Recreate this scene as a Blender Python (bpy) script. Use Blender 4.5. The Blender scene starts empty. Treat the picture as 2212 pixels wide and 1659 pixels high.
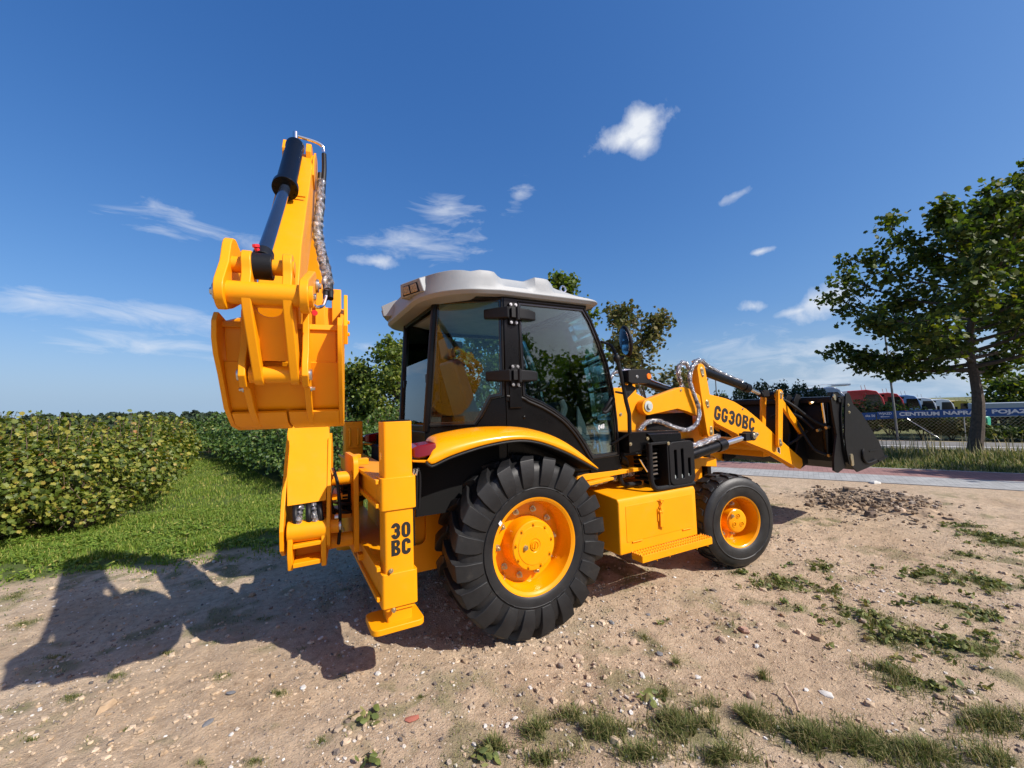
import bpy, bmesh, math, random
import numpy as np
from mathutils import Vector, Matrix
R = math.radians
rng = np.random.default_rng(7)
random.seed(7)
sc = bpy.context.scene
COL = sc.collection

# ------------------------------------------------------------------ camera
cam_data = bpy.data.cameras.new('camera')
cam = bpy.data.objects.new('camera', cam_data)
COL.objects.link(cam)
_yaw, _pitch, _roll = R(28.593), R(3.397), R(1.845)
_r0 = Vector((math.cos(_yaw), -math.sin(_yaw), 0)); _f0 = Vector((math.sin(_yaw), math.cos(_yaw), 0)); _u0 = Vector((0, 0, 1))
_fw = _f0*math.cos(_pitch) + _u0*math.sin(_pitch)
_up = -_f0*math.sin(_pitch) + _u0*math.cos(_pitch)
_rt = _r0*math.cos(_roll) - _up*math.sin(_roll)
_ut = _r0*math.sin(_roll) + _up*math.cos(_roll)
_m = Matrix((_rt, _ut, -_fw)).transposed().to_4x4()
_m.translation = Vector((-1.7563, -4.011, 1.7955))
cam.matrix_world = _m
cam_data.sensor_fit = 'HORIZONTAL'; cam_data.sensor_width = 36.0
cam_data.lens = 36.0*903.79/2212.0
cam_data.clip_start = 0.05; cam_data.clip_end = 6000
sc.camera = cam

# ------------------------------------------------------------------ light
SUN_TO = Vector((.62, -.965, 1.0)).normalized()
sun_d = bpy.data.lights.new('sun', 'SUN'); sun_d.energy = 5.0; sun_d.angle = R(.55); sun_d.color = (1.0, .955, .88)
sun = bpy.data.objects.new('sun', sun_d); COL.objects.link(sun)
sun.rotation_euler = SUN_TO.to_track_quat('Z', 'Y').to_euler()
sun.location = SUN_TO*40

world = bpy.data.worlds.new('World'); sc.world = world; world.use_nodes = True
wn = world.node_tree.nodes; wl = world.node_tree.links
for n in list(wn): wn.remove(n)
w_out = wn.new('ShaderNodeOutputWorld'); w_bg = wn.new('ShaderNodeBackground')
sky = wn.new('ShaderNodeTexSky'); sky.sky_type = 'NISHITA'; sky.sun_disc = False
sky.sun_elevation = math.asin(SUN_TO.z)
sky.sun_rotation = math.atan2(SUN_TO.x, SUN_TO.y)
sky.altitude = 100; sky.air_density = 1.0; sky.dust_density = 2.0; sky.ozone_density = 1.0
wl.new(w_bg.outputs[0], w_out.inputs[0])
def wmath(op, a, b=None, c=None, clamp=False):
    n = wn.new('ShaderNodeMath'); n.operation = op; n.use_clamp = clamp
    for i, v in enumerate((a, b, c)):
        if v is None: continue
        if isinstance(v, (int, float)): n.inputs[i].default_value = v
        else: wl.new(v, n.inputs[i])
    return n.outputs[0]
wdir = wn.new('ShaderNodeTexCoord').outputs['Generated']
def wnoise(scale, detail, rough, stretch=(1, 1, 1), dist=0.0, seed=0.0):
    mp = wn.new('ShaderNodeMapping'); mp.inputs['Scale'].default_value = stretch; mp.inputs['Location'].default_value = (seed, seed*.7, seed*1.3)
    wl.new(wdir, mp.inputs['Vector'])
    n = wn.new('ShaderNodeTexNoise'); n.inputs['Scale'].default_value = scale; n.inputs['Detail'].default_value = detail
    n.inputs['Roughness'].default_value = rough; n.inputs['Distortion'].default_value = dist
    wl.new(mp.outputs[0], n.inputs['Vector'])
    return n.outputs[0]
nz_puff = wnoise(17, 5, .58, dist=.25, seed=3.1)
nz_wisp = wnoise(8.5, 5, .62, stretch=(1, 1, 3.4), dist=.7, seed=1.7)
# heading (deg from +Y towards +X), elevation, half width, half height, tilt (deg), strength, kind
CLOUDS = [
    (46.0, 32.6, 4.0, 1.6, 3, 1.2, 'puff'), (47.4, 33.6, 2.4, 2.0, 0, 1.1, 'puff'), (47.4, 31.6, 2.2, 1.5, 0, 1.05, 'puff'),
    (57.8, 23.7, 2.6, .9, 14, .72, 'puff'),
    (65.5, 10.6, 4.0, 1.8, 16, 1.0, 'puff'), (63.6, 10.0, 3.4, .8, 6, .85, 'puff'), (59.2, 11.1, 2.2, 1.0, -8, .8, 'puff'),
    (59.5, 5.6, 11.5, 3.2, 3, .85, 'wisp'), (72, 3.0, 20.0, 4.0, 0, .95, 'wisp'),
    (-8.4, 20.3, 9.0, 1.9, -7, .80, 'wisp'),
    (16.6, 21.9, 8.5, 2.3, 4, 1.0, 'wisp'), (20.0, 25.8, 4.2, 2.2, -16, .92, 'wisp'), (10.6, 19.4, 3.4, 1.1, -5, .80, 'puff'),
    (30.7, 28.0, 4.0, 2.0, 55, .78, 'wisp'),
    (-14.0, 10.7, 12.0, 1.5, -2, 1.05, 'wisp'), (-12.5, 7.8, 9.5, 1.8, -4, .85, 'wisp'),
    (11.6, 8.0, 4.0, 1.6, -8, .72, 'wisp'),
    (60.3, 17.2, 1.6, .55, 5, .62, 'puff'),
    (140, 24, 9, 3, 0, .9, 'puff'), (-75, 18, 14, 3, 5, .8, 'wisp'),
]
cl_max = {'puff': None, 'wisp': None}
for hd, el, hw, hh, tlt, stg, kind in CLOUDS:
    h, e = R(hd), R(el)
    d = Vector((math.sin(h)*math.cos(e), math.cos(h)*math.cos(e), math.sin(e)))
    rx = Vector((math.cos(h), -math.sin(h), 0)); ry = rx.cross(d).normalized()
    t = R(tlt); ax = rx*math.cos(t) + ry*math.sin(t); ay = -rx*math.sin(t) + ry*math.cos(t)
    if ax.cross(d).dot(ay) < 0: ay = -ay
    mp = wn.new('ShaderNodeMapping'); mp.vector_type = 'TEXTURE'; wl.new(wdir, mp.inputs['Vector'])
    mp.inputs['Location'].default_value = d; mp.inputs['Rotation'].default_value = Matrix((ax, d, ay)).transposed().to_euler(); mp.inputs['Scale'].default_value = (math.sin(R(hw)), .6, math.sin(R(hh)))
    ln_ = wn.new('ShaderNodeVectorMath'); ln_.operation = 'LENGTH'; wl.new(mp.outputs[0], ln_.inputs[0])
    v = wmath('SUBTRACT', stg, ln_.outputs['Value'])
    cl_max[kind] = v if cl_max[kind] is None else wmath('MAXIMUM', cl_max[kind], v)
puff = wmath('MULTIPLY', wmath('MULTIPLY_ADD', wmath('SUBTRACT', nz_puff, .50), 2.3, cl_max['puff']), .85, clamp=True)
wisp = wmath('MULTIPLY', wmath('MULTIPLY_ADD', wmath('SUBTRACT', nz_wisp, .52), 3.4, cl_max['wisp']), .46, clamp=True)
wisp = wmath('MINIMUM', wisp, .5)
cl_soft = wmath('MAXIMUM', puff, wisp)
# clear-sky colour: tone of the Nishita sky matched to the photograph's blue, channel by channel
w_sep = wn.new('ShaderNodeSeparateColor'); wl.new(sky.outputs[0], w_sep.inputs[0]); w_com = wn.new('ShaderNodeCombineColor')
SKY_EXP = .35; SKY_STR = .10
for i, (g, k) in enumerate(((1.28, .052), (.93, .1105), (.688, .237))):
    wl.new(wmath('MULTIPLY', wmath('POWER', w_sep.outputs[i], g), k/SKY_STR/2**SKY_EXP), w_com.inputs[i])
w_mix = wn.new('ShaderNodeMix'); w_mix.data_type = 'RGBA'
# pale haze low over the horizon, the same all round
w_z = wn.new('ShaderNodeSeparateXYZ'); wl.new(wdir, w_z.inputs[0])
w_hf = wmath('MULTIPLY', wmath('POWER', wmath('MULTIPLY_ADD', wmath('ABSOLUTE', w_z.outputs[2]), -1/.20, 1.0, clamp=True), 1.6), .85)
w_hz = wn.new('ShaderNodeMix'); w_hz.data_type = 'RGBA'; wl.new(w_hf, w_hz.inputs['Factor']); wl.new(w_com.outputs[0], w_hz.inputs['A']); w_hz.inputs['B'].default_value = (3.3, 4.6, 6.1, 1)
wl.new(cl_soft, w_mix.inputs['Factor']); wl.new(w_hz.outputs['Result'], w_mix.inputs['A'])
w_mix.inputs['B'].default_value = (6.6, 6.9, 7.4, 1)
wl.new(w_mix.outputs['Result'], w_bg.inputs['Color']); w_bg.inputs['Strength'].default_value = SKY_STR
world.cycles.sampling_method = 'MANUAL'; world.cycles.sample_map_resolution = 256

vs = sc.view_settings
vs.view_transform = 'Standard'; vs.look = 'None'; vs.gamma = 1.0; vs.use_curve_mapping = False
vs.exposure = SKY_EXP
sc.cycles.max_bounces = 10; sc.cycles.transparent_max_bounces = 16

# ------------------------------------------------------------------ helpers
def tag(o, label=None, cat=None, group=None, kind=None):
    if label: o['label'] = label
    if cat: o['category'] = cat
    if group: o['group'] = group
    if kind: o['kind'] = kind
    return o
def empty(name, loc=(0, 0, 0), rz=0.0):
    o = bpy.data.objects.new(name, None); COL.objects.link(o)
    o.location = loc; o.rotation_euler = (0, 0, rz); o.empty_display_size = .3
    return o
def link_mesh(name, me, mat, parent=None):
    o = bpy.data.objects.new(name, me); COL.objects.link(o)
    if mat is not None and not me.materials: me.materials.append(mat)
    if parent is not None: o.parent = parent
    return o
def V(*a): return Vector(a)

class MB:
    """collects shapes, builds one mesh object"""
    def __init__(s): s.v = []; s.f = []
    def add(s, vs_, fs_):
        o = len(s.v); s.v.extend([tuple(p) for p in vs_]); s.f.extend([tuple(i+o for i in f) for f in fs_]); return s
    def box(s, x0, x1, y0, y1, z0, z1):
        p = [(x0,y0,z0),(x1,y0,z0),(x1,y1,z0),(x0,y1,z0),(x0,y0,z1),(x1,y0,z1),(x1,y1,z1),(x0,y1,z1)]
        return s.add(p, [(0,3,2,1),(4,5,6,7),(0,1,5,4),(1,2,6,5),(2,3,7,6),(3,0,4,7)])
    def hexa(s, p):   # 8 points, bottom 4 then top 4
        return s.add(p, [(0,3,2,1),(4,5,6,7),(0,1,5,4),(1,2,6,5),(2,3,7,6),(3,0,4,7)])
    def prism(s, poly, axis, a0, a1):
        def pt(u, v, a): return (a,u,v) if axis == 'x' else ((u,a,v) if axis == 'y' else (u,v,a))
        n = len(poly)
        p = [pt(u,v,a0) for u,v in poly] + [pt(u,v,a1) for u,v in poly]
        f = [tuple(range(n)), tuple(range(2*n-1, n-1, -1))] + [(i, i+n, (i+1) % n+n, (i+1) % n) for i in range(n)]
        return s.add(p, f)
    def pprism(s, pts, off):   # planar 3d polygon extruded by vector
        n = len(pts); off = Vector(off)
        p = [Vector(q) for q in pts] + [Vector(q)+off for q in pts]
        f = [tuple(range(n)), tuple(range(2*n-1, n-1, -1))] + [(i, i+n, (i+1) % n+n, (i+1) % n) for i in range(n)]
        return s.add(p, f)
    def loft(s, rings, caps=True):
        n = len(rings[0]); p = [q for r in rings for q in r]; f = []
        for k in range(len(rings)-1):
            for i in range(n):
                j = (i+1) % n; f.append((k*n+i, k*n+j, (k+1)*n+j, (k+1)*n+i))
        if caps: f.append(tuple(range(n-1, -1, -1))); f.append(tuple(range((len(rings)-1)*n, len(rings)*n)))
        return s.add(p, f)
    def strip(s, rows):        # open sheet from rows of points
        n = len(rows[0]); p = [q for r in rows for q in r]; f = []
        for k in range(len(rows)-1):
            for i in range(n-1): f.append((k*n+i, k*n+i+1, (k+1)*n+i+1, (k+1)*n+i))
        return s.add(p, f)
    def cyl(s, p0, p1, r0, r1=None, n=24):
        return s.tube([p0, p1], [r0, r0 if r1 is None else r1], n)
    def tube(s, pts, r, n=12, caps=True):
        pts = [Vector(p) for p in pts]
        if not hasattr(r, '__len__'): r = [r]*len(pts)
        rings = []; t_prev = None; a = None
        for i, p in enumerate(pts):
            t = (pts[min(i+1, len(pts)-1)] - pts[max(i-1, 0)])
            if t.length < 1e-9: t = t_prev
            t = t.normalized()
            if a is None:
                a = t.orthogonal().normalized()
            else:
                a = (a - t*a.dot(t))
                a = a.normalized() if a.length > 1e-6 else t.orthogonal().normalized()
            b = t.cross(a); t_prev = t
            rings.append([p + (a*math.cos(2*math.pi*k/n) + b*math.sin(2*math.pi*k/n))*r[i] for k in range(n)])
        return s.loft(rings, caps)
    def lathe(s, prof, org=(0,0,0), axis='y', n=48, closed=False):
        ox, oy, oz = org; p = []; f = []; m = len(prof)
        for k in range(n):
            a = 2*math.pi*k/n; ca, sa = math.cos(a), math.sin(a)
            for r, h in prof:
                if axis == 'y': p.append((ox+r*ca, oy+h, oz+r*sa))
                elif axis == 'z': p.append((ox+r*ca, oy+r*sa, oz+h))
                else: p.append((ox+h, oy+r*ca, oz+r*sa))
        for k in range(n):
            k2 = (k+1) % n
            for i in range(m-1 if not closed else m):
                i2 = (i+1) % m
                f.append((k*m+i, k*m+i2, k2*m+i2, k2*m+i))
        return s.add(p, f)
    def ball(s, c, rx, ry=None, rz=None, n=12):
        ry = rx if ry is None else ry; rz = rx if rz is None else rz
        rings = []
        for k in range(1, n):
            a = math.pi*k/n
            rings.append([(c[0]+rx*math.sin(a)*math.cos(2*math.pi*j/(2*n)), c[1]+ry*math.sin(a)*math.sin(2*math.pi*j/(2*n)), c[2]+rz*math.cos(a)) for j in range(2*n)])
        return s.loft(rings)
    def xform(s, M):
        s.v = [tuple(M @ Vector(p)) for p in s.v]; return s
    def build(s, name, mat, parent=None, bevel=0.0, ang=35, seg=2, solid=0.0, sub=0):
        me = bpy.data.meshes.new(name); me.from_pydata(s.v, [], s.f); me.update()
        bm = bmesh.new(); bm.from_mesh(me); bmesh.ops.recalc_face_normals(bm, faces=bm.faces); bm.to_mesh(me); bm.free()
        me.shade_smooth(); me.set_sharp_from_angle(angle=R(ang))
        o = link_mesh(name, me, mat, parent)
        if solid:
            m = o.modifiers.new('thickness', 'SOLIDIFY'); m.thickness = solid; m.offset = -1 if solid > 0 else 1
        if sub:
            m = o.modifiers.new('round', 'SUBSURF'); m.levels = sub; m.render_levels = sub
        if bevel:
            m = o.modifiers.new('bevel', 'BEVEL'); m.width = bevel; m.segments = seg; m.limit_method = 'ANGLE'; m.angle_limit = R(30)
            m.harden_normals = True
        return o

def arc(cx, cz, r, a0, a1, n=8):
    return [(cx+r*math.cos(R(a0+(a1-a0)*i/n)), cz+r*math.sin(R(a0+(a1-a0)*i/n))) for i in range(n+1)]
def rrect(x0, x1, z0, z1, r, n=5):
    return arc(x1-r, z1-r, r, 0, 90, n)+arc(x0+r, z1-r, r, 90, 180, n)+arc(x0+r, z0+r, r, 180, 270, n)+arc(x1-r, z0+r, r, 270, 360, n)
def capsule(p0, p1, r0, r1=None, n=10):
    """outline of a link with rounded ends (2d)"""
    r1 = r0 if r1 is None else r1
    a = math.degrees(math.atan2(p1[1]-p0[1], p1[0]-p0[0]))
    return arc(p1[0], p1[1], r1, a-90, a+90, n)+arc(p0[0], p0[1], r0, a+90, a+270, n)
def inset(poly, d):
    """inward offset of a 2d polygon"""
    n = len(poly); A = sum(poly[i][0]*poly[(i+1) % n][1]-poly[(i+1) % n][0]*poly[i][1] for i in range(n))
    sg = 1 if A > 0 else -1; out = []
    for i in range(n):
        p0, p1, p2 = Vector(poly[i-1]), Vector(poly[i]), Vector(poly[(i+1) % n])
        e1 = (p1-p0).normalized(); e2 = (p2-p1).normalized()
        n1 = Vector((-e1.y, e1.x))*sg; n2 = Vector((-e2.y, e2.x))*sg
        b = (n1+n2); b = b/max(.35, b.length_squared/2)
        out.append(tuple(p1+b*d))
    return out
def plate2d(name, outer, holes, thick, M, mat, parent=None, bev=0.0):
    """flat plate with holes: outline in local xy, thickness along local z, placed by matrix M"""
    cu = bpy.data.curves.new(name, 'CURVE'); cu.dimensions = '2D'; cu.fill_mode = 'BOTH'
    cu.extrude = thick/2-bev; cu.bevel_depth = bev; cu.bevel_resolution = 1
    for poly in [outer]+holes:
        sp = cu.splines.new('POLY'); sp.points.add(len(poly)-1); sp.use_cyclic_u = True
        for p, q in zip(sp.points, poly): p.co = (q[0], q[1], 0, 1)
    ob = bpy.data.objects.new(name, cu)
    me = bpy.data.meshes.new_from_object(ob); bpy.data.objects.remove(ob); bpy.data.curves.remove(cu)
    me.name = name; me.transform(M); me.shade_smooth(); me.set_sharp_from_angle(angle=R(30))
    me.materials.clear()
    return link_mesh(name, me, mat, parent)
def text_mesh(name, body, size, M, mat, parent=None, bold=.0, sx=1.0, thick=.002, shear=0.0, space=1.0, align='CENTER', line=1.0):
    cu = bpy.data.curves.new(name, 'FONT'); cu.body = body; cu.size = size; cu.align_x = align; cu.align_y = 'CENTER'
    cu.offset = bold; cu.extrude = thick/2; cu.shear = shear; cu.space_character = space; cu.space_line = line; cu.resolution_u = 4
    ob = bpy.data.objects.new(name, cu)
    me = bpy.data.meshes.new_from_object(ob); bpy.data.objects.remove(ob); bpy.data.curves.remove(cu)
    me.name = name; me.transform(M @ Matrix.Diagonal((sx, 1, 1, 1))); me.materials.clear()
    return link_mesh(name, me, mat, parent)
def frame_m(org, xdir, ydir):
    x = Vector(xdir).normalized(); y = Vector(ydir); y = (y - x*y.dot(x)).normalized(); z = x.cross(y)
    m = Matrix((x, y, z)).transposed().to_4x4(); m.translation = Vector(org); return m
M_SIDE = lambda y: frame_m((0, y, 0), (1, 0, 0), (0, 0, 1))      # local xy = world XZ, normal = -Y
def smooth_path(pts, n=6):
    """Catmull-Rom through points"""
    P = [Vector(p) for p in pts]; out = []
    for i in range(len(P)-1):
        p0 = P[max(i-1, 0)]; p1 = P[i]; p2 = P[i+1]; p3 = P[min(i+2, len(P)-1)]
        for k in range(n):
            t = k/n
            out.append(.5*((2*p1)+(p2-p0)*t+(2*p0-5*p1+4*p2-p3)*t*t+(3*p1-p0-3*p2+p3)*t**3))
    out.append(P[-1]); return out
def copy_tree(o, parent=None):
    c = o.copy(); COL.objects.link(c)
    if parent is not None: c.parent = parent
    for ch in list(o.children): copy_tree(ch, c)
    return c

# ------------------------------------------------------------------ lettering built as outlines
def _ell(cx, cz, rx, rz, a0, a1, n=14): return [(cx+rx*math.cos(R(a0+(a1-a0)*i/n)), cz+rz*math.sin(R(a0+(a1-a0)*i/n))) for i in range(n+1)]
def _stroke(path, w):
    L, Rr = [], []
    for i, p in enumerate(path):
        a = Vector(path[max(i-1, 0)]); b = Vector(path[min(i+1, len(path)-1)]); d = (b-a).normalized(); nn = Vector((-d.y, d.x))
        L.append(tuple(Vector(p)+nn*w/2)); Rr.append(tuple(Vector(p)-nn*w/2))
    return L+Rr[::-1]
def glyph(ch, h, w, t):
    """list of (outer, holes) in a box w x h, stroke t, bold condensed sans"""
    rx = (w-t)/2; cx = w/2; q = rx*.95
    if ch == '0': return [(_ell(cx, h-w*.55, w/2, w*.55, 0, 180)+_ell(cx, w*.55, w/2, w*.55, 180, 360), [_ell(cx, h-w*.55, w/2-t, w*.55-t*.8, 0, 180)+_ell(cx, w*.55, w/2-t, w*.55-t*.8, 180, 360)])]
    def cpath(a0): return [(cx+rx, h*.66)]+_ell(cx, h-t*.42-q, rx, q, 15, 180)+_ell(cx, t*.42+q, rx, q, 180, a0)
    if ch == 'C': return [(_stroke(cpath(345)+[(cx+rx, h*.34)], t), [])]
    if ch == 'G': return [(_stroke(cpath(330)+[(cx+rx, h*.30), (cx+rx, h*.50)], t), []), ([(cx+.02*w, h*.52-t*.8), (w, h*.52-t*.8), (w, h*.52), (cx+.02*w, h*.52)], [])]
    if ch == '3':
        up = [(cx-rx, h*.72)]+_ell(cx, h-t*.42-h*.20, rx, h*.20, 165, -60, 14)+[(cx-.12*w, h*.53)]
        lo = [(cx-.12*w, h*.53)]+_ell(cx, t*.42+h*.225, rx, h*.225, 65, -165, 14)+[(cx-rx, h*.29)]
        return [(_stroke(up, t), []), (_stroke(lo, t), [])]
    if ch == 'B':
        m = h*.53; r1 = (h-m)/2; r2_ = m/2
        out = [(0, 0)]+[(w-r2_*.85, 0)]+_ell(w-r2_*.85, r2_, r2_*.85, r2_, -90, 80, 10)+_ell(w-r1*.95, m+r1, r1*.85, r1, -80, 90, 10)+[(0, h)]
        tt = t*.82
        h1 = [(t, tt), (w-r2_*.85-.0*w, tt)]+_ell(w-r2_*.85-.03*w, r2_, r2_*.85-t+.03*w, r2_-tt, -80, 80, 8)+[(t, m-tt*.5)]
        h2 = [(t, m+tt*.5), (w-r1*.95, m+tt*.5)]+_ell(w-r1*.95-.02*w, m+r1+tt*.0, r1*.85-t+.02*w, r1-tt*.8, -60, 80, 8)+[(t, h-tt)]
        return [(out, [h1, h2])]
    return []
def letters(txt, ctr, xd, yd, h, w, t, gap, parent):
    total = len(txt)*w+(len(txt)-1)*gap; x = -total/2
    for i, chh in enumerate(txt):
        for k, (o, hs) in enumerate(glyph(chh, h, w, t)):
            Mx = frame_m(Vector(ctr), xd, yd); y = Vector(yd).normalized()
            x3 = Vector(xd).normalized(); nn = x3.cross((Vector(yd)-x3*Vector(yd).dot(x3)).normalized())
            Mx = Matrix.Translation(x3*x+Vector(yd).normalized()*(-h/2)+nn*(.0015+.0003*k)) @ Mx
            plate2d('letter', o, hs, .001, Mx, M['decal_black'], parent)
        x += w+gap

# ------------------------------------------------------------------ materials
def new_mat(name):
    m = bpy.data.materials.new(name); m.use_nodes = True
    return m, m.node_tree.nodes, m.node_tree.links, m.node_tree.nodes['Principled BSDF']
def nd(nt, typ, **kw):
    n = nt.new(typ)
    for k, v in kw.items():
        if k in n.inputs: n.inputs[k].default_value = v
        else: setattr(n, k, v)
    return n
def noise_node(nt, ln, scale, detail=4, rough=.55, coord='Object', dist=0):
    tc = nt.new('ShaderNodeTexCoord'); n = nt.new('ShaderNodeTexNoise')
    n.inputs['Scale'].default_value = scale; n.inputs['Detail'].default_value = detail; n.inputs['Roughness'].default_value = rough; n.inputs['Distortion'].default_value = dist
    ln.new(tc.outputs[coord], n.inputs['Vector']); return n
def ramp(nt, ln, src, stops):
    r = nt.new('ShaderNodeValToRGB'); e = r.color_ramp.elements
    while len(e) < len(stops): e.new(.5)
    for i, (p, c) in enumerate(stops): e[i].position = p; e[i].color = (*c, 1)
    ln.new(src, r.inputs[0]); return r
def bump(nt, ln, src, strength, dist, bsdf, prev=None):
    b = nt.new('ShaderNodeBump'); b.inputs['Strength'].default_value = strength; b.inputs['Distance'].default_value = dist
    ln.new(src, b.inputs['Height'])
    if prev: ln.new(prev.outputs[0], b.inputs['Normal'])
    ln.new(b.outputs[0], bsdf.inputs['Normal']); return b
def simple_mat(name, col, rough=.5, metal=0.0, var=.12, scale=6, bmp=0.0, coat=0.0, bscale=None, spec=None):
    m, nt, ln, b = new_mat(name)
    n = noise_node(nt, ln, scale, 5)
    lo = tuple(c*(1-var) for c in col); hi = tuple(min(1, c*(1+var)) for c in col)
    r = ramp(nt, ln, n.outputs[0], [(.3, lo), (.7, hi)]); ln.new(r.outputs[0], b.inputs['Base Color'])
    b.inputs['Roughness'].default_value = rough; b.inputs['Metallic'].default_value = metal
    if coat: b.inputs['Coat Weight'].default_value = coat; b.inputs['Coat Roughness'].default_value = .08
    if spec is not None: b.inputs['Specular IOR Level'].default_value = spec
    if bmp:
        n2 = noise_node(nt, ln, bscale or scale*6, 3); bump(nt, ln, n2.outputs[0], bmp, .01, b)
    return m
def paint_mat(name, col, rough=.3, coat=.35, dust=(.30, .22, .13), dustamt=.10, orange=.04, spec=.28):
    m, nt, ln, b = new_mat(name)
    n = noise_node(nt, ln, 2.3, 6, .6); r = ramp(nt, ln, n.outputs[0], [(.25, tuple(c*.93 for c in col)), (.75, tuple(min(1, c*1.04) for c in col))])
    n2 = noise_node(nt, ln, 9, 8, .7); d = ramp(nt, ln, n2.outputs[0], [(.52, (0, 0, 0)), (.85, (dustamt,)*3)])
    mx = nt.new('ShaderNodeMix'); mx.data_type = 'RGBA'
    ln.new(d.outputs[0], mx.inputs['Factor']); ln.new(r.outputs[0], mx.inputs['A']); mx.inputs['B'].default_value = (*dust, 1)
    ln.new(mx.outputs['Result'], b.inputs['Base Color'])
    rr = nt.new('ShaderNodeMapRange'); rr.inputs['To Min'].default_value = rough*.8; rr.inputs['To Max'].default_value = rough*1.45
    ln.new(n2.outputs[0], rr.inputs['Value']); ln.new(rr.outputs[0], b.inputs['Roughness'])
    b.inputs['Coat Weight'].default_value = coat; b.inputs['Coat Roughness'].default_value = .12; b.inputs['Specular IOR Level'].default_value = spec
    n3 = noise_node(nt, ln, 55, 2); bump(nt, ln, n3.outputs[0], orange, .004, b)
    return m
M = {}
M['yellow'] = paint_mat('yellow_paint', (.80, .305, .0004), .42, .03, dustamt=.09)
M['yellow_gloss'] = paint_mat('yellow_gloss_paint', (.81, .298, .0004), .25, .24, dustamt=.05, orange=.015)
M['black'] = paint_mat('black_paint', (.0025, .0025, .003), .26, .10, dust=(.03, .028, .026), dustamt=.06, spec=.20)
M['black_matte'] = simple_mat('black_textured_plastic', (.007, .007, .008), .5, bmp=.15, bscale=180, spec=.25)
M['bucket_black'] = paint_mat('bucket_black_paint', (.005, .005, .0055), .45, .03, dust=(.035, .032, .03), dustamt=.12, spec=.2)
M['dark'] = simple_mat('dark_underside', (.004, .004, .004), .8, spec=.2)
M['blackglass'] = simple_mat('black_gloss_print', (.006, .006, .007), .12, coat=.5)
M['steel'] = simple_mat('zinc_steel', (.55, .55, .54), .32, 1.0)
M['chrome'] = simple_mat('chrome_rod', (.72, .73, .75), .09, 1.0, var=.03)
M['brass'] = simple_mat('zinc_yellow_bolt', (.62, .55, .38), .35, 1.0)
M['rod_blue'] = simple_mat('dark_wrapped_rod', (.03, .045, .08), .12, .55, coat=.6)
M['roof'] = simple_mat('grey_roof_plastic', (.245, .262, .278), .50, var=.05, scale=3, bmp=.06, bscale=260)
M['seat'] = simple_mat('grey_seat_vinyl', (.07, .075, .08), .5, bmp=.1)
M['cream'] = simple_mat('pale_grey_trim', (.42, .45, .43), .45)
M['white'] = simple_mat('white_marker', (.85, .85, .85), .6)
M['red_plastic'] = simple_mat('red_lens', (.15, .003, .003), .18, coat=.25)
M['orange'] = simple_mat('orange_lens', (.8, .17, .01), .25, coat=.4)
M['redcap'] = simple_mat('red_cap', (.75, .02, .03), .4)
M['mirror'] = simple_mat('mirror_glass', (.8, .82, .84), .02, 1.0, var=.01)
M['decal_black'] = simple_mat('black_lettering', (.012, .012, .012), .45)
M['label_white'] = simple_mat('white_label', (.8, .8, .8), .5)
M['label_red'] = simple_mat('red_label', (.6, .02, .02), .5)
def tyre_mat():
    m, nt, ln, b = new_mat('tyre_rubber')
    n = noise_node(nt, ln, 7, 8, .68); r = ramp(nt, ln, n.outputs[0], [(.34, (.008, .008, .009)), (.60, (.015, .015, .0155)), (.84, (.075, .065, .05))])
    ln.new(r.outputs[0], b.inputs['Base Color']); b.inputs['Roughness'].default_value = .5; b.inputs['Specular IOR Level'].default_value = .35
    n2 = noise_node(nt, ln, 60, 4); bump(nt, ln, n2.outputs[0], .12, .006, b)
    return m
M['tyre'] = tyre_mat()
M['tyre_front'] = simple_mat('tyre_rubber_dusty', (.014, .0138, .0135), .5, var=.55, scale=9, bmp=.15)
def glass_mat(name, tint, refl=1.0):
    m = bpy.data.materials.new(name); m.use_nodes = True; nt = m.node_tree.nodes; ln = m.node_tree.links
    for n in list(nt): nt.remove(n)
    o = nt.new('ShaderNodeOutputMaterial'); t = nt.new('ShaderNodeBsdfTransparent'); t.inputs[0].default_value = (*tint, 1)
    g = nt.new('ShaderNodeBsdfGlossy'); g.inputs['Roughness'].default_value = .015; g.inputs['Color'].default_value = (.95, 1, 1, 1)
    fr = nt.new('ShaderNodeFresnel'); fr.inputs['IOR'].default_value = 1.5
    mu = nt.new('ShaderNodeMath'); mu.operation = 'MULTIPLY'; mu.use_clamp = True; mu.inputs[1].default_value = refl
    mx = nt.new('ShaderNodeMixShader'); ln.new(fr.outputs[0], mu.inputs[0]); ln.new(mu.outputs[0], mx.inputs[0]); ln.new(t.outputs[0], mx.inputs[1]); ln.new(g.outputs[0], mx.inputs[2]); ln.new(mx.outputs[0], o.inputs[0])
    return m
M['glass'] = glass_mat('tinted_cab_glass', (.80, .91, .89), 1.05)
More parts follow.
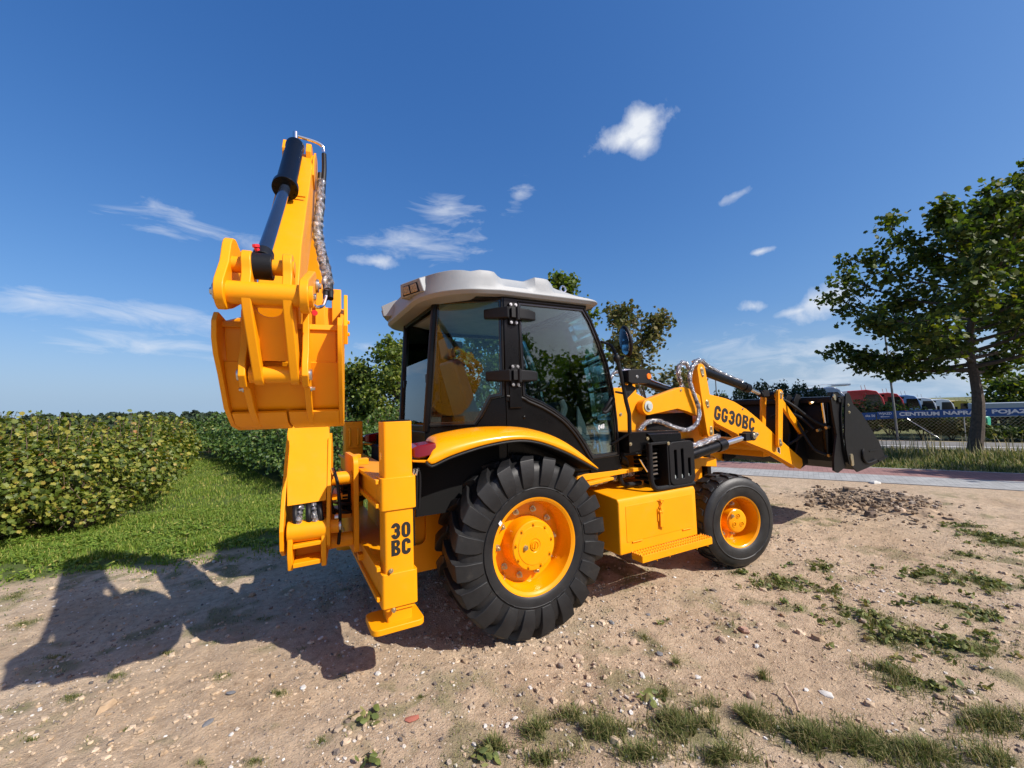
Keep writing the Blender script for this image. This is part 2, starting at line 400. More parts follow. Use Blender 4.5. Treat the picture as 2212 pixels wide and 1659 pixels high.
def film_mat():
    m = bpy.data.materials.new('crinkled_plastic_film'); m.use_nodes = True; nt = m.node_tree.nodes; ln = m.node_tree.links
    for n in list(nt): nt.remove(n)
    o = nt.new('ShaderNodeOutputMaterial'); t = nt.new('ShaderNodeBsdfTransparent'); t.inputs[0].default_value = (.9, .9, .9, 1)
    g = nt.new('ShaderNodeBsdfGlossy'); g.inputs['Roughness'].default_value = .14; g.inputs['Color'].default_value = (.85, .86, .88, 1)
    d = nt.new('ShaderNodeBsdfDiffuse'); d.inputs[0].default_value = (.38, .38, .39, 1)
    nz = noise_node(nt, ln, 38, 4, .6, dist=1.2); bp = nt.new('ShaderNodeBump'); bp.inputs['Strength'].default_value = 1.0; bp.inputs['Distance'].default_value = .03
    ln.new(nz.outputs[0], bp.inputs['Height']); ln.new(bp.outputs[0], g.inputs['Normal']); ln.new(bp.outputs[0], d.inputs['Normal'])
    gd = nt.new('ShaderNodeMixShader'); gd.inputs[0].default_value = .35; ln.new(g.outputs[0], gd.inputs[1]); ln.new(d.outputs[0], gd.inputs[2])
    nz2 = noise_node(nt, ln, 24, 4); rp = ramp(nt, ln, nz2.outputs[0], [(.38, (.22,)*3), (.62, (.85,)*3)])
    mx = nt.new('ShaderNodeMixShader'); ln.new(rp.outputs[0], mx.inputs[0]); ln.new(t.outputs[0], mx.inputs[1]); ln.new(gd.outputs[0], mx.inputs[2]); ln.new(mx.outputs[0], o.inputs[0])
    return m
M['film'] = film_mat()
# ================================================================== the backhoe loader
mach = empty('backhoe_loader', (0, 0, 0))
tag(mach, 'yellow backhoe loader with black front bucket parked on the sandy ground', 'backhoe loader')
YEL, BLK = M['yellow'], M['black']
def mirror(o, parent=None):
    c = o.copy(); COL.objects.link(c); c.scale = (1, -1, 1)
    if parent is not None: c.parent = parent
    for ch in list(o.children):
        k = ch.copy(); COL.objects.link(k); k.parent = c
    return c
def hexbolt(mb, p, d, r, h):
    p = Vector(p); d = Vector(d).normalized()
    mb.tube([p, p+d*h*.35], r*1.5, 14); mb.tube([p+d*h*.35, p+d*h], r, 6)

# ---------------------------------------------------------------- wheels
def lug(mb, stations):
    """stations: (phi, half angle top, half angle bottom, r_top, y_top, r_bot, y_bot)"""
    rings = []
    for ph, ht, hb, rt, yt, rb, yb in stations:
        rings.append([(rt*math.cos(ph-ht), yt, rt*math.sin(ph-ht)), (rt*math.cos(ph+ht), yt, rt*math.sin(ph+ht)),
                      (rb*math.cos(ph+hb), yb, rb*math.sin(ph+hb)), (rb*math.cos(ph-hb), yb, rb*math.sin(ph-hb))])
    mb.loft(rings)
def rear_wheel():
    rim = MB()
    rim.lathe([(.372,-.200),(.383,-.203),(.386,-.196),(.380,-.186),(.362,-.180),(.357,-.165),(.352,-.12),(.338,-.095),(.336,-.03),(.345,-.02),(.345,.02),(.36,.10),(.385,.19),(.372,.195),
               (.340,.10),(.325,.0),(.05,-.006),(.05,-.03),(.322,-.03),(.326,-.09),(.342,-.118),(.346,-.165),(.352,-.188),(.366,-.196)], axis='y', n=72, closed=True)
    rim_o = rim.build('rear_wheel', M['yellow_gloss'], mach, ang=28)
    ty = MB()
    half = [(.366,-.170),(.372,-.196),(.389,-.206),(.40,-.212),(.43,-.217),(.455,-.219),(.462,-.214),(.52,-.219),(.58,-.216),(.625,-.203),(.652,-.175),(.664,-.11),(.668,0)]
    ty.lathe(half+[(r, -y) for r, y in reversed(half[:-1])], axis='y', n=120)
    ty.lathe([(.452,-.2165),(.456,-.223),(.464,-.2225),(.468,-.212)], axis='y', n=120)
    NL = 20
    for k in range(NL):
        for sd in (-1, 1):
            p0 = 2*math.pi*(k+(.5 if sd > 0 else 0))/NL + random.uniform(-.004, .004)
            st = [(p0-.015, .036, .046, .705, -.02*sd, .64, -.02*sd), (p0+.03, .050, .062, .714, .045*sd, .64, .045*sd), (p0+.12, .066, .078, .714, .125*sd, .64, .115*sd),
                  (p0+.20, .085, .098, .706, .193*sd, .62, .165*sd), (p0+.225, .092, .106, .690, .219*sd, .60, .175*sd),
                  (p0+.245, .098, .122, .610, .238*sd, .58, .19*sd), (p0+.255, .098, .130, .53, .235*sd, .51, .19*sd), (p0+.26, .085, .130, .474, .222*sd, .474, .205*sd)]
            lug(ty, st)
    t = ty.build('tyre', M['tyre'], rim_o, bevel=.005, ang=30, seg=1)
    hub = MB()
    hub.lathe([(0,-.178),(.05,-.178),(.055,-.182),(.148,-.182),(.152,-.178),(.188,-.176),(.196,-.168),(.198,-.15),(.203,-.14),(.203,-.10),(.214,-.03),(.214,.0)], axis='y', n=56)
    hub.build('hub', M['yellow_gloss'], rim_o, ang=30)
    em = MB(); em.lathe([(.0,-.186),(.024,-.186),(.026,-.180)], axis='y', n=24)
    for k in range(3):
        a = k*2*math.pi/3; em.box(-.004, .004, -.190, -.182, -.02, .02)
    em.lathe([(.030,-.181),(.032,-.186),(.038,-.186),(.040,-.181)], axis='y', n=28)
    em.build('hub_emblem', M['yellow_gloss'], rim_o, ang=30)
    for k in range(10):
        a = 2*math.pi*k/10+.15; nb = MB(); p = (.265*math.cos(a), -.03, .265*math.sin(a)); hexbolt(nb, p, (0,-1,0), .017, .042)
        nb.cyl((p[0], -.07, p[2]), (p[0], -.085, p[2]), .009, n=10)
        nb.build('wheel_nut', M['brass'], rim_o, ang=30)
    for k in range(9):
        a = 2*math.pi*k/9+.3; nb = MB(); hexbolt(nb, (.168*math.cos(a), -.177, .168*math.sin(a)), (0,-1,0), .009, .016)
        nb.build('hub_bolt', M['yellow_gloss'], rim_o, ang=30)
    nb = MB(); hexbolt(nb, (-.085, -.181, -.012), (0,-1,0), .014, .024); nb.build('drain_plug', M['brass'], rim_o, ang=30)
    vb = MB(); vb.tube(smooth_path([(-.19,-.03,-.235),(-.205,-.09,-.25),(-.225,-.12,-.27)]), .008, 8); vb.build('valve_stem', M['brass'], rim_o)
    st = MB(); st.pprism([(-.345,-.2155,.17),(-.362,-.2165,.19),(-.347,-.2165,.214),(-.330,-.2155,.194)], (0,-.006,0)); st.build('sticker', M['label_white'], rim_o)
    return rim_o
rw = rear_wheel(); rw.location = (0, -.90, .70); rw.rotation_euler = (0, R(7), 0)
rw2 = copy_tree(rw); rw2.location = (0, .90, .70); rw2.rotation_euler = (0, R(20), math.pi)

def front_wheel():
    rim = MB()
    rim.lathe([(.262,-.182),(.274,-.186),(.278,-.180),(.272,-.170),(.256,-.164),(.250,-.14),(.244,-.06),(.24,.0),(.246,.06),(.278,.17),(.262,.17),(.235,.05),(.05,.03),(.05,.012),(.232,.012),(.236,-.06),(.243,-.14),(.252,-.172)], axis='y', n=64, closed=True)
    rim_o = rim.build('front_wheel', M['yellow_gloss'], mach, ang=28)
    ty = MB()
    half = [(.258,-.15),(.262,-.178),(.279,-.190),(.30,-.199),(.34,-.206),(.375,-.205),(.379,-.211),(.386,-.211),(.390,-.203),(.42,-.198),(.450,-.188),(.472,-.168),(.479,-.10),(.480,0)]
    ty.lathe(half+[(r, -y) for r, y in reversed(half[:-1])], axis='y', n=100)
    for k in range(22):
        for sd in (-1, 1):
            p0 = 2*math.pi*(k+(.5 if sd > 0 else 0))/22
            st = [(p0, .05, .058, .498, -.012*sd, .45, -.012*sd), (p0+.05, .048, .056, .500, .05*sd, .45, .05*sd), (p0+.03, .056, .064, .498, .10*sd, .45, .09*sd),
                  (p0+.06, .062, .070, .494, .140*sd, .44, .13*sd), (p0+.07, .060, .068, .484, .155*sd, .42, .14*sd)]
            lug(ty, st)
    ty.build('tyre', M['tyre_front'], rim_o, bevel=.004, ang=30, seg=1)
    hub = MB(); hub.lathe([(0,-.150),(.108,-.150),(.116,-.146),(.118,-.135),(.128,-.128),(.130,-.05),(.14,.012)], axis='y', n=44)
    hub.build('hub', M['yellow_gloss'], rim_o, ang=30)
    for k in range(3):
        a = R(90+120*k); c = MB(); o = (.058*math.cos(a), -.150, .058*math.sin(a))
        c.lathe([(0,-.004),(.008,-.004),(.010,-.0),(.020,-.0),(.021,-.005),(.028,-.005),(.030,0)], org=o, axis='y', n=24); c.build('hub_cap', M['yellow_gloss'], rim_o, ang=30)
    nb = MB(); hexbolt(nb, (-.078,-.149,.06), (0,-1,0), .013, .022); nb.build('drain_plug', M['brass'], rim_o)
    for k in range(8):
        a = 2*math.pi*k/8+.4; nb = MB(); hexbolt(nb, (.175*math.cos(a), .012, .175*math.sin(a)), (0,-1,0), .015, .036)
        nb.build('wheel_nut', M['steel'], rim_o, ang=30)
    return rim_o
fwh = front_wheel(); fwh.location = (2.602, -.95, .497); fwh.rotation_euler = (0, R(4), R(-11.2))
fwh2 = copy_tree(fwh); fwh2.location = (2.602, .95, .497); fwh2.rotation_euler = (0, R(14), R(180-11.2))
ax = MB(); ax.tube([(2.6,-.78,.5),(2.6,-.4,.52),(2.6,.4,.52),(2.6,.78,.5)], [.09,.11,.11,.09], 16); ax.box(2.45,2.75,-.25,.25,.42,.72); ax.build('front_axle', YEL, mach, bevel=.01)
ax = MB(); ax.tube([(0,-.72,.7),(0,-.4,.7),(0,.4,.7),(0,.72,.7)], [.16,.19,.19,.16], 20); ax.box(-.3,.3,-.24,.24,.45,.95); ax.build('rear_axle', YEL, mach, bevel=.015)

# ---------------------------------------------------------------- chassis
ch = MB(); ch.box(-1.0,2.2,-.42,-.36,.52,1.0); ch.box(-1.0,2.2,.36,.42,.52,1.0); ch.box(-.9,2.2,-.36,.36,.80,.98)
ch.build('chassis', YEL, mach, bevel=.006)
# rear side plate with rounded recess, beside the stabiliser leg
for sy in (-1, 1):
    outl = [(-.98,.46),(-.30,.46),(-.25,.55),(-.25,1.15),(-.55,1.15),(-.72,1.19),(-.98,1.19)]
    hole = rrect(-.90,-.70,.68,1.10,.06)
    rp = plate2d('rear_side_plate', outl, [hole], .025, M_SIDE(.46*sy), YEL, mach, bev=.003)
    bb = MB(); bb.prism(rrect(-.93,-.67,.65,1.13,.08), 'y', .452*sy, .448*sy)
rl = MB(); rl.box(-.98,-.25,-.44,.44,.46,.49); rl.box(-1.02,-.98,-.46,.46,.46,1.18); rl.build('rear_bulkhead', YEL, mach, bevel=.005)
sh = MB(); sh.prism([(-.86,1.20),(-.40,1.13),(-.36,1.16),(-.86,1.235)], 'y', -.80, -.45); sh.build('fender_bracket', YEL, mach, bevel=.004)
dk = MB(); dk.box(-.62,.60,-.44,.44,1.0,1.17); dk.box(-.65,.55,-.74,-.50,1.10,1.30); dk.build('transmission_cover', M['dark'], mach, bevel=.01)

# front chassis / nose frame
nf = MB(); nf.prism([(2.28,.84),(2.54,.84),(2.60,.93),(2.74,1.02),(3.02,.985),(3.02,1.09),(2.30,1.16)], 'y', -.56, .56)
nf.box(2.2,3.0,-.36,.36,.62,.98); nf.build('front_frame', YEL, mach, bevel=.008)
cw = MB(); cw.box(3.02,3.10,-.42,.42,.70,1.25); cw.build('front_guard', BLK, mach, bevel=.01)

# ---------------------------------------------------------------- tool box and step (near side), mirrored tank on far side
def toolbox():
    b = MB()
    b.loft([[(.92,-1.05,.43),(1.975,-1.05,.44),(1.975,-.50,.44),(.92,-.50,.43)],
            [(.92,-1.05,.90),(1.975,-1.05,.90),(1.975,-.50,.90),(.92,-.50,.90)],
            [(.92,-1.035,.935),(1.975,-1.035,.937),(1.975,-.50,.985),(.92,-.50,.985)]])
    o = b.build('tool_box', YEL, mach, bevel=.016, seg=3)
    d = MB(); d.prism(rrect(1.005,1.915,.535,.865,.012,2), 'y', -1.0535, -1.045); d.build('tool_box_door', YEL, o, bevel=.002)
    h = MB()
    for x in (1.07, 1.75): h.cyl((x,-1.057,.530), (x+.12,-1.057,.530), .006, n=10)
    h.build('door_hinge', YEL, o)
    l = MB(); l.box(1.405,1.475,-1.064,-1.053,.67,.79); l.tube([(1.44,-1.066,.87),(1.455,-1.072,.83),(1.435,-1.074,.80),(1.45,-1.076,.74)], .008, 8); l.tube(smooth_path([(1.42,-1.07,.88),(1.475,-1.078,.86),(1.44,-1.08,.82),(1.425,-1.08,.80)]), .005, 8)
    l.cyl((1.415,-1.07,.76),(1.465,-1.07,.76),.012, n=10); l.prism([(1.42,.62),(1.47,.60),(1.465,.78),(1.425,.78)], 'y', -1.078, -1.066)
    l.build('latch', YEL, o, bevel=.0015)
    return o
tb = toolbox(); mirror(tb, mach)
def step():
    # perforated serrated step: tread plate with real holes
    holes = []
    for i in range(26):
        for j in range(2):
            x = 1.10+i*.0345+(.017 if j % 2 else 0); y = -1.085-j*.054
            if x < 2.0: holes.append([(x+.009*math.cos(R(60*k)), y+.0065*math.sin(R(60*k))) for k in range(6)])
    o = plate2d('step', [(1.06,-1.05),(1.06,-1.175),(2.02,-1.175),(2.02,-1.05)], holes, .006, Matrix.Translation((0,0,.437)), YEL, mach)
    t = MB()
    for i in range(27):
        x = 1.10+i*.0345
        for y in (-1.058, -1.112, -1.166): t.tube([(x,y,.437),(x,y,.449)], [.011,.006], 6)
    tto = t.build('tread_teeth', YEL, o); tto['kind'] = 'stuff'
    lp = MB(); lp.box(1.06,2.02,-1.18,-1.174,.378,.440); lp.build('step_lip', YEL, o, bevel=.002)
    for x in (1.057, 2.017):
        e = MB(); pr = [(-1.05,.38),(-1.175,.38)]
        n = 9
        for k in range(n+1):
            y = -1.175+.125*k/n; pr.append((y, .438+(.014 if k % 2 else .0)))
        e.prism(pr, 'x', x, x+.005); e.build('serrated_end', YEL, o)
    br = MB()
    for x in (1.25, 1.42, 1.80, 1.96): br.box(x, x+.008, -1.17, -1.05, .36, .40)
    br.build('step_bracket', YEL, o)
    return o
stp = step(); mirror(stp, mach)

# ---------------------------------------------------------------- stabiliser frame
def rail(name, z0, z1):
    r = MB()
    r.box(-1.20,-1.175,-.97,.97,z0,z1)
    r.box(-1.175,-.985,-.97,.97,z1-.022,z1-.002); r.box(-1.175,-.985,-.97,.97,z0+.002,z0+.022); r.box(-1.04,-1.02,-.97,.97,z0+.03,z1-.03)
    r.box(-1.225,-1.20,-1.10,1.10,z1-.028,z1); r.box(-1.225,-1.20,-1.10,1.10,z0,z0+.028)
    return r.build(name, YEL, mach, bevel=.003)
rail('upper_slide_rail', 1.165, 1.35); rail('lower_slide_rail', .56, .78)
bk = MB(); bk.box(-1.0,-.985,-.95,.95,.60,.74); bk.box(-1.0,-.985,-.95,.95,1.19,1.33); bk.build('slide_rail_back', YEL, mach)
def rcol(x0, x1, y0, y1, z0, z1, r=.018):
    """hollow-looking column, rounded corners in plan"""
    return rrect(x0, x1, y0, y1, r, 3), z0, z1
def leg():
    b = MB(); pl, a, c = rcol(-1.175,-.98,-1.12,-.945,.49,1.735); b.prism(pl, 'z', a, c)
    o = b.build('stabiliser_leg', YEL, mach, bevel=.003)
    cp = MB(); cp.prism(rrect(-1.168,-.987,-1.113,-.952,.014,3), 'z', 1.735, 1.743); cp.build('leg_cap', M['dark'], o)
    for z0, z1 in ((1.145,1.36),(.515,.735)):
        k = MB(); k.prism(rrect(-1.198,-.961,-1.132,-.93,.022,3), 'z', z0, z1); k.build('leg_collar', YEL, o, bevel=.004)
    s = MB(); s.prism(rrect(-1.162,-.995,-1.107,-.957,.015,3), 'z', .40, .50); s.build('inner_leg', YEL, o, bevel=.003)
    p = MB(); p.prism(rrect(-1.27,-.925,-1.17,-.88,.05,5), 'z', .375, .415); p.box(-1.20,-.97,-1.10,-.95,.345,.375)
    p.build('foot_pad', YEL, o, bevel=.006)
    for q in ((-1.172,-1.124,.755),(-1.160,-1.134,.505)):
        g = MB(); hexbolt(g, (q[0]+.035,q[1],q[2]), (-.2,-1,0), .010, .028); g.build('bolt', M['brass'], o)
    g = MB(); g.cyl((-1.177,-1.03,1.50),(-1.169,-1.03,1.50),.028,n=20); g.build('leg_plug', M['brass'], o)
    hz = MB()
    for dx in (0, .022): hz.tube(smooth_path([(-.975+dx,-1.08,1.36),(-.965+dx,-1.085,1.395),(-.945+dx,-1.08,1.38),(-.94+dx,-1.075,1.28),(-.95+dx,-1.07,1.12)]), .009, 8)
    hz.build('leg_hose', M['black_matte'], o)
    fit_ = MB()
    for dx in (0, .022): fit_.tube([(-.972+dx,-1.08,1.355),(-.962+dx,-1.085,1.395),(-.945+dx,-1.08,1.385)], .011, 8)
    fit_.build('hose_fitting', M['chrome'], o)
    return o
lg = leg(); lg2 = mirror(lg, mach); lg2.location.z = -.025
# strengthening patch with two ribs on the far leg, facing the camera
pt = MB(); pt.prism(rrect(-1.165,-.99,1.42,1.66,.02,3), 'y', .925, .944); pt.build('leg_patch_plate', YEL, mach, bevel=.004)
for x in (-1.125, -1.04):
    q = MB(); q.tube(smooth_path([(x,.925,1.63),(x,.90,1.60),(x,.895,1.54),(x,.90,1.47),(x,.925,1.45)]), .012, 8); q.build('leg_patch_handle', YEL, mach)
for i_, (tx, zz) in enumerate((('30', 1.005), ('BC', .895))): letters(tx, (-1.068,-1.1205,zz), (1,0,0), (0,0,1), .102, .060, .0235, .009, lg)

# carriage and kingpost
ca = MB(); ca.prism(rrect(-.45,.12,.69,1.455,.07,5), 'x', -1.275, -1.235); ca.build('carriage_plate', YEL, mach, bevel=.005)
for y in (-.36, .03):
    for z in (.62, 1.38): cb = MB(); cb.box(-1.235,-1.15,y-.04,y+.04,z,z+.05); cb.build('carriage_clamp', YEL, mach, bevel=.004)
kp = MB()
kp.cyl((-1.275,-.36,1.285),(-1.46,-.36,1.285),.052,n=28); kp.cyl((-1.275,-.36,.80),(-1.46,-.36,.80),.056,n=28)
kp.prism([(-1.275,-.30),(-1.275,.05),(-1.50,-.02),(-1.56,-.14),(-1.50,-.26)], 'z', .95, 1.00); kp.prism([(-1.275,-.30),(-1.275,.05),(-1.50,-.02),(-1.56,-.14),(-1.50,-.26)], 'z', 1.10, 1.15)
kp.cyl((-1.48,-.14,.78),(-1.48,-.14,1.30),.075,n=28)
kp.build('kingpost_bracket', YEL, mach, bevel=.006)

# ---------------------------------------------------------------- backhoe arm (swung round to the side)
AO = Vector((-1.596, 0, 0)); AA = Vector((-.1289, -.9917, 0)); AB = Vector((.9917, -.1289, 0))
def A(s, w, z): return AO + AA*s + AB*w + Vector((0, 0, z))
def aprism(mb, poly, w0, w1):
    return mb.pprism([A(s, w0, z) for s, z in poly], AB*(w1-w0))
M_ARM = lambda w: frame_m(A(0, w, 0), AA, (0, 0, 1))     # local xy = (s, z)
# boom
bm_ = MB()
rings = []
for z, sn, sb, w0, w1, dz in [(1.16,.50,.16,-.07,.175,.06),(1.64,.20,-.16,-.105,.185,.10),(1.82,.09,-.30,-.10,.165,.10),(2.4,-.15,-.52,-.06,.14,.03),(3.05,-.07,-.42,-.05,.13,-.06),(3.16,-.05,-.40,-.05,.10,-.06),(3.6,.06,-.22,-.055,.085,-.05),(3.90,.11,-.10,-.06,.07,0)]:
    rings.append([A(sn, w0, z), A(sn, w1, z), A(sb, w1, z+dz), A(sb, w0, z+dz)])
bm_.loft(rings)
boom = bm_.build('boom', YEL, mach, bevel=.008)
fp = MB(); fp.loft([[A(.512,-.078,1.14), A(.512,.180,1.155), A(.496,.180,1.155), A(.496,-.078,1.14)],[A(.212,-.118,1.63), A(.212,.195,1.63), A(.196,.195,1.62), A(.196,-.118,1.62)],[A(.105,-.108,1.80), A(.105,.172,1.80), A(.088,.172,1.79), A(.088,-.108,1.79)]]); fp.build('boom_face_plate', YEL, boom, bevel=.003)
for w0, w1 in ((-.118,-.092),(.186,.212)):
    sp = MB(); aprism(sp, [(.10,.92),(.16,.80),(.48,.78),(.58,.84),(.60,.98),(.53,1.14),(.38,1.38),(.245,1.60),(.10,1.64),(-.10,1.50),(.02,1.15)], w0, w1)
    sp.build('boom_side_flange', YEL, boom, bevel=.004)
for z, s0 in ():
    w = MB(); w.pprism([A(s0,.02,z), A(s0,.155 if z < 3 else .09,z), A(s0,.155 if z < 3 else .09,z+.012), A(s0,.02,z+.012)], AA*.006); w.build('weld_bead', YEL, boom)
# casting at the boom foot
cs = MB()
cs.cyl(A(.52,-.075,.955), A(.52,.20,.955), .075, n=28)
for w0, w1 in ((-.07,-.035),(.15,.185)): aprism(cs, [(.24,.70),(.56,.69),(.60,.80),(.58,.95),(.24,.97)], w0, w1)
cs.pprism([A(.585,-.035,.71), A(.585,.15,.72), A(.585,.15,.755), A(.585,-.035,.745)], -AA*.30)
cs.pprism([A(.59,-.035,.845), A(.59,.15,.855), A(.59,.15,.885), A(.59,-.035,.875)], -AA*.06)
cs.pprism([A(.40,-.035,.72), A(.40,.15,.72), A(.40,.15,.93), A(.40,-.035,.93)], -AA*.03)
cs.cyl(A(.50,.18,.955), A(.50,.27,.955), .05, n=24)
cs.pprism([A(.24,.05,.75), A(.24,.15,.75), A(.24,.15,.95), A(.24,.05,.95)], -AA*.12 + AB*.10)
cs.build('swing_casting', YEL, mach, bevel=.007)
pn = MB(); pn.cyl(A(.50,.27,.955), A(.50,.285,.955), .035, n=20); pn.cyl(A(.50,.24,1.02), A(.50,.265,1.02), .02, n=16); pn.build('foot_pin', M['steel'], mach)
# hoses bundled in film at the boom foot
for i, (w0, w1, b) in enumerate(((-.03,-.02,.04),(.02,.0,.02),(.055,.07,.05),(.09,.11,.03),(.125,.15,.06))):
    pth = smooth_path([A(.20,w0,1.40), A(.36,w0,1.20), A(.50+b*.4,(w0+w1)/2,1.11), A(.545,w1,1.03), A(.50,w1+.015,.97)], 7)
    h = MB(); h.tube(pth, .021, 10); ho = h.build('hose', M['black_matte'], mach)
    if i not in (1, 3): continue
    g = MB(); g.tube(pth, [.0235+.003*math.sin(3.1*k+i*2)+.003*math.sin(7*k) for k in range(len(pth))], 10); g.build('plastic_wrap', M['film'], ho)
# black hoses between boom and carriage
for i, pts in enumerate([[(-1.42,-.42,1.36),(-1.40,-.50,1.28),(-1.385,-.52,1.1),(-1.385,-.50,.92),(-1.39,-.46,.80)], [(-1.45,-.3,1.38),(-1.40,-.35,1.30),(-1.44,-.38,1.15),(-1.40,-.3,1.0)],
                         [(-1.46,-.20,1.10),(-1.36,-.34,1.08),(-1.27,-.30,1.06)],[(-1.47,-.20,1.05),(-1.36,-.38,1.02),(-1.26,-.32,1.0)],[(-1.30,-.2,1.25),(-1.34,-.25,1.15),(-1.40,-.2,1.08)],
                         [(-1.0,.3,1.10),(-1.12,.0,1.06),(-1.25,-.2,1.08)],[(-1.0,.5,1.05),(-1.1,.1,1.02),(-1.25,-.15,1.04)],[(-1.55,-.25,1.32),(-1.50,-.36,1.22),(-1.43,-.40,1.08),(-1.45,-.3,.95)]]):
    h = MB(); h.tube(smooth_path(pts), .013, 8); ho = h.build('hydraulic_hose', M['black_matte'], mach)
    f = MB(); d = (Vector(pts[1])-Vector(pts[0])).normalized(); f.cyl(Vector(pts[0])-d*.01, Vector(pts[0])+d*.045, .018, n=8); f.build('hose_fitting', M['chrome'], ho)
vb = MB()
for k in range(7): vb.box(-1.34,-1.29,-.30,-.06,1.02+k*.03,1.035+k*.03)
vb.box(-1.30,-1.276,-.3,-.02,1.0,1.25); vb.build('swing_valve_block', M['dark'], mach, bevel=.003)
blkb = MB(); blkb.box(-.97,-.90,-.85,.6,.80,1.16); blkb.cyl((-1.02,-.80,.98),(-1.02,.5,1.0),.016,n=10); blkb.build('rear_cover', M['dark'], mach)

# dipper
dpf = [(.20,3.95),(.33,3.93),(.44,3.84),(1.32,2.80),(1.44,2.56),(1.49,2.40),(1.44,2.24),(1.33,2.20),(1.24,2.30),(1.12,2.58),(.66,3.08),(.34,3.42),(.12,3.64),(.06,3.86)]
dp = MB(); aprism(dp, dpf, -.10, .10)
dip = dp.build('dipper', YEL, mach, bevel=.008)
for w0, w1 in ((-.112,-.098),(.098,.112)):
    q = MB(); aprism(q, [(.18,3.97),(.32,3.96),(.50,3.80),(.56,3.64),(.44,3.58),(.14,3.74)], w0, w1); q.build('dipper_cheek', YEL, dip, bevel=.003)
for w0, w1 in ((-.120,-.082),(.045,.083)):
    q = MB(); aprism(q, [(.20,3.92),(.22,4.00),(.30,4.02),(.40,3.98),(.46,3.88),(.42,3.76),(.30,3.78)], w0, w1); q.build('cylinder_lug', YEL, dip, bevel=.004)
wb = MB(); wb.pprism([A(.952,-.085,3.268), A(.952,.088,3.268), A(.962,.088,3.255), A(.962,-.085,3.255)], AA*.006+V(0,0,.008)); wb.build('weld_bead', YEL, dip)
# bucket cylinder
c0, c1, c2 = A(.49,-.025,3.885), A(1.05,-.022,3.255), A(1.80,-.02,2.53)
dcy = (c1-c0).normalized()
cy = MB(); cy.tube([c0-dcy*.02, c0, c0+dcy*.04, c0+dcy*.06, c1-dcy*.05, c1-dcy*.049, c1], [.045,.066,.066,.061,.061,.077,.077], 36)
bcyl = cy.build('bucket_cylinder', BLK, mach, bevel=.002, ang=30)
ro = MB(); ro.cyl(c1, c2, .032, n=28); ro.build('cylinder_rod', M['rod_blue'], bcyl)
drd = (c2-c1).normalized(); sidew = AB; upn = drd.cross(sidew)
for k in range(10):
    a = 2*math.pi*k/10; b = MB(); p = c1 + (sidew*math.cos(a)+upn*math.sin(a))*.062; b.cyl(p, p+drd*.008, .006, n=6); b.build('gland_bolt', BLK, bcyl)
re = MB(); re.cyl(A(1.83,-.066,2.485), A(1.83,.030,2.485), .060, n=28); re.tube([c2-drd*.06, c2+drd*.01], .044, 20); re.build('rod_eye', M['black_matte'], bcyl, bevel=.004)
rc = MB(); p = A(1.82,-.03,2.55); rc.cyl(p, p+V(-.01,-.012,.022), .010, n=10); rc.cyl(p+V(-.01,-.012,.022), p+V(-.012,-.014,.034), .015, n=10); rc.build('grease_cap', M['redcap'], bcyl)
# top pipe and hose on the arm
tp = MB(); tp.cyl((-1.679,-.38,3.985), (-1.679,-.38,4.062), .021, n=14); tp.tube(smooth_path([(-1.668,-.38,4.035),(-1.572,-.38,4.030),(-1.512,-.38,4.020),(-1.478,-.38,3.995),(-1.47,-.38,3.94)]), .0135, 12)
tp.cyl((-1.47,-.38,3.95),(-1.471,-.39,3.90),.018,n=6); tp.build('arm_pipe', M['chrome'], mach)
ahp = smooth_path([(-1.471,-.39,3.93),(-1.475,-.45,3.764),(-1.487,-.5,3.603),(-1.502,-.58,3.389),(-1.522,-.65,3.229),(-1.523,-.75,3.068),(-1.503,-.85,2.894),(-1.484,-.95,2.736),(-1.488,-1.05,2.561)], 8)
h = MB(); h.tube(ahp, .019, 10); ah = h.build('arm_hose', M['black_matte'], mach)
h = MB(); h.tube([p+V(-.028,.01,0) for p in ahp[10:]], .019, 10); h.build('arm_hose_second', M['black_matte'], ah)
wr = ahp[14:62]; g = MB(); g.tube([p+V(-.015,.004,0) for p in wr], [.033+.007*math.sin(1.7*k)*math.sin(.37*k+1)+.005*math.sin(4.3*k+1) for k in range(len(wr))], 12); g.build('plastic_wrap', M['film'], ah)
g = MB(); g.tube(smooth_path([A(1.15,.13,2.50), A(1.16,.165,2.47), A(1.12,.20,2.49), A(1.10,.22,2.56)]), .011, 8); g.cyl(A(1.15,.10,2.62),A(1.15,.17,2.62),.016,n=8); g.build('pipe_elbow', M['chrome'], ah)
# linkage
def hp(s0, z0, wtop, wbot, thick, prof):
    """plate whose lateral position drifts from top to bottom"""
    pts = []
    for s, z in prof:
        f = (z-1.95)/(2.57-1.95); pts.append(A(s, wbot+(wtop-wbot)*f, z))
    q = MB(); q.pprism(pts, AB*thick); return q
prof = arc(1.835,2.485,.066,-20,180,10)+[(1.775,2.40),(1.80,2.30),(1.725,2.12)]+arc(1.735,1.995,.050,170,340,10)+[(1.925,2.25),(1.955,2.34),(1.90,2.43)]
hl = hp(0,0,-.092,-.058,.040,prof).build('tipping_link', YEL, mach, bevel=.006)
hp(0,0,.072,.092,.040,prof).build('link_plate', YEL, hl, bevel=.006)
tbm = MB(); tbm.cyl(A(1.905,-.155,2.338), A(1.905,.205,2.338), .050, n=32); tbm.build('link_tube', YEL, hl, bevel=.003)
wo = [(-.052,2.035),(.10,2.035),(.082,2.315),(-.060,2.315)]
h1 = [(-.035,2.285)]+[(.022+.055*math.cos(R(a)), 2.285+.045*math.sin(R(a))) for a in range(200,341,20)]+[(.077,2.285)]
h2_ = [(.052+.042*math.cos(R(a)), 2.03+.036*math.sin(R(a))) for a in range(10,171,20)]
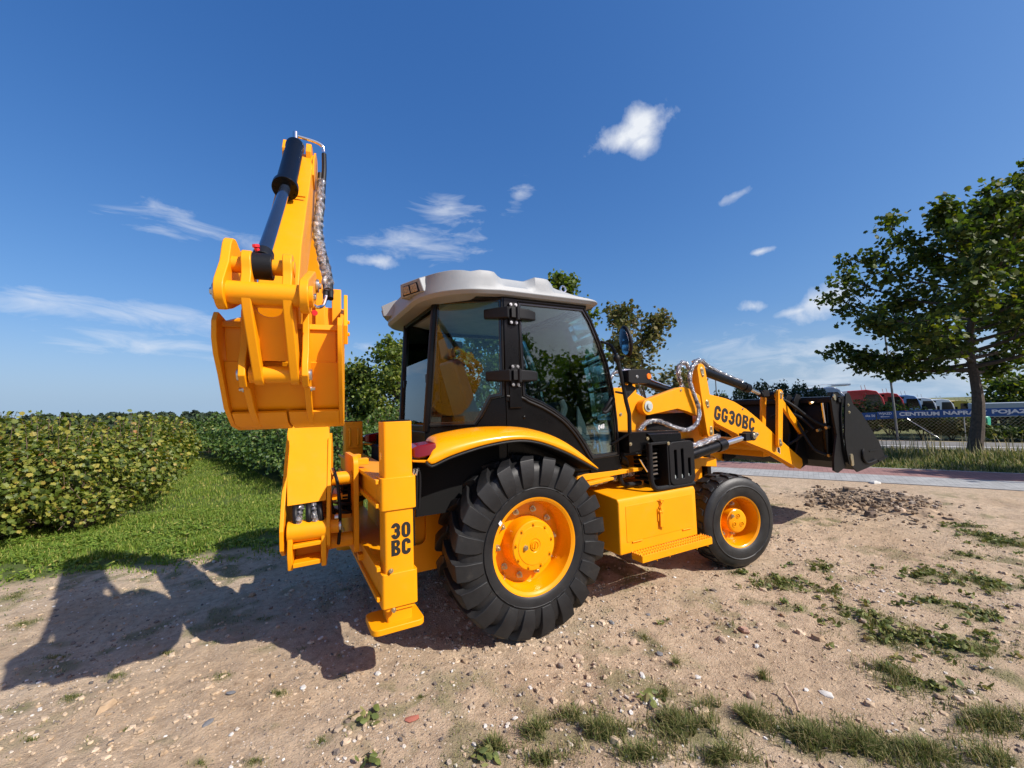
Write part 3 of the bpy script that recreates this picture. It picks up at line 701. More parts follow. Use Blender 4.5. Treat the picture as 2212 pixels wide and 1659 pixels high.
plate2d('link_web', wo, [h1], .014, frame_m(A(1.872,0,2.30) - (AA*.47+V(0,0,1)).normalized()*2.30*1.0, AB, (AA*.47+V(0,0,1))), YEL, hl)
lt = MB(); lt.cyl(A(1.735,-.08,1.995), A(1.735,.16,1.995), .040, n=28); lt.build('lower_pin', YEL, hl)
pt_ = MB(); pt_.cyl(A(1.83,-.13,2.485), A(1.83,.12,2.485), .036, n=24); pt_.build('upper_pin', YEL, hl)
for w0, w1 in ((-.168,-.130),(.150,.188)):
    q = MB(); aprism(q, capsule((1.905,2.338),(1.52,2.50),.078,.078,10) if w0 > 0 else [(1.905+.078*math.cos(R(a)),2.338+.078*math.sin(R(a))) for a in range(-90,31,20)]+[(1.89,2.48)]+[(1.77+.09*math.cos(R(a)),2.545+.075*math.sin(R(a))) for a in range(20,121,20)]+[(1.48,2.56),(1.44,2.46),(1.62,2.36),(1.80,2.29)], w0, w1)
    sl = q.build('side_link', YEL, mach, bevel=.006)
    e = MB(); ws = w1+.001 if w0 > 0 else w0-.001; d = .014 if w0 > 0 else -.014
    for s, z in ((1.905,2.338),(1.52,2.50)): e.cyl(A(s,ws,z), A(s,ws+d,z), .036, n=24); e.cyl(A(s,ws+d,z), A(s,ws+d*1.9,z), .016, n=6)
    e.build('link_pin', M['steel'], sl, bevel=.002)
g = MB(); g.cyl(A(1.82,.20,2.285), A(1.835,.205,2.28), .013, n=10); g.build('grease_cap', M['redcap'], mach)
# digging bucket
bo = [(.665,2.58),(.70,2.36),(.77,2.12),(.90,1.92),(1.08,1.79),(1.26,1.745),(1.40,1.765),(1.52,1.85),(1.62,1.99),(1.655,2.065)]
def arm_shell(pts, w0, w1, t):
    """thick curved sheet across w"""
    n = len(pts); ins = []
    for i in range(n):
        a = Vector(pts[max(i-1,0)]); b = Vector(pts[min(i+1,n-1)]); d = (b-a).normalized(); ins.append((pts[i][0]-d.y*t, pts[i][1]+d.x*t))
    poly = list(pts)+list(reversed(ins))
    q = MB(); aprism(q, poly, w0, w1); return q
W0, W1 = -.215, .312
bk_ = arm_shell(bo, W0+.012, W1-.012, .018).build('digging_bucket', YEL, mach, bevel=.003, ang=25)
band = arm_shell([(1.645,2.055),(1.685,2.20),(1.68,2.235)], W0+.02, W1-.02, .022).build('back_band', YEL, bk_, bevel=.004)
lipb = MB(); lipb.pprism([A(1.700,W0,2.225), A(1.700,W1,2.225), A(1.69,W1,2.255), A(1.69,W0,2.255)], -AA*.05); lipb.build('top_stiffener', YEL, bk_, bevel=.004)
for w0, w1 in ((W0-.010,W0+.012),(W1-.012,W1+.010)):
    q = MB(); aprism(q, [(.63,2.56),(.69,2.33),(.76,2.10),(.89,1.90),(1.07,1.77),(1.26,1.725),(1.42,1.75),(1.56,1.84),(1.67,2.0),(1.745,2.09),(1.775,2.16),(1.775,2.24),(1.74,2.285),(1.60,2.27),(1.2,2.38),(.80,2.55)], w0, w1)
    q.build('bucket_side_plate', YEL, bk_, bevel=.004)
# rolled edge along side plate and wear strip
for i, wv in enumerate((W0+.08, W1-.20)):
    q = arm_shell([(1.10,1.765),(1.27,1.725),(1.44,1.755),(1.52,1.815)], W0+.015+i*.255, W0+.015+i*.255+.245, .015); q.build('wear_plate', YEL, bk_, bevel=.003)
for w0, w1 in ((-.118,-.088),(.142,.172)):
    pr = [(1.06,1.80),(1.26,1.73),(1.42,1.745),(1.56,1.82),(1.68,1.93),(1.75,1.935),(1.795,1.985),(1.785,2.05),(1.745,2.12),(1.735,2.30),(1.66,2.40),(1.56,2.38),(1.56,2.20),(1.61,2.04),(1.52,1.88),(1.40,1.785),(1.26,1.76)]
    q = MB(); aprism(q, pr, w0, w1); e = q.build('bucket_ear', YEL, bk_, bevel=.005)
    hb = MB(); ws, d = (w1, .012) if w0 > 0 else (w0, -.012); hb.cyl(A(1.735,ws,1.995), A(1.735,ws+d,1.995), .028, n=20); hb.build('ear_pin', M['steel'], e); hb = MB(); hexbolt(hb, A(1.66,ws,1.93), AB*(1 if d > 0 else -1), .009, .02); hb.build('ear_bolt', M['steel'], e)
for wc in (-.175,-.06,.05,.16,.27):
    q = MB(); aprism(q, [(.70,2.40),(.735,2.44),(.73,2.56),(.70,2.72),(.665,2.72),(.65,2.60),(.655,2.44)], wc-.032, wc+.032); q.build('tooth', YEL, bk_, bevel=.006)
for w0, w1 in ((W0-.034,W0-.010),(W1+.010,W1+.034)):
    q = MB(); aprism(q, [(.84,2.30),(1.02,2.26),(1.06,2.38),(1.02,2.44),(1.0,2.50),(.93,2.62),(.88,2.60),(.88,2.50),(.82,2.44)], w0, w1); q.build('side_cutter', YEL, bk_, bevel=.004)
    q = MB(); ww = w1 if w1 > 0 else w0; dd = AB*(.012 if w1 > 0 else -.012)
    for s, z in ((.95,2.34),(.96,2.42)): q.cyl(A(s,ww,z), A(s,ww,z)+dd, .012, n=6)
    q.build('cutter_bolt', M['yellow'], bk_)
# ---------------------------------------------------------------- cab
DOOR = [(.03,2.745),(.055,1.90),(.12,1.865),(.25,1.815),(.372,1.75),(.49,1.67),(.609,1.56),(.70,1.44),(.79,1.295),(1.135,1.305),(1.128,1.65),(1.10,1.93),(1.04,2.20),(.955,2.42),(.86,2.62),(.77,2.746)]
QT = [(.0,2.755),(.01,1.905),(.12,1.888),(.205,1.74),(.265,1.662),(.704,1.665),(.60,2.775)]
Q0 = Vector((-.10,-.85,0)); QD = Vector((-.565,.42,0)).normalized()
GL, PR = M['glass'], M['blackglass']
def cab_side(sy):
    fr = plate2d('door_frame', DOOR, [inset(DOOR, .035)], .03, M_SIDE(-.85), PR, None, bev=.004)
    gl = MB(); gl.prism(inset(DOOR, .025), 'y', -.8545, -.848); g = gl.build('door_glass', GL, fr)
    sl = MB(); pts = [(x, -.868, z) for x, z in inset(DOOR, .012)]; sl.tube(pts+[pts[0]], .009, 8, caps=False); sl.build('door_seal', M['black_matte'], fr)
    # door handle: open bow
    hd = MB(); hd.tube(smooth_path([(.945,-.872,1.742),(.975,-.90,1.80),(1.03,-.905,1.87),(1.065,-.875,1.885)]), .015, 10)
    hd.tube(smooth_path([(.945,-.872,1.742),(.97,-.885,1.735),(1.03,-.89,1.79),(1.07,-.885,1.85),(1.065,-.875,1.885)]), .019, 10); hd.build('door_handle', M['black_matte'], fr)
    # quarter window
    MQ = frame_m(Q0, QD, (0,0,1))
    qf = plate2d('quarter_window', QT, [inset(QT, .032)], .03, MQ, PR, None, bev=.004)
    qg = MB(); qn = MQ.to_3x3() @ Vector((0,0,1)); qn = qn if qn.y < 0 else -qn
    qg.pprism([MQ @ Vector((a,b,0)) + qn*.004 for a, b in inset(QT, .022)], qn*.0065); qg.build('quarter_glass', GL, qf)
    sl = MB(); pts = [MQ @ Vector((a,b,0)) + qn*.017 for a, b in inset(QT, .008)]; sl.tube(pts+[pts[0]], .008, 8, caps=False); sl.build('window_seal', M['black_matte'], qf)
    # lower body panel
    lp = MB(); lp.prism([(-.10,1.90),(.055,1.89),(.12,1.858),(.25,1.808),(.372,1.742),(.49,1.662),(.60,1.552),(.69,1.432),(.782,1.285),(.80,1.20),(-.10,1.20)], 'y', -.862, -.83)
    q2 = [(0,1.90),(.12,1.882),(.20,1.734),(.262,1.655),(.704,1.658),(.715,1.20),(0,1.20)]
    lp.pprism([MQ @ Vector((a,b,0)) + qn*.012 for a, b in q2], -qn*.03)
    lo = lp.build('cab_body_panel', BLK, None, bevel=.004)
    sm = MB(); sm.tube(smooth_path([(-.10,-.868,1.905),(.05,-.868,1.888),(.12,-.868,1.853),(.25,-.868,1.80),(.372,-.868,1.735),(.49,-.868,1.655),(.60,-.868,1.545),(.69,-.868,1.425),(.785,-.868,1.28)]), .012, 8); sm.build('panel_trim', M['black_matte'], lo)
    for x, z in ((.045,1.62),(.07,1.72)):
        b = MB(); b.ball((x,-.865,z), .014, .008, .014, 8); b.build('panel_plug', BLK, lo)
    bp = MB(); bp.box(-.105,.035,-.872,-.82,1.86,2.76); bp.box(-.075,.045,-.882,-.86,1.80,1.99); po = bp.build('b_pillar', BLK, None, bevel=.008)
    hs = []
    for z in (2.615, 2.078):
        h = MB()
        h.prism(rrect(-.062,.022,z-.095,z+.095,.016,3), 'y', -.895, -.872)
        h.box(-.055,.0,-.925,-.890,z-.04,z+.045); h.cyl((.005,-.925,z-.06),(.005,-.925,z+.055),.018,n=14)
        ho = h.build('door_hinge', M['black_matte'], None, bevel=.004)
        a = MB(); a.loft([[(.015,-.93,z-.048),(.015,-.885,z-.05),(.015,-.885,z+.05),(.015,-.93,z+.048)], [(.13,-.915,z-.045),(.13,-.858,z-.05),(.13,-.858,z+.05),(.13,-.915,z+.045)], [(.215,-.88,z-.04),(.215,-.858,z-.045),(.215,-.858,z+.04),(.215,-.88,z+.035)]])
        a.build('hinge_arm', M['black_matte'], ho, bevel=.012)
        a = MB(); n2 = Vector((qn.x,qn.y,0))
        def qa(t, dz, o): return tuple(Q0 + QD*t + n2*o + Vector((0,0,z+dz)))
        a.loft([[qa(-.06,-.05,.02),qa(-.06,-.05,.075),qa(-.06,.05,.075),qa(-.06,.05,.02)], [qa(.05,-.05,.012),qa(.05,-.045,.06),qa(.05,.045,.06),qa(.05,.05,.012)], [qa(.165,-.045,.012),qa(.165,-.035,.032),qa(.165,.04,.032),qa(.165,.045,.012)]])
        a.build('hinge_arm', M['black_matte'], ho, bevel=.012)
        for x in (-.045, .004):
            for dz in (-.078, .078):
                b = MB(); hexbolt(b, (x,-.895,z+dz), (0,-1,0), .009, .010); b.build('hinge_bolt', M['steel'], ho)
        hs.append(ho)
    parts = [fr, qf, lo, po]+hs
    for o in parts: o.parent = mach
    return parts
for o in cab_side(-1): mirror(o, mach)
t = text_mesh('chalk_mark', '048', .062, frame_m((.925,-.8565,1.592), (1,0,.18), (-.18,0,1)), M['white'], mach, sx=.85, thick=.0006, shear=.25)
t['label'] = 'white hand-written number on the door glass'
# rear of the cab
TL = Vector((-.582,0,2.775)); BL = Vector((-.667,0,1.665))
rf = MB()
for sy in (-1, 1):
    rf.tube([(-.672,.435*sy,1.62), (-.582,.492*sy,2.80)], .034, 8)
rf.box(-.69,-.645,-.45,.45,1.62,1.675); rf.box(-.61,-.56,-.50,.50,2.70,2.80)
rwf = rf.build('rear_window_frame', BLK, mach, bevel=.004)
rg = MB(); rg.pprism([(-.664,-.41,1.675),(-.664,.41,1.675),(-.622,.44,2.27),(-.622,-.44,2.27)], (-.006,0,0)); rg.build('rear_glass', GL, rwf)
cl = MB()
for y in (-.40, .40): cl.prism(rrect(y-.025,y+.025,2.05,2.13,.012,3), 'x', -.655, -.63)
cl.build('glass_catch', M['black_matte'], rwf, bevel=.004)
rp = MB(); rp.box(-.69,-.66,-.45,.45,1.20,1.62); rp.build('cab_rear_panel', BLK, mach, bevel=.005)
# windscreen, pillars
ws_ = MB()
curve = [(1.142,1.20),(1.138,1.305),(1.128,1.65),(1.10,1.93),(1.04,2.20),(.955,2.42),(.86,2.62),(.77,2.75)]
ws_.strip([[(x-.012, y, z) for y in (-.82,-.4,0,.4,.82)] for x, z in curve[1:]]); wso = ws_.build('windscreen', GL, mach, solid=.006)
ap = MB()
for sy in (-1, 1): ap.tube([(x-.01, .835*sy, z) for x, z in curve], .030, 8)
ap.box(.72,.80,-.83,.83,2.70,2.77); ap.box(1.10,1.15,-.83,.83,1.18,1.31); ap.build('a_pillar_frame', BLK, mach)
hr = MB()
for sy in (-1, 1):
    hr.tube([(.80,.83*sy,2.755),(-.09,.83*sy,2.76),(-.58,.48*sy,2.785)], .034, 8)
hr.build('header_rail', BLK, mach)
fl = MB(); fl.prism([(1.13,-.84),(1.13,.84),(-.10,.84),(-.66,.43),(-.66,-.43),(-.10,-.84)], 'z', 1.14, 1.20); fl.build('cab_floor', M['dark'], mach)
ssk = MB(); ssk.box(.78,1.14,-.86,-.80,1.17,1.30); ssk.build('door_sill', BLK, mach, bevel=.004); 
hd = MB(); hd.prism([(.80,-.82),(.80,.82),(-.10,.82),(-.57,.46),(-.57,-.46),(-.10,-.82)], 'z', 2.742, 2.752); hd.build('headliner', M['cream'], mach)
# interior
st = MB(); st.box(-.12,.36,-.24,.24,1.56,1.70); st.box(-.05,.30,-.18,.18,1.2,1.56); so = st.build('operator_seat', M['seat'], mach, bevel=.03, seg=3)
sb = MB(); sb.hexa([(-.16,-.24,1.68),(-.04,-.24,1.68),(-.04,.24,1.68),(-.16,.24,1.68),(-.34,-.21,2.30),(-.22,-.21,2.30),(-.22,.21,2.30),(-.34,.21,2.30)]); sb.build('seat_back', M['seat'], so, bevel=.04, seg=3)
sb = MB(); sb.hexa([(-.33,-.13,2.32),(-.25,-.13,2.32),(-.25,.13,2.32),(-.33,.13,2.32),(-.37,-.12,2.53),(-.29,-.12,2.53),(-.29,.12,2.53),(-.37,.12,2.53)]); sb.build('headrest', M['seat'], so, bevel=.03, seg=3)
cn = MB(); cn.hexa([(.30,-.60,1.2),(.72,-.60,1.2),(.72,-.42,1.2),(.30,-.42,1.2),(.22,-.60,1.76),(.60,-.60,1.66),(.60,-.42,1.66),(.22,-.42,1.76)]); cn.build('side_console', M['black_matte'], mach, bevel=.015)
for x, y, dx in ((.28,-.52,-.06),(.38,-.50,-.05),(.46,-.53,-.02)):
    l = MB(); l.tube([(x,y,1.70),(x+dx,y,2.0)], .011, 8); l.ball((x+dx,y,2.02), .03, .03, .045, 8)
    for k in range(5): l.lathe([(.0,1.72+k*.022),(.045-.004*k,1.725+k*.022),(.0,1.738+k*.022)], org=(x,y,0), axis='z', n=12)
    l.build('control_lever', M['black_matte'], mach)
dsh = MB(); dsh.prism([(.78,1.2),(1.08,1.2),(1.06,1.75),(.92,1.86),(.80,1.80),(.86,1.55)], 'y', -.28, .28); dsh.build('dashboard', M['black_matte'], mach, bevel=.02)
cl = MB(); cl.tube([(.95,0,1.6),(.72,0,1.98)], .035, 12); cl.build('steering_column', M['black_matte'], mach)
sw = MB(); mt = frame_m((.70,0,2.0), (0,1,0), (.85,0,.5)); n = 28
sw.tube([mt @ Vector((.19*math.cos(2*math.pi*k/n), .19*math.sin(2*math.pi*k/n), 0)) for k in range(n+1)], .016, 8); sw.tube([mt @ Vector((-.19,0,0)), mt @ Vector((.19,0,0))], .014, 8); sw.build('steering_wheel', M['black_matte'], mach)
fc = MB(); fc.tube(smooth_path([(.58,-.70,1.86),(.60,-.72,1.78),(.57,-.72,1.68),(.66,-.72,1.60),(.84,-.74,1.48)]), [.03]*24+[.035], 10); fc.build('door_grab_rail', M['cream'], mach)
fd = MB(); fd.hexa([(.82,-.62,1.44),(1.0,-.62,1.40),(1.0,-.60,1.40),(.82,-.60,1.44),(.84,-.62,1.80),(.92,-.62,1.62),(.92,-.60,1.62),(.84,-.60,1.80)]); fd.build('document_pouch', M['cream'], mach)
ib = MB(); ib.tube([(-.52,.60,1.7),(-.50,.62,2.70)], .02, 8); ib.tube([(.02,.82,1.9),(.02,.82,2.7)], .03, 8); ib.build('grab_bar', M['black_matte'], mach)

# roof: lofted shell with moulded ridges
def roof_outline(x0, x1, hw, rr, rf_, n=10):
    p = []
    p += [(x1-rf_+rf_*math.cos(R(a)), hw-rf_+rf_*math.sin(R(a))) for a in np.linspace(0,90,n)]
    p += [(x, hw) for x in np.linspace(x1-rf_, x0+rr, 26)[1:-1]]
    p += [(x0+rr+rr*math.cos(R(a)), hw-rr*1.15+rr*1.15*math.sin(R(a))) for a in np.linspace(90,180,n)]
    q = [(x, -y) for x, y in reversed(p)]
    return p+q
def roof_ring(x0, x1, hw, rr, rf_, zf):
    return [(x, y, zf(x, y)) for x, y in roof_outline(x0, x1, hw, rr, rf_)]
def tilt(x): return .0 if x > -.15 else (x+.15)*.07
def ridge(x, lo, hi):
    """moulded steps along the side of the roof"""
    return 0.0
rings = [roof_ring(-.70,.74,.80,.34,.15, lambda x,y: 2.765+tilt(x)),
         roof_ring(-.755,.93,.915,.42,.16, lambda x,y: 2.765+tilt(x)-.0),
         roof_ring(-.785,.975,.940,.43,.17, lambda x,y: 2.795+tilt(x)+.0),
         roof_ring(-.783,.965,.932,.43,.17, lambda x,y: 2.835+tilt(x)-max(0,x-.55)*.07)]
def side_step(x):
    """0..1 : how far the upper shoulder is pulled out (moulded panels)"""
    pts = [(-1,.9),(-.50,1.0),(-.46,.70),(-.42,.70),(-.38,1.0),(-.22,1.0),(-.14,.12),(.12,.08),(.19,.92),(.34,.92),(.42,.0),(1,0)]
    for (a, u), (b, v) in zip(pts, pts[1:]):
        if a <= x <= b: return u+(v-u)*(x-a)/(b-a)
    return 0
def shoulder(hw, z, k):
    r = []
    for x, y in roof_outline(-.755,.93,hw,.41,.16):
        s = side_step(x); f = 1.0+(.062*s*k) if abs(y) > hw*.6 else 1.0
        r.append((x, y*f, z + .044*s*k - .004 + tilt(x)*.5 - max(0, x-.30)*.17))
    return r
rings += [shoulder(.905, 2.862, .6), shoulder(.875, 2.915, 1.0)]
rings.append([(x*.88+.0, y*.86, 2.950+.018*side_step(x)-.006-max(0,x-.30)*.15+tilt(x)*.4) for x, y in roof_outline(-.755,.93,.875,.41,.16)])
rings.append([(x*.5, y*.5, 2.965-max(0,x*.5-.3)*.1) for x, y in roof_outline(-.755,.93,.875,.41,.16)])
rm = MB(); rm.loft(rings); roof = rm.build('cab_roof', M['roof'], mach, bevel=.006, ang=24)
und = MB(); und.prism([(x*.92,y*.92) for x, y in roof_outline(-.80,.90,.90,.40,.15)], 'z', 2.752, 2.764); und.build('roof_underside', M['black_matte'], roof)
# moulded spine on top towards the rear, lamp housings at the rear corners
for sy in (-1, 1):
    hs = MB(); a = Vector((-.745,.50*sy,2.825)); fwd = Vector((-.93,.36*sy,0)).normalized(); rt_ = Vector((-fwd.y,fwd.x,0))
    def L(f, r, z): return tuple(a + fwd*f + rt_*r + Vector((0,0,z)))
    hs.loft([[L(-.30,-.20,-.03),L(-.30,.20,-.03),L(-.30,.17,.165),L(-.30,-.17,.165)], [L(-.06,-.18,-.03),L(-.06,.18,-.03),L(-.06,.145,.145),L(-.06,-.145,.145)], [L(.06,-.165,-.035),L(.06,.165,-.035),L(.085,.135,.082),L(.085,-.135,.082)]])
    ho = hs.build('lamp_housing', M['roof'], roof, bevel=.012)
    bz = MB(); bz.hexa([L(.055,-.115,-.025),L(.066,-.115,-.025),L(.066,.115,-.025),L(.055,.115,-.025),L(.066,-.10,.055),L(.082,-.10,.055),L(.082,.10,.055),L(.066,.10,.055)]); bz.build('lamp_bezel', M['black_matte'], roof)
    for r in (-.052, .052):
        ln_ = MB(); ln_.hexa([L(.066,r-.044,-.018),L(.076,r-.044,-.018),L(.076,r+.044,-.018),L(.066,r+.044,-.018),L(.080,r-.04,.046),L(.092,r-.04,.046),L(.092,r+.04,.046),L(.080,r+.04,.046)])
        ln_.build('work_lamp', M['lens'] if 'lens' in M else simple_mat('amber_tinted_lens', (.32,.22,.15), .12, coat=.8, scale=60, var=.4), roof, bevel=.006)
for x, y, z in ((-.20,-.62,2.965), (.64,-.72,2.905)):
    e = MB(); e.cyl((x,y,z-.03),(x,y,z+.012),.014,n=12); n = 20
    e.tube([(x+.030*math.cos(2*math.pi*k/n), y, z+.042+.030*math.sin(2*math.pi*k/n)) for k in range(n+1)], .010, 8); e.build('lifting_eye', M['chrome'], roof)

# ---------------------------------------------------------------- fenders
fo = [(-.89,1.452),(-.865,1.43),(-.83,1.425),(-.685,1.475),(-.42,1.531),(-.144,1.552),(.072,1.514),(.313,1.417),(.47,1.335),(.63,1.25)]
fc_ = [(-.80,1.50),(-.80,1.56),(-.76,1.597),(-.66,1.62),(-.43,1.645),(-.15,1.642),(.06,1.618),(.27,1.555),(.48,1.435),(.70,1.262)]
fo = smooth_path([(x,-1.135,z) for x, z in fo], 5); fc_ = smooth_path([(x,-.985,z) for x, z in fc_], 5)
fe = MB(); rows = []
for a, b in zip(fo, fc_):
    mid = (a+b)/2
    rows.append([a, Vector((a.x*.9+b.x*.1,-1.143,a.z+(b.z-a.z)*.25)), Vector((a.x*.7+b.x*.3,-1.125,a.z+(b.z-a.z)*.52)), Vector((a.x*.35+b.x*.65,-1.07,a.z+(b.z-a.z)*.84)), b, Vector((b.x+.0,-.90,b.z+.012)), Vector((b.x,-.82,b.z+.010))])
fe.strip(rows); fen = fe.build('rear_fender', M['yellow_gloss'], mach, solid=.012, ang=60, sub=1)
lt = MB(); lt.tube([p+V(0,.004,-.010) for p in fo], .010, 8); lt.build('fender_edge_trim', M['black_matte'], fen)
li = MB(); li.strip([[p+V(0,.01,-.012), p+V(0,.16,-.015), p+V(0,.35,-.02)] for p in fo]); li.build('fender_liner', M['dark'], fen, solid=.006)
tl = MB(); tl.loft([[(-.968,-1.075,1.478),(-.968,-.92,1.478),(-.968,-.92,1.545),(-.968,-1.07,1.540)],[(-.93,-1.105,1.468),(-.93,-.90,1.468),(-.93,-.90,1.565),(-.93,-1.09,1.556)],[(-.80,-1.115,1.490),(-.80,-.93,1.49),(-.80,-.93,1.578),(-.80,-1.09,1.572)]])
tlo = tl.build('tail_lamp', M['red_plastic'], fen, bevel=.012, seg=3)
tb_ = MB(); tb_.hexa([(-.975,-1.10,1.448),(-.82,-1.135,1.43),(-.82,-.88,1.43),(-.975,-.88,1.448),(-.975,-1.10,1.462),(-.82,-1.14,1.45),(-.82,-.88,1.45),(-.975,-.88,1.462)]); tb_.build('tail_lamp_shelf', M['yellow_gloss'], fen, bevel=.004)
td = MB(); td.box(-.975,-.964,-1.06,-.93,1.485,1.535); td.build('tail_lamp_lens', simple_mat('dim_red_lens', (.22,.03,.02), .15, coat=.7), fen, bevel=.006)
mirror(fen, mach)
ip = MB(); ip.prism([(-.88,1.0),(.66,1.0),(.74,1.22),(.52,1.40),(.28,1.53),(0,1.60),(-.45,1.62),(-.86,1.56)], 'y', -.82, -.80); ip.build('wheel_arch_panel', M['dark'], mach); 
ip2 = MB(); ip2.prism([(-.88,1.0),(.66,1.0),(.74,1.22),(.52,1.40),(.28,1.53),(0,1.60),(-.45,1.62),(-.86,1.56)], 'y', .80, .82); ip2.build('wheel_arch_panel', M['dark'], mach)
bx = MB(); bx.box(-.92,-.68,-.80,.80,1.20,1.46); bx.build('rear_cross_panel', M['dark'], mach, bevel=.01)
sb_ = MB(); sb_.prism([(.55,1.10),(1.45,1.13),(1.45,1.16),(.72,1.165),(.55,1.14)], 'y', -.86, -.50); sb_.prism([(.62,1.06),(1.0,1.09),(1.0,1.115),(.62,1.09)], 'y', -.92, -.60); sb_.build('cab_mount', YEL, mach, bevel=.004)
fpth = smooth_path([(.70,-.76,1.035),(.814,-.74,1.045),(1.044,-.74,1.068),(1.422,-.74,1.10),(1.65,-.74,1.12)])
fp_ = MB(); fp_.tube(fpth, .034, 14); fpo = fp_.build('exhaust_pipe', M['black_matte'], mach)
fp_ = MB(); fp_.tube(fpth, [.040+.008*math.sin(2.3*k)+.004*math.sin(5.1*k) for k in range(len(fpth))], 12); fp_.build('plastic_wrap', M['film'], fpo)

# ---------------------------------------------------------------- hood and loader tower
hd = MB(); hd.loft([[(1.30,-.46,1.05),(1.30,.46,1.05),(1.30,.46,1.80),(1.30,.30,1.95),(1.30,-.30,1.95),(1.30,-.46,1.80)],[(2.30,-.44,1.05),(2.30,.44,1.05),(2.30,.44,1.70),(2.30,.30,1.84),(2.30,-.30,1.84),(2.30,-.44,1.70)],[(3.0,-.40,1.05),(3.0,.40,1.05),(3.0,.40,1.55),(3.0,.28,1.68),(3.0,-.28,1.68),(3.0,-.40,1.55)]])
hood = hd.build('engine_hood', YEL, mach, bevel=.03, seg=3)
gr = MB(); gr.prism(rrect(1.95,2.75,1.46,1.68,.03,3), 'y', -.455, -.425); gr.prism(rrect(2.0,2.75,1.20,1.36,.03,3), 'y', -.455, -.425)
grl = gr.build('hood_grille', M['dark'], hood)
for k in range(14):
    g = MB(); g.box(1.98,2.72,-.458,-.452,1.475+k*.0145,1.480+k*.0145); g.build('grille_bar', M['black_matte'], hood)
for sy in (-1, 1):
    tw = MB(); tw.prism([(1.33,1.0),(1.33,1.96),(1.36,1.99),(1.56,1.99),(1.72,1.93),(1.93,1.84),(1.95,1.74),(1.84,1.66),(1.70,1.58),(1.66,1.40),(1.74,1.12),(1.74,1.0)], 'y', .50*sy, .54*sy)
    tw.prism([(1.33,1.0),(1.33,1.96),(1.345,1.985),(1.49,1.985),(1.50,1.0)], 'y', .54*sy, .60*sy)
    to = tw.build('loader_tower', YEL, mach, bevel=.005)
    b = MB(); b.cyl((1.79,.48*sy,1.775),(1.79,.60*sy,1.775),.075,n=28); b.build('pivot_boss', YEL, to, bevel=.004)
    b = MB(); hexbolt(b, (1.42,.60*sy,1.70), (0,sy,0), .013, .014); b.build('tower_bolt', M['brass'], to)
ct = MB(); ct.box(1.33,1.52,-.5,.5,1.88,1.96); ct.build('tower_cross_member', YEL, mach, bevel=.006)

# ---------------------------------------------------------------- loader arms
ARM_R = arc(1.79,1.765,.088,100,280,10)+[(2.26,1.735),(2.42,1.70),(2.61,1.637),(2.66,1.70),(2.69,1.80),(2.68,1.872),(2.56,1.945),(2.42,1.985),(2.33,1.985)]
ARM_F = arc(2.70,2.20,.072,10,190,8)+[(2.66,1.95),(2.735,1.45)]+arc(2.805,1.43,.064,190,330,6)+[(2.865,1.58),(2.93,1.532),(3.31,1.384),(3.40,1.32),(3.52,1.265),(3.96,1.124),(4.62,.835),(4.72,.805),(4.78,.86),(4.77,.945),(4.5,1.11),(4.12,1.345),(3.80,1.55),(3.54,1.695),(3.30,1.795),(3.13,1.84),(2.83,1.895)]
def loader_arm():
    a = MB(); a.prism(ARM_R, 'y', -.645, -.56); o = a.build('loader_arm', YEL, mach, bevel=.006)
    f = MB(); f.prism(ARM_F, 'y', -.66, -.63); f.build('arm_plate', YEL, o, bevel=.004)
    f = MB(); f.prism([(x, z) for x, z in ARM_F], 'y', -.57, -.54); f.build('arm_plate', YEL, o, bevel=.004)
    f = MB(); f.prism(inset(ARM_F, .012), 'y', -.63, -.57); f.build('arm_web', YEL, o)
    for x, z, r in ((1.79,1.775,.046),):
        p = MB(); p.lathe([(0,-.030),(.030,-.030),(.034,-.024),(.036,-.012),(.060,-.010),(.062,0)], org=(x,-.645,z), axis='y', n=28); p.build('pivot_pin', M['cream'], o)
    for x, z, dx, dz in ((2.702,2.20,.015,-.07),(2.765,1.80,.012,-.05),(2.812,1.43,0,.06)):
        p = MB(); p.prism(capsule((x,z),(x+dx,z+dz),.030,.020), 'y', -.668, -.66); po = p.build('pin_keeper', M['brass'], o, bevel=.002)
        for q in ((x,z,.014),(x+dx,z+dz,.009)):
            b = MB(); hexbolt(b, (q[0],-.668,q[1]), (0,-1,0), q[2], .012); b.build('keeper_bolt', M['brass'], o)
    for x, z in ((2.33,1.95),(3.46,1.70)):
        b = MB(); hexbolt(b, (x,-.66 if x > 2.7 else -.645,z), (0,-1,0), .011, .012); b.build('arm_bolt', M['brass'], o)
    return o
la = loader_arm(); la2 = mirror(la, mach)
letters('GG30BC', (3.275,-.6603,1.580), (1,0,-.25), (.03,0,1), .176, .122, .043, .019, la)
xt = MB(); xt.cyl((3.95,-.545,1.20),(3.95,.545,1.20),.085,n=32); xt.build('arm_cross_tube', YEL, mach)
xb = MB(); xb.prism([(4.05,1.02),(4.20,1.02),(4.20,1.14),(4.05,1.14)], 'y', -.54, .54); xb.build('arm_cross_beam', YEL, mach, bevel=.006)
lb = MB(); lb.prism([(4.075,1.10),(4.12,1.10),(4.115,1.16),(4.07,1.16)], 'y', -.6606, -.6603)
wl_ = MB(); wl_.prism([(4.165,1.10),(4.235,1.055),(4.235,1.22),(4.175,1.25)], 'y', -.6625, -.6605); wlo = wl_.build('warning_label', M['label_white'], la)
wl_ = MB(); wl_.prism([(4.170,1.10),(4.230,1.062),(4.230,1.135),(4.173,1.165)], 'y', -.6635, -.6626); wl_.build('warning_label_print', M['decal_black'], la)
wl_ = MB(); wl_.cyl((4.203,-.6625,1.185),(4.203,-.6637,1.185),.021,n=20); wl_.build('warning_label_sign', M['label_red'], la)
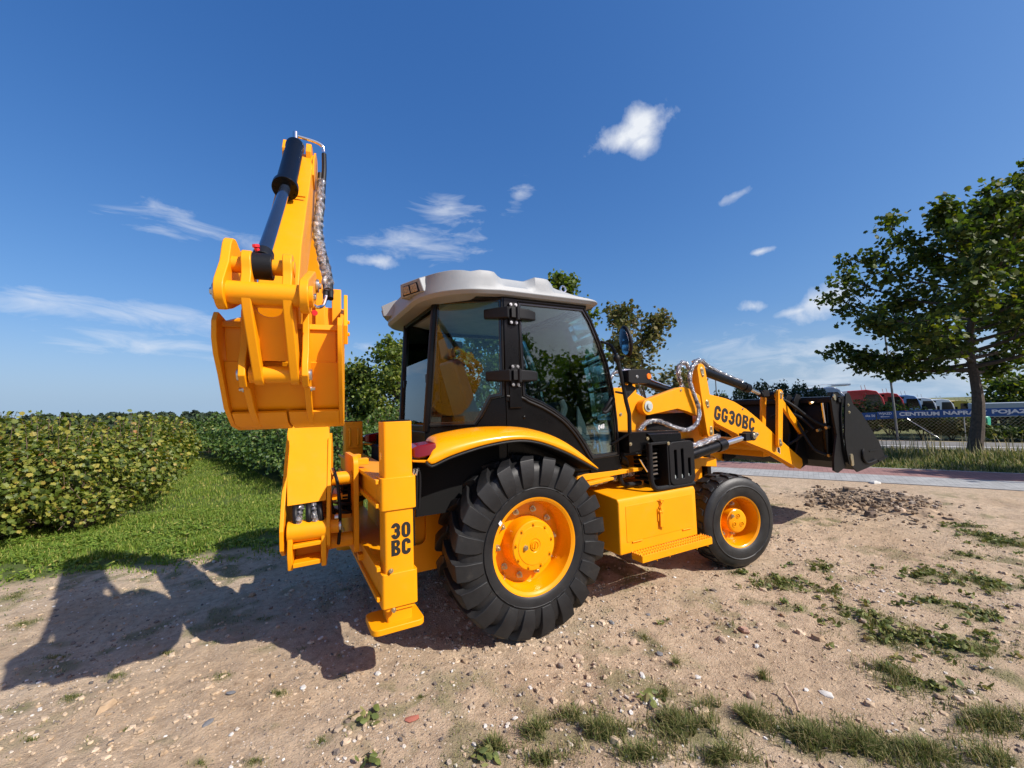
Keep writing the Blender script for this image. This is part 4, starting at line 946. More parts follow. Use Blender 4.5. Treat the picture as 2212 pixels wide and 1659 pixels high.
# tilt levers, links, cylinders on both sides
def loader_side():
    outs = []
    lv = MB(); lv.prism(capsule((4.14,1.205),(4.235,1.885),.052,.058), 'y', -.725, -.685); lo = lv.build('tilt_lever', YEL, mach, bevel=.005); outs.append(lo)
    for x, z in ((4.235,1.885),(4.14,1.205)):
        p = MB(); p.prism(capsule((x,z),(x-.01,z+.055 if z < 1.5 else z-.055),.030,.018), 'y', -.734, -.725); p.build('pin_keeper', M['brass'], lo, bevel=.002); b = MB(); hexbolt(b, (x,-.734,z), (0,-1,0), .014, .012); b.build('keeper_bolt', M['brass'], lo)
    lv = MB(); lv.prism(capsule((4.14,1.205),(4.235,1.885),.045,.05), 'y', -.50, -.465); outs.append(lv.build('tilt_lever', YEL, mach, bevel=.005))
    lk = MB(); lk.prism(capsule((4.24,1.86),(4.80,1.345),.045,.05), 'y', -.675, -.635); outs.append(lk.build('bucket_link', YEL, mach, bevel=.005))
    a, b, c, d = V(2.72,-.60,2.205), V(3.704,-.60,1.968), V(3.95,-.60,1.893), V(4.235,-.60,1.868)
    cy = MB(); ax_ = (b-a).normalized(); cy.tube([a, b-ax_*.10, b-ax_*.099, b], [.052,.052,.062,.062], 28); co = cy.build('tilt_cylinder', BLK, mach, bevel=.002, ang=30); outs.append(co)
    r = MB(); r.cyl(b, c+ax_*.05, .028, n=20); r.build('cylinder_rod', M['chrome'], co)
    e = MB(); e.tube([c, c+(d-c)*.45], .045, 16); e.cyl(d+V(0,-.055,0), d+V(0,.055,0), .058, n=20); e.box(c.x+.02,c.x+.16,-.645,-.555,c.z-.04,c.z+.045); e.build('rod_eye', M['black_matte'], co, bevel=.004)
    fpt = smooth_path([(2.62,-.63,2.30),(2.75,-.63,2.315),(2.90,-.61,2.25),(3.05,-.60,2.20),(3.269,-.60,2.135),(3.50,-.60,2.075),(3.577,-.60,2.06)])
    f = MB(); f.tube(fpt, .012, 8); f.tube([p+V(0,.03,0) for p in fpt], .012, 8); fo_ = f.build('cylinder_pipe', M['chrome'], co)
    f = MB(); f.tube(fpt, [.026+.006*math.sin(1.9*k)*math.sin(.4*k)+.004*math.sin(4.7*k) for k in range(len(fpt))], 10); f.build('plastic_wrap', M['film'], co)
    a, b, c = V(2.05,-.735,1.165), V(2.925,-.735,1.29), V(3.42,-.735,1.355)
    cy = MB(); ax_ = (b-a).normalized(); cy.tube([a, b-ax_*.13, b-ax_*.129, b], [.062,.062,.074,.074], 28); co = cy.build('lift_cylinder', BLK, mach, bevel=.002, ang=30); outs.append(co)
    r = MB(); r.cyl(b, c, .034, n=20); r.build('cylinder_rod', M['chrome'], co)
    e = MB(); e.cyl(c+V(.03,-.06,0), c+V(.03,.07,0), .058, n=22); e.box(c.x-.12,c.x+.02,-.785,-.69,c.z-.055,c.z+.04); e.build('rod_eye', M['black_matte'], co, bevel=.005)
    p = MB(); p.prism(capsule((c.x+.03,c.z+.004),(c.x+.09,c.z+.02),.038,.024), 'y', -.806, -.796); p.build('pin_keeper', M['brass'], co, bevel=.002)
    p = MB(); hexbolt(p, (c.x+.03,-.806,c.z+.004), (0,-1,0), .016, .014); hexbolt(p, (c.x+.088,-.806,c.z+.02), (0,-1,0), .010, .012); p.build('keeper_bolt', M['steel'], co)
    fpt = smooth_path([(2.20,-.75,1.29),(2.45,-.75,1.32),(2.65,-.75,1.355),(2.82,-.745,1.385)])
    f = MB(); f.tube(fpt, [.036+.008*math.sin(2.1*k) for k in range(len(fpt))], 10); f.build('plastic_wrap', M['film'], co)
    f = MB(); f.tube(fpt, .015, 8); f.build('cylinder_pipe', M['chrome'], co)
    hpth = smooth_path([(2.66,-.68,2.295),(2.555,-.70,2.285),(2.475,-.70,2.20),(2.44,-.69,2.073),(2.489,-.69,1.92),(2.568,-.69,1.728),(2.546,-.69,1.589),(2.435,-.69,1.506),(2.287,-.69,1.489),(2.078,-.69,1.548),(1.862,-.69,1.611),(1.698,-.69,1.595),(1.589,-.67,1.50)], 7)
    f = MB(); f.tube(hpth, .020, 10); fo_ = f.build('loader_hose', M['black_matte'], mach); outs.append(fo_)
    f = MB(); f.tube(hpth, [.0265+.003*math.sin(1.3*k)*math.sin(.31*k)+.003*math.sin(3.7*k+1) for k in range(len(hpth))], 12); f.build('plastic_wrap', M['film'], fo_)
    return outs
for o in loader_side(): mirror(o, mach)
hp2 = smooth_path([(2.93,-.3,2.25),(2.88,-.3,2.317),(2.799,-.3,2.321),(2.732,-.3,2.243),(2.733,-.3,2.131),(2.774,-.3,2.0),(2.70,-.3,1.8)])
f = MB(); f.tube(hp2, .018, 10); fo_ = f.build('loader_hose', M['black_matte'], mach)
f = MB(); f.tube(hp2, [.030+.006*math.sin(1.3*k) for k in range(len(hp2))], 12); f.build('plastic_wrap', M['film'], fo_)
# bumpy black line on the frame near the front bucket
# ---------------------------------------------------------------- front bucket
FB = M['bucket_black']
bp = [(4.96,1.80),(4.90,1.60),(4.885,1.35),(4.90,1.10),(4.98,.92),(5.18,.80),(5.60,.835),(6.02,.893)]
n = len(bp); ins_ = []
for i in range(n):
    a = Vector(bp[max(i-1,0)]); b = Vector(bp[min(i+1,n-1)]); d = (b-a).normalized(); ins_.append((bp[i][0]-d.y*.02, bp[i][1]+d.x*.02))
q = MB(); q.prism(bp+list(reversed(ins_)), 'y', -1.13, 1.13); fbk = q.build('front_bucket', FB, mach, bevel=.003, ang=25)
for y in (-1.15, 1.13):
    q = MB(); q.prism([(5.02,1.83),(5.045,1.86),(5.11,1.865),(5.15,1.82),(5.21,1.70),(5.43,1.576),(5.89,1.138),(6.05,.905),(5.92,.865),(5.45,.80),(5.176,.775),(4.97,.90),(4.915,1.10),(4.91,1.30),(4.96,1.6)], 'y', y, y+.02); q.build('bucket_side', FB, fbk, bevel=.004)
q = MB(); q.prism([(5.80,.862),(6.10,.905),(6.105,.925),(5.80,.885)], 'y', -1.16, 1.16); q.build('cutting_edge', FB, fbk)
q = MB(); q.prism([(4.90,1.78),(5.10,1.80),(5.10,1.83),(4.90,1.82)], 'y', -1.13, 1.13); q.prism([(4.86,1.74),(4.93,1.74),(4.93,1.80),(4.86,1.80)], 'y', -1.13, 1.13); q.build('top_rail', FB, fbk, bevel=.004)
cg = MB(); cg.tube(smooth_path([(5.36,-1.162,1.07),(5.32,-1.165,1.03),(5.33,-1.165,.95),(5.42,-1.165,.885),(5.56,-1.165,.88),(5.70,-1.165,.90)]), .014, 8); cg.build('hinge_guard', FB, fbk)
cg = MB(); cg.box(5.55,5.85,-1.158,-1.150,1.02,1.04); cg.build('side_stiffener', FB, fbk, bevel=.002)
for y in (-1.09, -.62, -.50, .50, .62, 1.09):
    q = MB(); q.prism([(4.90,1.86),(4.80,1.88),(4.72,1.78),(4.74,1.60),(4.80,1.30),(4.68,1.0),(4.66,.84),(4.76,.80),(4.98,.86),(4.93,1.2),(4.93,1.7)], 'y', y-.014, y+.014); q.build('mounting_plate', FB, fbk, bevel=.004)
for y in (-.96, .96):
    q = MB(); q.cyl((4.93,y,1.76),(4.86,y,1.0),.045,n=20); co = q.build('clam_cylinder', BLK, fbk)
    q = MB(); q.cyl((4.80,y,1.74),(4.83,y,1.44),.024,n=16); q.build('clam_rod', M['chrome'], fbk)
    q = MB(); q.tube([(4.83,y,1.46),(4.84,y,1.0)], .042, 18); q.build('clam_barrel', BLK, fbk)
for x, y, z in ((4.78,-1.0,1.40),(4.76,-.90,1.36),(4.79,-1.0,1.02),(4.84,-.80,1.74)):
    q = MB(); q.cyl((x-.03,y,z),(x+.03,y-.02,z+.01),.022,n=8); q.build('brass_fitting', M['brass'], fbk)
for x, y, z, dz in ((4.79,-1.105,1.82,-.03),(4.72,-.637,.87,.06)):
    q = MB(); q.prism(capsule((x,z),(x+.01,z+dz),.034,.022), 'y', y-.012, y); q.build('pin_keeper', M['brass'], fbk); 
for x, z in ((5.06,1.70),(5.07,1.60)):
    q = MB(); hexbolt(q, (x,-1.15,z), (0,-1,0), .014, .012); q.build('side_bolt', M['brass'], fbk)
q = MB(); q.prism(capsule((5.02,1.0),(5.035,.90),.038,.028), 'y', -1.164, -1.15); q.build('hinge_keeper', M['brass'], fbk)
for pts in ([(4.25,-.6,1.85),(4.309,-.6,1.815),(4.42,-.65,1.80),(4.50,-.75,1.70),(4.60,-.8,1.605),(4.68,-.85,1.53),(4.74,-.9,1.47),(4.78,-.98,1.42)], [(4.75,-.55,1.6),(4.70,-.65,1.5),(4.69,-.75,1.3),(4.72,-.85,1.1),(4.78,-.97,1.03)], [(4.72,-.3,1.55),(4.68,-.5,1.62),(4.70,-.7,1.55),(4.75,-.85,1.38)], [(4.45,-.45,1.3),(4.60,-.50,1.15),(4.72,-.60,1.2),(4.78,-.75,1.35)]):
    h = MB(); h.tube(smooth_path(pts), .019, 10); h.build('bucket_hose', M['black_matte'], fbk)

# ---------------------------------------------------------------- black service box beside the cab
sbx = MB(); sbx.prism([(1.16,1.535),(1.86,1.515),(1.86,1.40),(1.40,1.40),(1.40,1.36),(1.16,1.33)], 'y', -.98, -.62)
sbo = sbx.build('service_box', BLK, mach, bevel=.006)
w = MB(); w.loft([[(1.40,-1.005,1.50),(1.86,-1.005,1.49),(1.86,-.95,1.51),(1.38,-.95,1.53)],[(1.46,-1.012,1.41),(1.86,-1.012,1.41),(1.86,-.95,1.405),(1.46,-.95,1.405)]]); w.build('box_lid', BLK, sbo, bevel=.004)
outer = arc(1.92,1.35,.06,90,0,6)[::-1]; 
pl_out = rrect(1.63,1.985,.985,1.405,.06,5)
slots = [rrect(1.685,1.735,1.035,1.335,.012,2), rrect(1.785,1.835,1.03,1.34,.012,2), rrect(1.885,1.935,1.045,1.24,.012,2)]
plate2d('slatted_cover', pl_out, slots, .03, M_SIDE(-1.035), M['black_matte'], sbo, bev=.006)
cb_ = MB(); cb_.prism(rrect(1.645,1.97,1.0,1.39,.05,4), 'y', -1.015, -.66); cb_.build('radiator_core', M['dark'], sbo)
for xa in (1.71, 1.81, 1.91):
    g = MB(); g.prism([(xa-.03,1.035),(xa+.03,1.035),(xa+.005,1.075),(xa-.02,1.075)], 'y', -1.030, -1.016); g.build('slot_deflector', M['cream'], sbo)
sp = MB(); sp.box(1.605,1.63,-1.04,-.70,.96,1.42); sp.box(1.38,1.64,-1.04,-1.0,1.395,1.42); sp.build('box_side_plate', M['black_matte'], sbo, bevel=.004)
lp1 = smooth_path([(1.385,-1.02,1.41),(1.385,-1.02,1.2),(1.385,-1.02,1.06),(1.42,-1.02,.985),(1.50,-1.02,.965),(1.7,-1.02,.965),(1.99,-1.02,.965)], 6)
lp = MB(); lp.tube(lp1, .026, 10); lp.build('guard_rail', M['black_matte'], sbo)
lp = MB(); lp.tube([p+V(-.20,.22,.03) for p in lp1[:30]], .024, 10); lp.build('guard_rail', M['black_matte'], sbo)
sd = MB(); sd.box(1.36,1.405,-1.035,-1.0,1.06,1.42); sd.box(1.16,1.40,-.90,-.64,1.30,1.36); sd.build('box_bracket', M['black_matte'], sbo, bevel=.003)
vv = MB()
for k in range(8): vv.box(1.43,1.60,-.93,-.75,1.03+k*.042,1.055+k*.042)
vv.build('valve_bank', M['dark'], sbo, bevel=.004)
for k in range(6):
    f = MB(); f.cyl((1.45+.02*(k % 2),-.96,1.10+k*.04),(1.50,-1.0,1.11+k*.04),.010,n=6); f.build('valve_fitting', M['steel'], sbo)
for q in ((1.40,-.985,1.46),(1.17,-.985,1.42),(1.62,-1.045,1.40)):
    f = MB(); hexbolt(f, q, (0,-1,0), .012, .012); f.build('box_bolt', M['brass'], sbo)
gs = MB(); gs.cyl((1.30,-.97,1.26),(1.36,-1.0,1.14),.009,n=8); gs.build('gas_strut', M['chrome'], sbo)
hz = MB()
for i in range(6): hz.tube(smooth_path([(1.16,-.86+.02*i,1.34),(1.17+.01*i,-.87,1.27),(1.20+.02*i,-.80,1.22-.01*i),(1.22+.02*i,-.70,1.30)]), .007, 6)
hz.build('cable_bundle', M['black_matte'], sbo)

# ---------------------------------------------------------------- mirrors, lamps and their bracket
def mirror_set():
    p = MB(); p.tube(smooth_path([(.965,-.862,2.425),(1.019,-.92,2.390),(1.034,-.96,2.339),(1.034,-1.0,2.25)]), .014, 10)
    p.tube([(1.034,-1.0,2.27),(1.095,-1.0,2.01),(1.126,-1.0,1.832),(1.159,-1.0,1.711),(1.172,-.98,1.52)], .020, 10); p.ball((1.034,-1.0,2.245), .034, .034, .042, 8)
    p.tube([(1.034,-1.0,2.235),(1.11,-1.01,2.255)], .014, 8); p.tube([(1.15,-1.0,1.90),(1.35,-.62,1.94)], .012, 8); p.tube([(1.17,-.99,1.53),(1.05,-.86,1.42)], .012, 8)
    p.prism([(1.10,1.99),(1.20,1.99),(1.28,1.96),(1.13,1.85)], 'y', -1.0, -.985)
    po = p.build('mirror_bracket', M['black_matte'], mach)
    # oval mirror: ellipse body
    mm = frame_m((1.135,-1.03,2.41), Vector((-.2,-.87,0)).normalized(), (.16,.05,-1)); 
    nn = 28; rings = []
    for sc_, off in ((.86,-.022),(1.0,-.010),(1.02,.0),(.97,.012),(.7,.030),(.25,.040)):
        rings.append([mm @ Vector((.098*sc_*math.cos(2*math.pi*k/nn), .150*sc_*math.sin(2*math.pi*k/nn), off)) for k in range(nn)])
    b = MB(); b.loft(rings); b.build('mirror_housing', M['black_matte'], po, ang=50)
    g = MB(); g.loft([[mm @ Vector((.083*math.cos(2*math.pi*k/nn), .128*math.sin(2*math.pi*k/nn), o)) for k in range(nn)] for o in (-.024,-.020)]); g.build('mirror_glass', M['mirror'], po)
    l = MB(); l.loft([[(1.115,-.94,2.02),(1.115,-.94,2.125),(1.115,-1.06,2.125),(1.115,-1.06,2.015)],[(1.15,-.91,2.005),(1.15,-.91,2.135),(1.15,-1.07,2.135),(1.15,-1.07,2.0)],[(1.36,-.91,2.0),(1.36,-.91,2.14),(1.36,-1.065,2.14),(1.36,-1.065,2.0)],[(1.42,-.93,2.015),(1.42,-.93,2.125),(1.42,-1.05,2.125),(1.42,-1.05,2.015)]])
    l.cyl((1.20,-.99,2.01),(1.20,-.99,1.97),.022,n=12); lo = l.build('head_lamp', M['black_matte'], po, bevel=.010)
    d = MB(); d.lathe([(0,-.008),(.026,-.008),(.030,0)], org=(1.375,-1.066,2.07), axis='y', n=24); d.build('side_marker', M['orange'], po)
    d = MB(); hexbolt(d, (1.215,-1.068,2.065), (0,-1,0), .011, .012); d.build('lamp_bolt', M['steel'], po)
    return po
ms = mirror_set(); mirror(ms, mach)
PATCH = [(-0.26, -1.94, 0.159, 0.098, -0.54), (-0.44, -1.81, 0.081, 0.065, -0.54), (-0.77, -1.88, 0.104, 0.088, -0.54), (-0.26, -2.1, 0.274, 0.134, -0.54), (0.19, -2.37, 0.269, 0.157, -0.54), (0.54, -2.46, 0.202, 0.122, -0.54), (0.68, -2.7, 0.236, 0.167, -0.54), (0.85, -2.84, 0.231, 0.17, -0.54), (1.07, -3.04, 0.289, 0.136, -0.54), (-0.59, -2.1, 0.141, 0.049, -0.54), (1.31, -3.22, 0.174, 0.087, -0.54), (0.17, -2.55, 0.227, 0.053, -0.54), (-0.18, -2.33, 0.185, 0.051, -0.54), (2.56, -1.59, 0.321, 0.242, -0.58), (3.26, -1.53, 0.163, 0.16, -0.58), (2.04, -1.84, 0.096, 0.083, -0.57), (2.7, -1.92, 0.101, 0.08, -0.57), (2.37, -2.26, 0.32, 0.235, -0.56), (2.28, -2.52, 0.424, 0.222, -0.56), (2.47, -2.8, 0.37, 0.215, -0.56), (3.8, -2.2, 0.254, 0.237, -0.58), (3.17, -2.43, 0.188, 0.151, -0.57), (4.06, -2.57, 0.36, 0.285, -0.58), (3.22, -2.69, 0.247, 0.172, -0.56), (5.88, -2.27, 0.301, 0.634, -0.6), (4.94, -2.23, 0.141, 0.173, -0.59), (1.68, -2.69, 0.156, 0.134, -0.55), (1.79, -2.86, 0.191, 0.13, -0.55), (1.64, -3.12, 0.266, 0.122, -0.54), (0.97, -2.28, 0.053, 0.046, -0.55), (6.44, -1.81, 0.198, 0.129, -0.61), (-0.68, -1.29, 0.068, 0.042, -0.55), (1.31, -1.8, 0.106, 0.119, -0.56), (1.03, -1.42, 0.061, 0.041, -0.56), (0.6, -1.9, 0.05, 0.047, -0.55), (0.28, -2.09, 0.05, 0.037, -0.55), (0.69, -1.54, 0.063, 0.046, -0.56), (0.68, -1.65, 0.054, 0.044, -0.56), (1.8, -1.25, 0.052, 0.038, -0.57), (-0.53, -1.91, 0.113, 0.089, -0.54), (0.14, -2.26, 0.127, 0.096, -0.54), (0.45, -2.31, 0.158, 0.071, -0.54), (-3.12, 1.84, 0.207, 0.138, -0.57), (-2.8, 0.06, 0.138, 0.051, -0.55), (-2.72, -0.69, 0.095, 0.063, -0.54), (-2.13, -0.38, 0.1, 0.055, -0.55), (-1.79, -0.79, 0.107, 0.053, -0.55), (-1.58, -1.33, 0.066, 0.045, -0.54), (-1.31, -1.34, 0.05, 0.034, -0.54), (-1.81, -1.07, 0.111, 0.029, -0.54), (-2.57, -0.65, 0.056, 0.035, -0.54), (-2.98, -0.11, 0.111, 0.058, -0.55), (-3.24, -0.04, 0.156, 0.089, -0.54), (-3.84, 1.57, 0.204, 0.143, -0.56), (-1.9, -1.3, 0.124, 0.036, -0.54), (-2.35, -0.87, 0.108, 0.039, -0.54), (-0.99, -1.26, 0.042, 0.031, -0.55), (-1.41, -0.79, 0.046, 0.048, -0.55), (-2.56, 0.22, 0.149, 0.057, -0.55), (-1.92, 0.44, 0.128, 0.069, -0.56), (-1.38, -0.51, 0.043, 0.045, -0.55), (-3.3, 0.63, 0.151, 0.065, -0.55), (-4.24, 2.45, 0.211, 0.226, -0.57), (-1.64, -0.26, 0.074, 0.037, -0.56), (-2.29, 0.22, 0.116, 0.044, -0.56), (2.42, -1.19, 0.139, 0.093, -0.58), (2.26, -1.48, 0.128, 0.101, -0.57), (-3.04, -0.47, 0.083, 0.037, -0.54), (-2.15, -1.15, 0.076, 0.032, -0.54), (-3.37, 0.89, 0.141, 0.055, -0.56)]
STONE = [(-0.015, -1.238, 0.035, 't'), (0.113, -1.456, 0.044, 't'), (-0.061, -1.478, 0.029, 'b'), (0.328, -1.859, 0.031, 'w'), (0.18, -2.088, 0.042, 'w'), (-0.202, -1.916, 0.019, 'w'), (1.3, -2.04, 0.031, 'w'), (1.159, -2.555, 0.045, 'w'), (0.735, -2.346, 0.037, 't'), (1.391, -1.887, 0.05, 'r'), (-1.096, -1.437, 0.038, 'brick'), (-2.153, -0.856, 0.036, 'g'), (-2.062, -0.616, 0.03, 'g'), (0.623, -1.228, 0.038, 'g'), (0.996, -1.278, 0.028, 'g'), (0.608, -2.069, 0.027, 'w'), (0.583, -1.521, 0.042, 't'), (0.612, -1.751, 0.033, 'g'), (1.144, -1.87, 0.042, 't'), (-0.917, -1.049, 0.019, 'w'), (-1.187, -0.883, 0.029, 'w'), (-1.647, -0.79, 0.031, 'w'), (-2.023, -1.013, 0.019, 'w'), (6.036, -0.91, 0.126, 'd'), (6.53, -1.096, 0.121, 't'), (9.081, 0.176, 0.135, 'w'), (7.951, -0.048, 0.124, 'g'), (-0.18, -1.838, 0.04, 't'), (1.593, -1.882, 0.03, 't')]
# ================================================================== ground and setting
def vnoise(x, y, f, seed=0):
    x = np.asarray(x)*f; y = np.asarray(y)*f
    xi = np.floor(x).astype(np.int64); yi = np.floor(y).astype(np.int64); xf = x-xi; yf = y-yi
    def h(a, b):
        n = (a*374761393 + b*668265263 + seed*1442695041) & 0xffffffff
        n = ((n ^ (n >> 13))*1274126177) & 0xffffffff
        return ((n ^ (n >> 16)) & 0xffff)/65535.0
    u = xf*xf*(3-2*xf); v = yf*yf*(3-2*yf)
    return (h(xi, yi)*(1-u)+h(xi+1, yi)*u)*(1-v)+(h(xi, yi+1)*(1-u)+h(xi+1, yi+1)*u)*v
def fbm(x, y, f, o=4, seed=0):
    s = 0; a = .5; t = 0
    for i in range(o): s = s+a*vnoise(x, y, f*2**i, seed+i*17); t += a; a *= .5
    return s/t
NV = np.array([.893, .45]); UV = np.array([.45, -.893])
def NU(n, u, z=0.0): return (NV[0]*n+UV[0]*u, NV[1]*n+UV[1]*u, z)
def fall(x, y):
    r = np.hypot(x, y); return -.034*np.clip(r-21, 0, 360)
def ground_z(x, y):
    x = np.asarray(x, float); y = np.asarray(y, float)
    n = NV[0]*x+NV[1]*y
    amp = np.clip(1.15-np.hypot(x-1, y+1)/26, .0, 1)*np.clip((8.0-n)/1.0, 0, 1)
    z = (fbm(x, y, .9, 3, 3)-.5)*.05 + (fbm(x, y, 5, 3, 5)-.5)*.046 + (fbm(x, y, 16, 2, 9)-.5)*.024
    # flatten under the tyres, shallow rolled track behind and beside them
    for cx, cy in ((0, -.9), (0, .9), (2.6, -.95), (2.6, .95)):
        d = np.clip(1-np.hypot((x-cx)/.55, (y-cy)/.45), 0, 1); z = z*(1-d)-.004*d
    # lug prints in a track that leads away from the rear wheel
    ty = -.93-.22*np.clip(-(x-.3), 0, 3)+.0*x
    for dy, ph in ((-.42, 0), ):
        w = np.exp(-((y-(-1.55+.05*x))/.22)**2)*np.clip((x+.9)/.5, 0, 1)*np.clip((1.9-x)/.5, 0, 1)
        z = z - w*.017*(.5+.5*np.sin((x*.8+np.abs(y+1.5)*.9)*2*np.pi/.115))
    return z*amp + fall(x, y)
def grass_amount(x, y):
    """0 bare soil .. 1 grown over"""
    x = np.asarray(x, float); y = np.asarray(y, float); n = NV[0]*x+NV[1]*y
    edge = 2.75+(fbm(x, y, .8, 3, 21)-.5)*1.3-.08*(x+3)
    g = np.clip((y-edge)/.5, 0, 1)*np.clip((7.6-n)/.6, 0, 1)
    g = np.maximum(g, np.clip((n-10.65)/.3, 0, 1)*np.clip((15.2-n)/.2, 0, 1))
    g = np.maximum(g, np.clip((n-19.4)/.4, 0, 1)*.75)
    u = UV[0]*x+UV[1]*y
    g = np.maximum(g, np.clip((-u-13.2)/1.0, 0, 1)*np.clip((y-4)/2, 0, 1))
    mat_ = np.clip((fbm(x, y, 1.6, 3, 99)-.47)*5, 0, 1)*np.clip((fbm(x, y, 7, 3, 98)-.44)*6, 0, 1)*np.clip((8-n)/1, 0, 1)
    g = np.maximum(g, mat_*.50)
    for px, py, a, b, an in PATCH:
        c, s = math.cos(an), math.sin(an); dx = x-px; dy = y-py
        r = np.hypot((dx*c+dy*s)/a, (-dx*s+dy*c)/b)+(vnoise(x, y, 9, 31)-.5)*.7
        g = np.maximum(g, np.clip((1.15-r)/.9, 0, 1)*.55)
    return g
def axis(lo, hi, step, far, grow=1.28):
    a = list(np.arange(lo, hi+1e-6, step)); s = step
    v = hi
    while v < far: s *= grow; v += s; a.append(v)
    s = step; v = lo
    while v > -far: s *= grow; v -= s; a.insert(0, v)
    return np.array(a)
gx = axis(-4.6, 9.0, .045, 2600); gy = axis(-3.6, 3.6, .045, 2600)
GX, GY = np.meshgrid(gx, gy); GZ = ground_z(GX, GY)
nx, ny = len(gx), len(gy)
co = np.stack([GX, GY, GZ], -1).reshape(-1, 3).astype(np.float32)
idx = np.arange(nx*ny).reshape(ny, nx)
fa = np.stack([idx[:-1, :-1], idx[:-1, 1:], idx[1:, 1:], idx[1:, :-1]], -1).reshape(-1, 4)
def mesh_np(name, co, faces, smooth=True):
    """faces: (n,k) int array"""
    me = bpy.data.meshes.new(name); n, k = faces.shape
    me.vertices.add(len(co)); me.vertices.foreach_set('co', np.ascontiguousarray(co, np.float32).ravel())
    me.loops.add(n*k); me.loops.foreach_set('vertex_index', np.ascontiguousarray(faces, np.int32).ravel())
    me.polygons.add(n); me.polygons.foreach_set('loop_start', np.arange(0, n*k, k, dtype=np.int32)); me.polygons.foreach_set('loop_total', np.full(n, k, np.int32))
    me.update(calc_edges=True)
    me.polygons.foreach_set('use_smooth', np.full(n, smooth, bool))
    return me
def attr(me, name, vals):
    a = me.attributes.new(name, 'FLOAT', 'POINT'); a.data.foreach_set('value', np.ascontiguousarray(vals, np.float32))
def ground_mat():
    m, nt, ln, b = new_mat('sandy_ground')
    n1 = noise_node(nt, ln, .7, 6, .6); r1 = ramp(nt, ln, n1.outputs[0], [(.28, (.37, .265, .17)), (.5, (.46, .345, .235)), (.75, (.52, .40, .28))])
    n2 = noise_node(nt, ln, 14, 8, .72); r2 = ramp(nt, ln, n2.outputs[0], [(.3, (.62, .60, .57)), (.52, (1, 1, 1)), (.72, (1.18, 1.17, 1.14))])
    mu = nt.new('ShaderNodeMix'); mu.data_type = 'RGBA'; mu.blend_type = 'MULTIPLY'; mu.inputs['Factor'].default_value = 1
    ln.new(r1.outputs[0], mu.inputs['A']); ln.new(r2.outputs[0], mu.inputs['B'])
    # grit: pale and dark specks
    tc = nt.new('ShaderNodeTexCoord'); vo = nt.new('ShaderNodeTexVoronoi'); vo.inputs['Scale'].default_value = 62; ln.new(tc.outputs['Object'], vo.inputs['Vector'])
    sp = nt.new('ShaderNodeSeparateColor'); ln.new(vo.outputs['Color'], sp.inputs[0])
    rs = ramp(nt, ln, sp.outputs[0], [(.0, (.18, .15, .13)), (.12, (.34, .27, .21)), (.55, (.46, .35, .25)), (.86, (.56, .46, .36)), (1.0, (.72, .67, .60))])
    rd = ramp(nt, ln, vo.outputs['Distance'], [(.20, (1, 1, 1)), (.42, (0, 0, 0))])
    n3 = noise_node(nt, ln, 2.1, 4, .6); r3 = ramp(nt, ln, n3.outputs[0], [(.42, (.12,)*3), (.68, (.85,)*3)])
    mm = nt.new('ShaderNodeMath'); mm.operation = 'MULTIPLY'; ln.new(rd.outputs[0], mm.inputs[0]); ln.new(r3.outputs[0], mm.inputs[1])
    mg = nt.new('ShaderNodeMix'); mg.data_type = 'RGBA'; ln.new(mm.outputs[0], mg.inputs['Factor']); ln.new(mu.outputs['Result'], mg.inputs['A']); ln.new(rs.outputs[0], mg.inputs['B'])
    # grown over
    at = nt.new('ShaderNodeAttribute'); at.attribute_name = 'grass'
    n4 = noise_node(nt, ln, 30, 5, .7); r4 = ramp(nt, ln, n4.outputs[0], [(.3, (.05, .065, .02)), (.6, (.10, .13, .035)), (.85, (.22, .18, .09))])
    n5 = noise_node(nt, ln, 7, 5, .7); ad = nt.new('ShaderNodeMath'); ad.operation = 'MULTIPLY_ADD'; ad.inputs[1].default_value = 1.3; ln.new(at.outputs['Fac'], ad.inputs[0]); 
    sb = nt.new('ShaderNodeMath'); sb.operation = 'SUBTRACT'; sb.inputs[1].default_value = .62; ln.new(n5.outputs[0], sb.inputs[0]); ln.new(sb.outputs[0], ad.inputs[2]); ad.use_clamp = True
    mf = nt.new('ShaderNodeMix'); mf.data_type = 'RGBA'; ln.new(ad.outputs[0], mf.inputs['Factor']); ln.new(mg.outputs['Result'], mf.inputs['A']); ln.new(r4.outputs[0], mf.inputs['B'])
    ln.new(mf.outputs['Result'], b.inputs['Base Color']); b.inputs['Roughness'].default_value = .95; b.inputs['Specular IOR Level'].default_value = .15
    nb = noise_node(nt, ln, 38, 8, .72); b1 = bump(nt, ln, nb.outputs[0], .75, .030, b)
    bump(nt, ln, rd.outputs[0], .35, .008, b, b1)
    return m
M['ground'] = ground_mat()
gme = mesh_np('ground', co, fa); attr(gme, 'grass', grass_amount(co[:, 0], co[:, 1]))
gro = link_mesh('ground', gme, M['ground']); tag(gro, kind='structure')

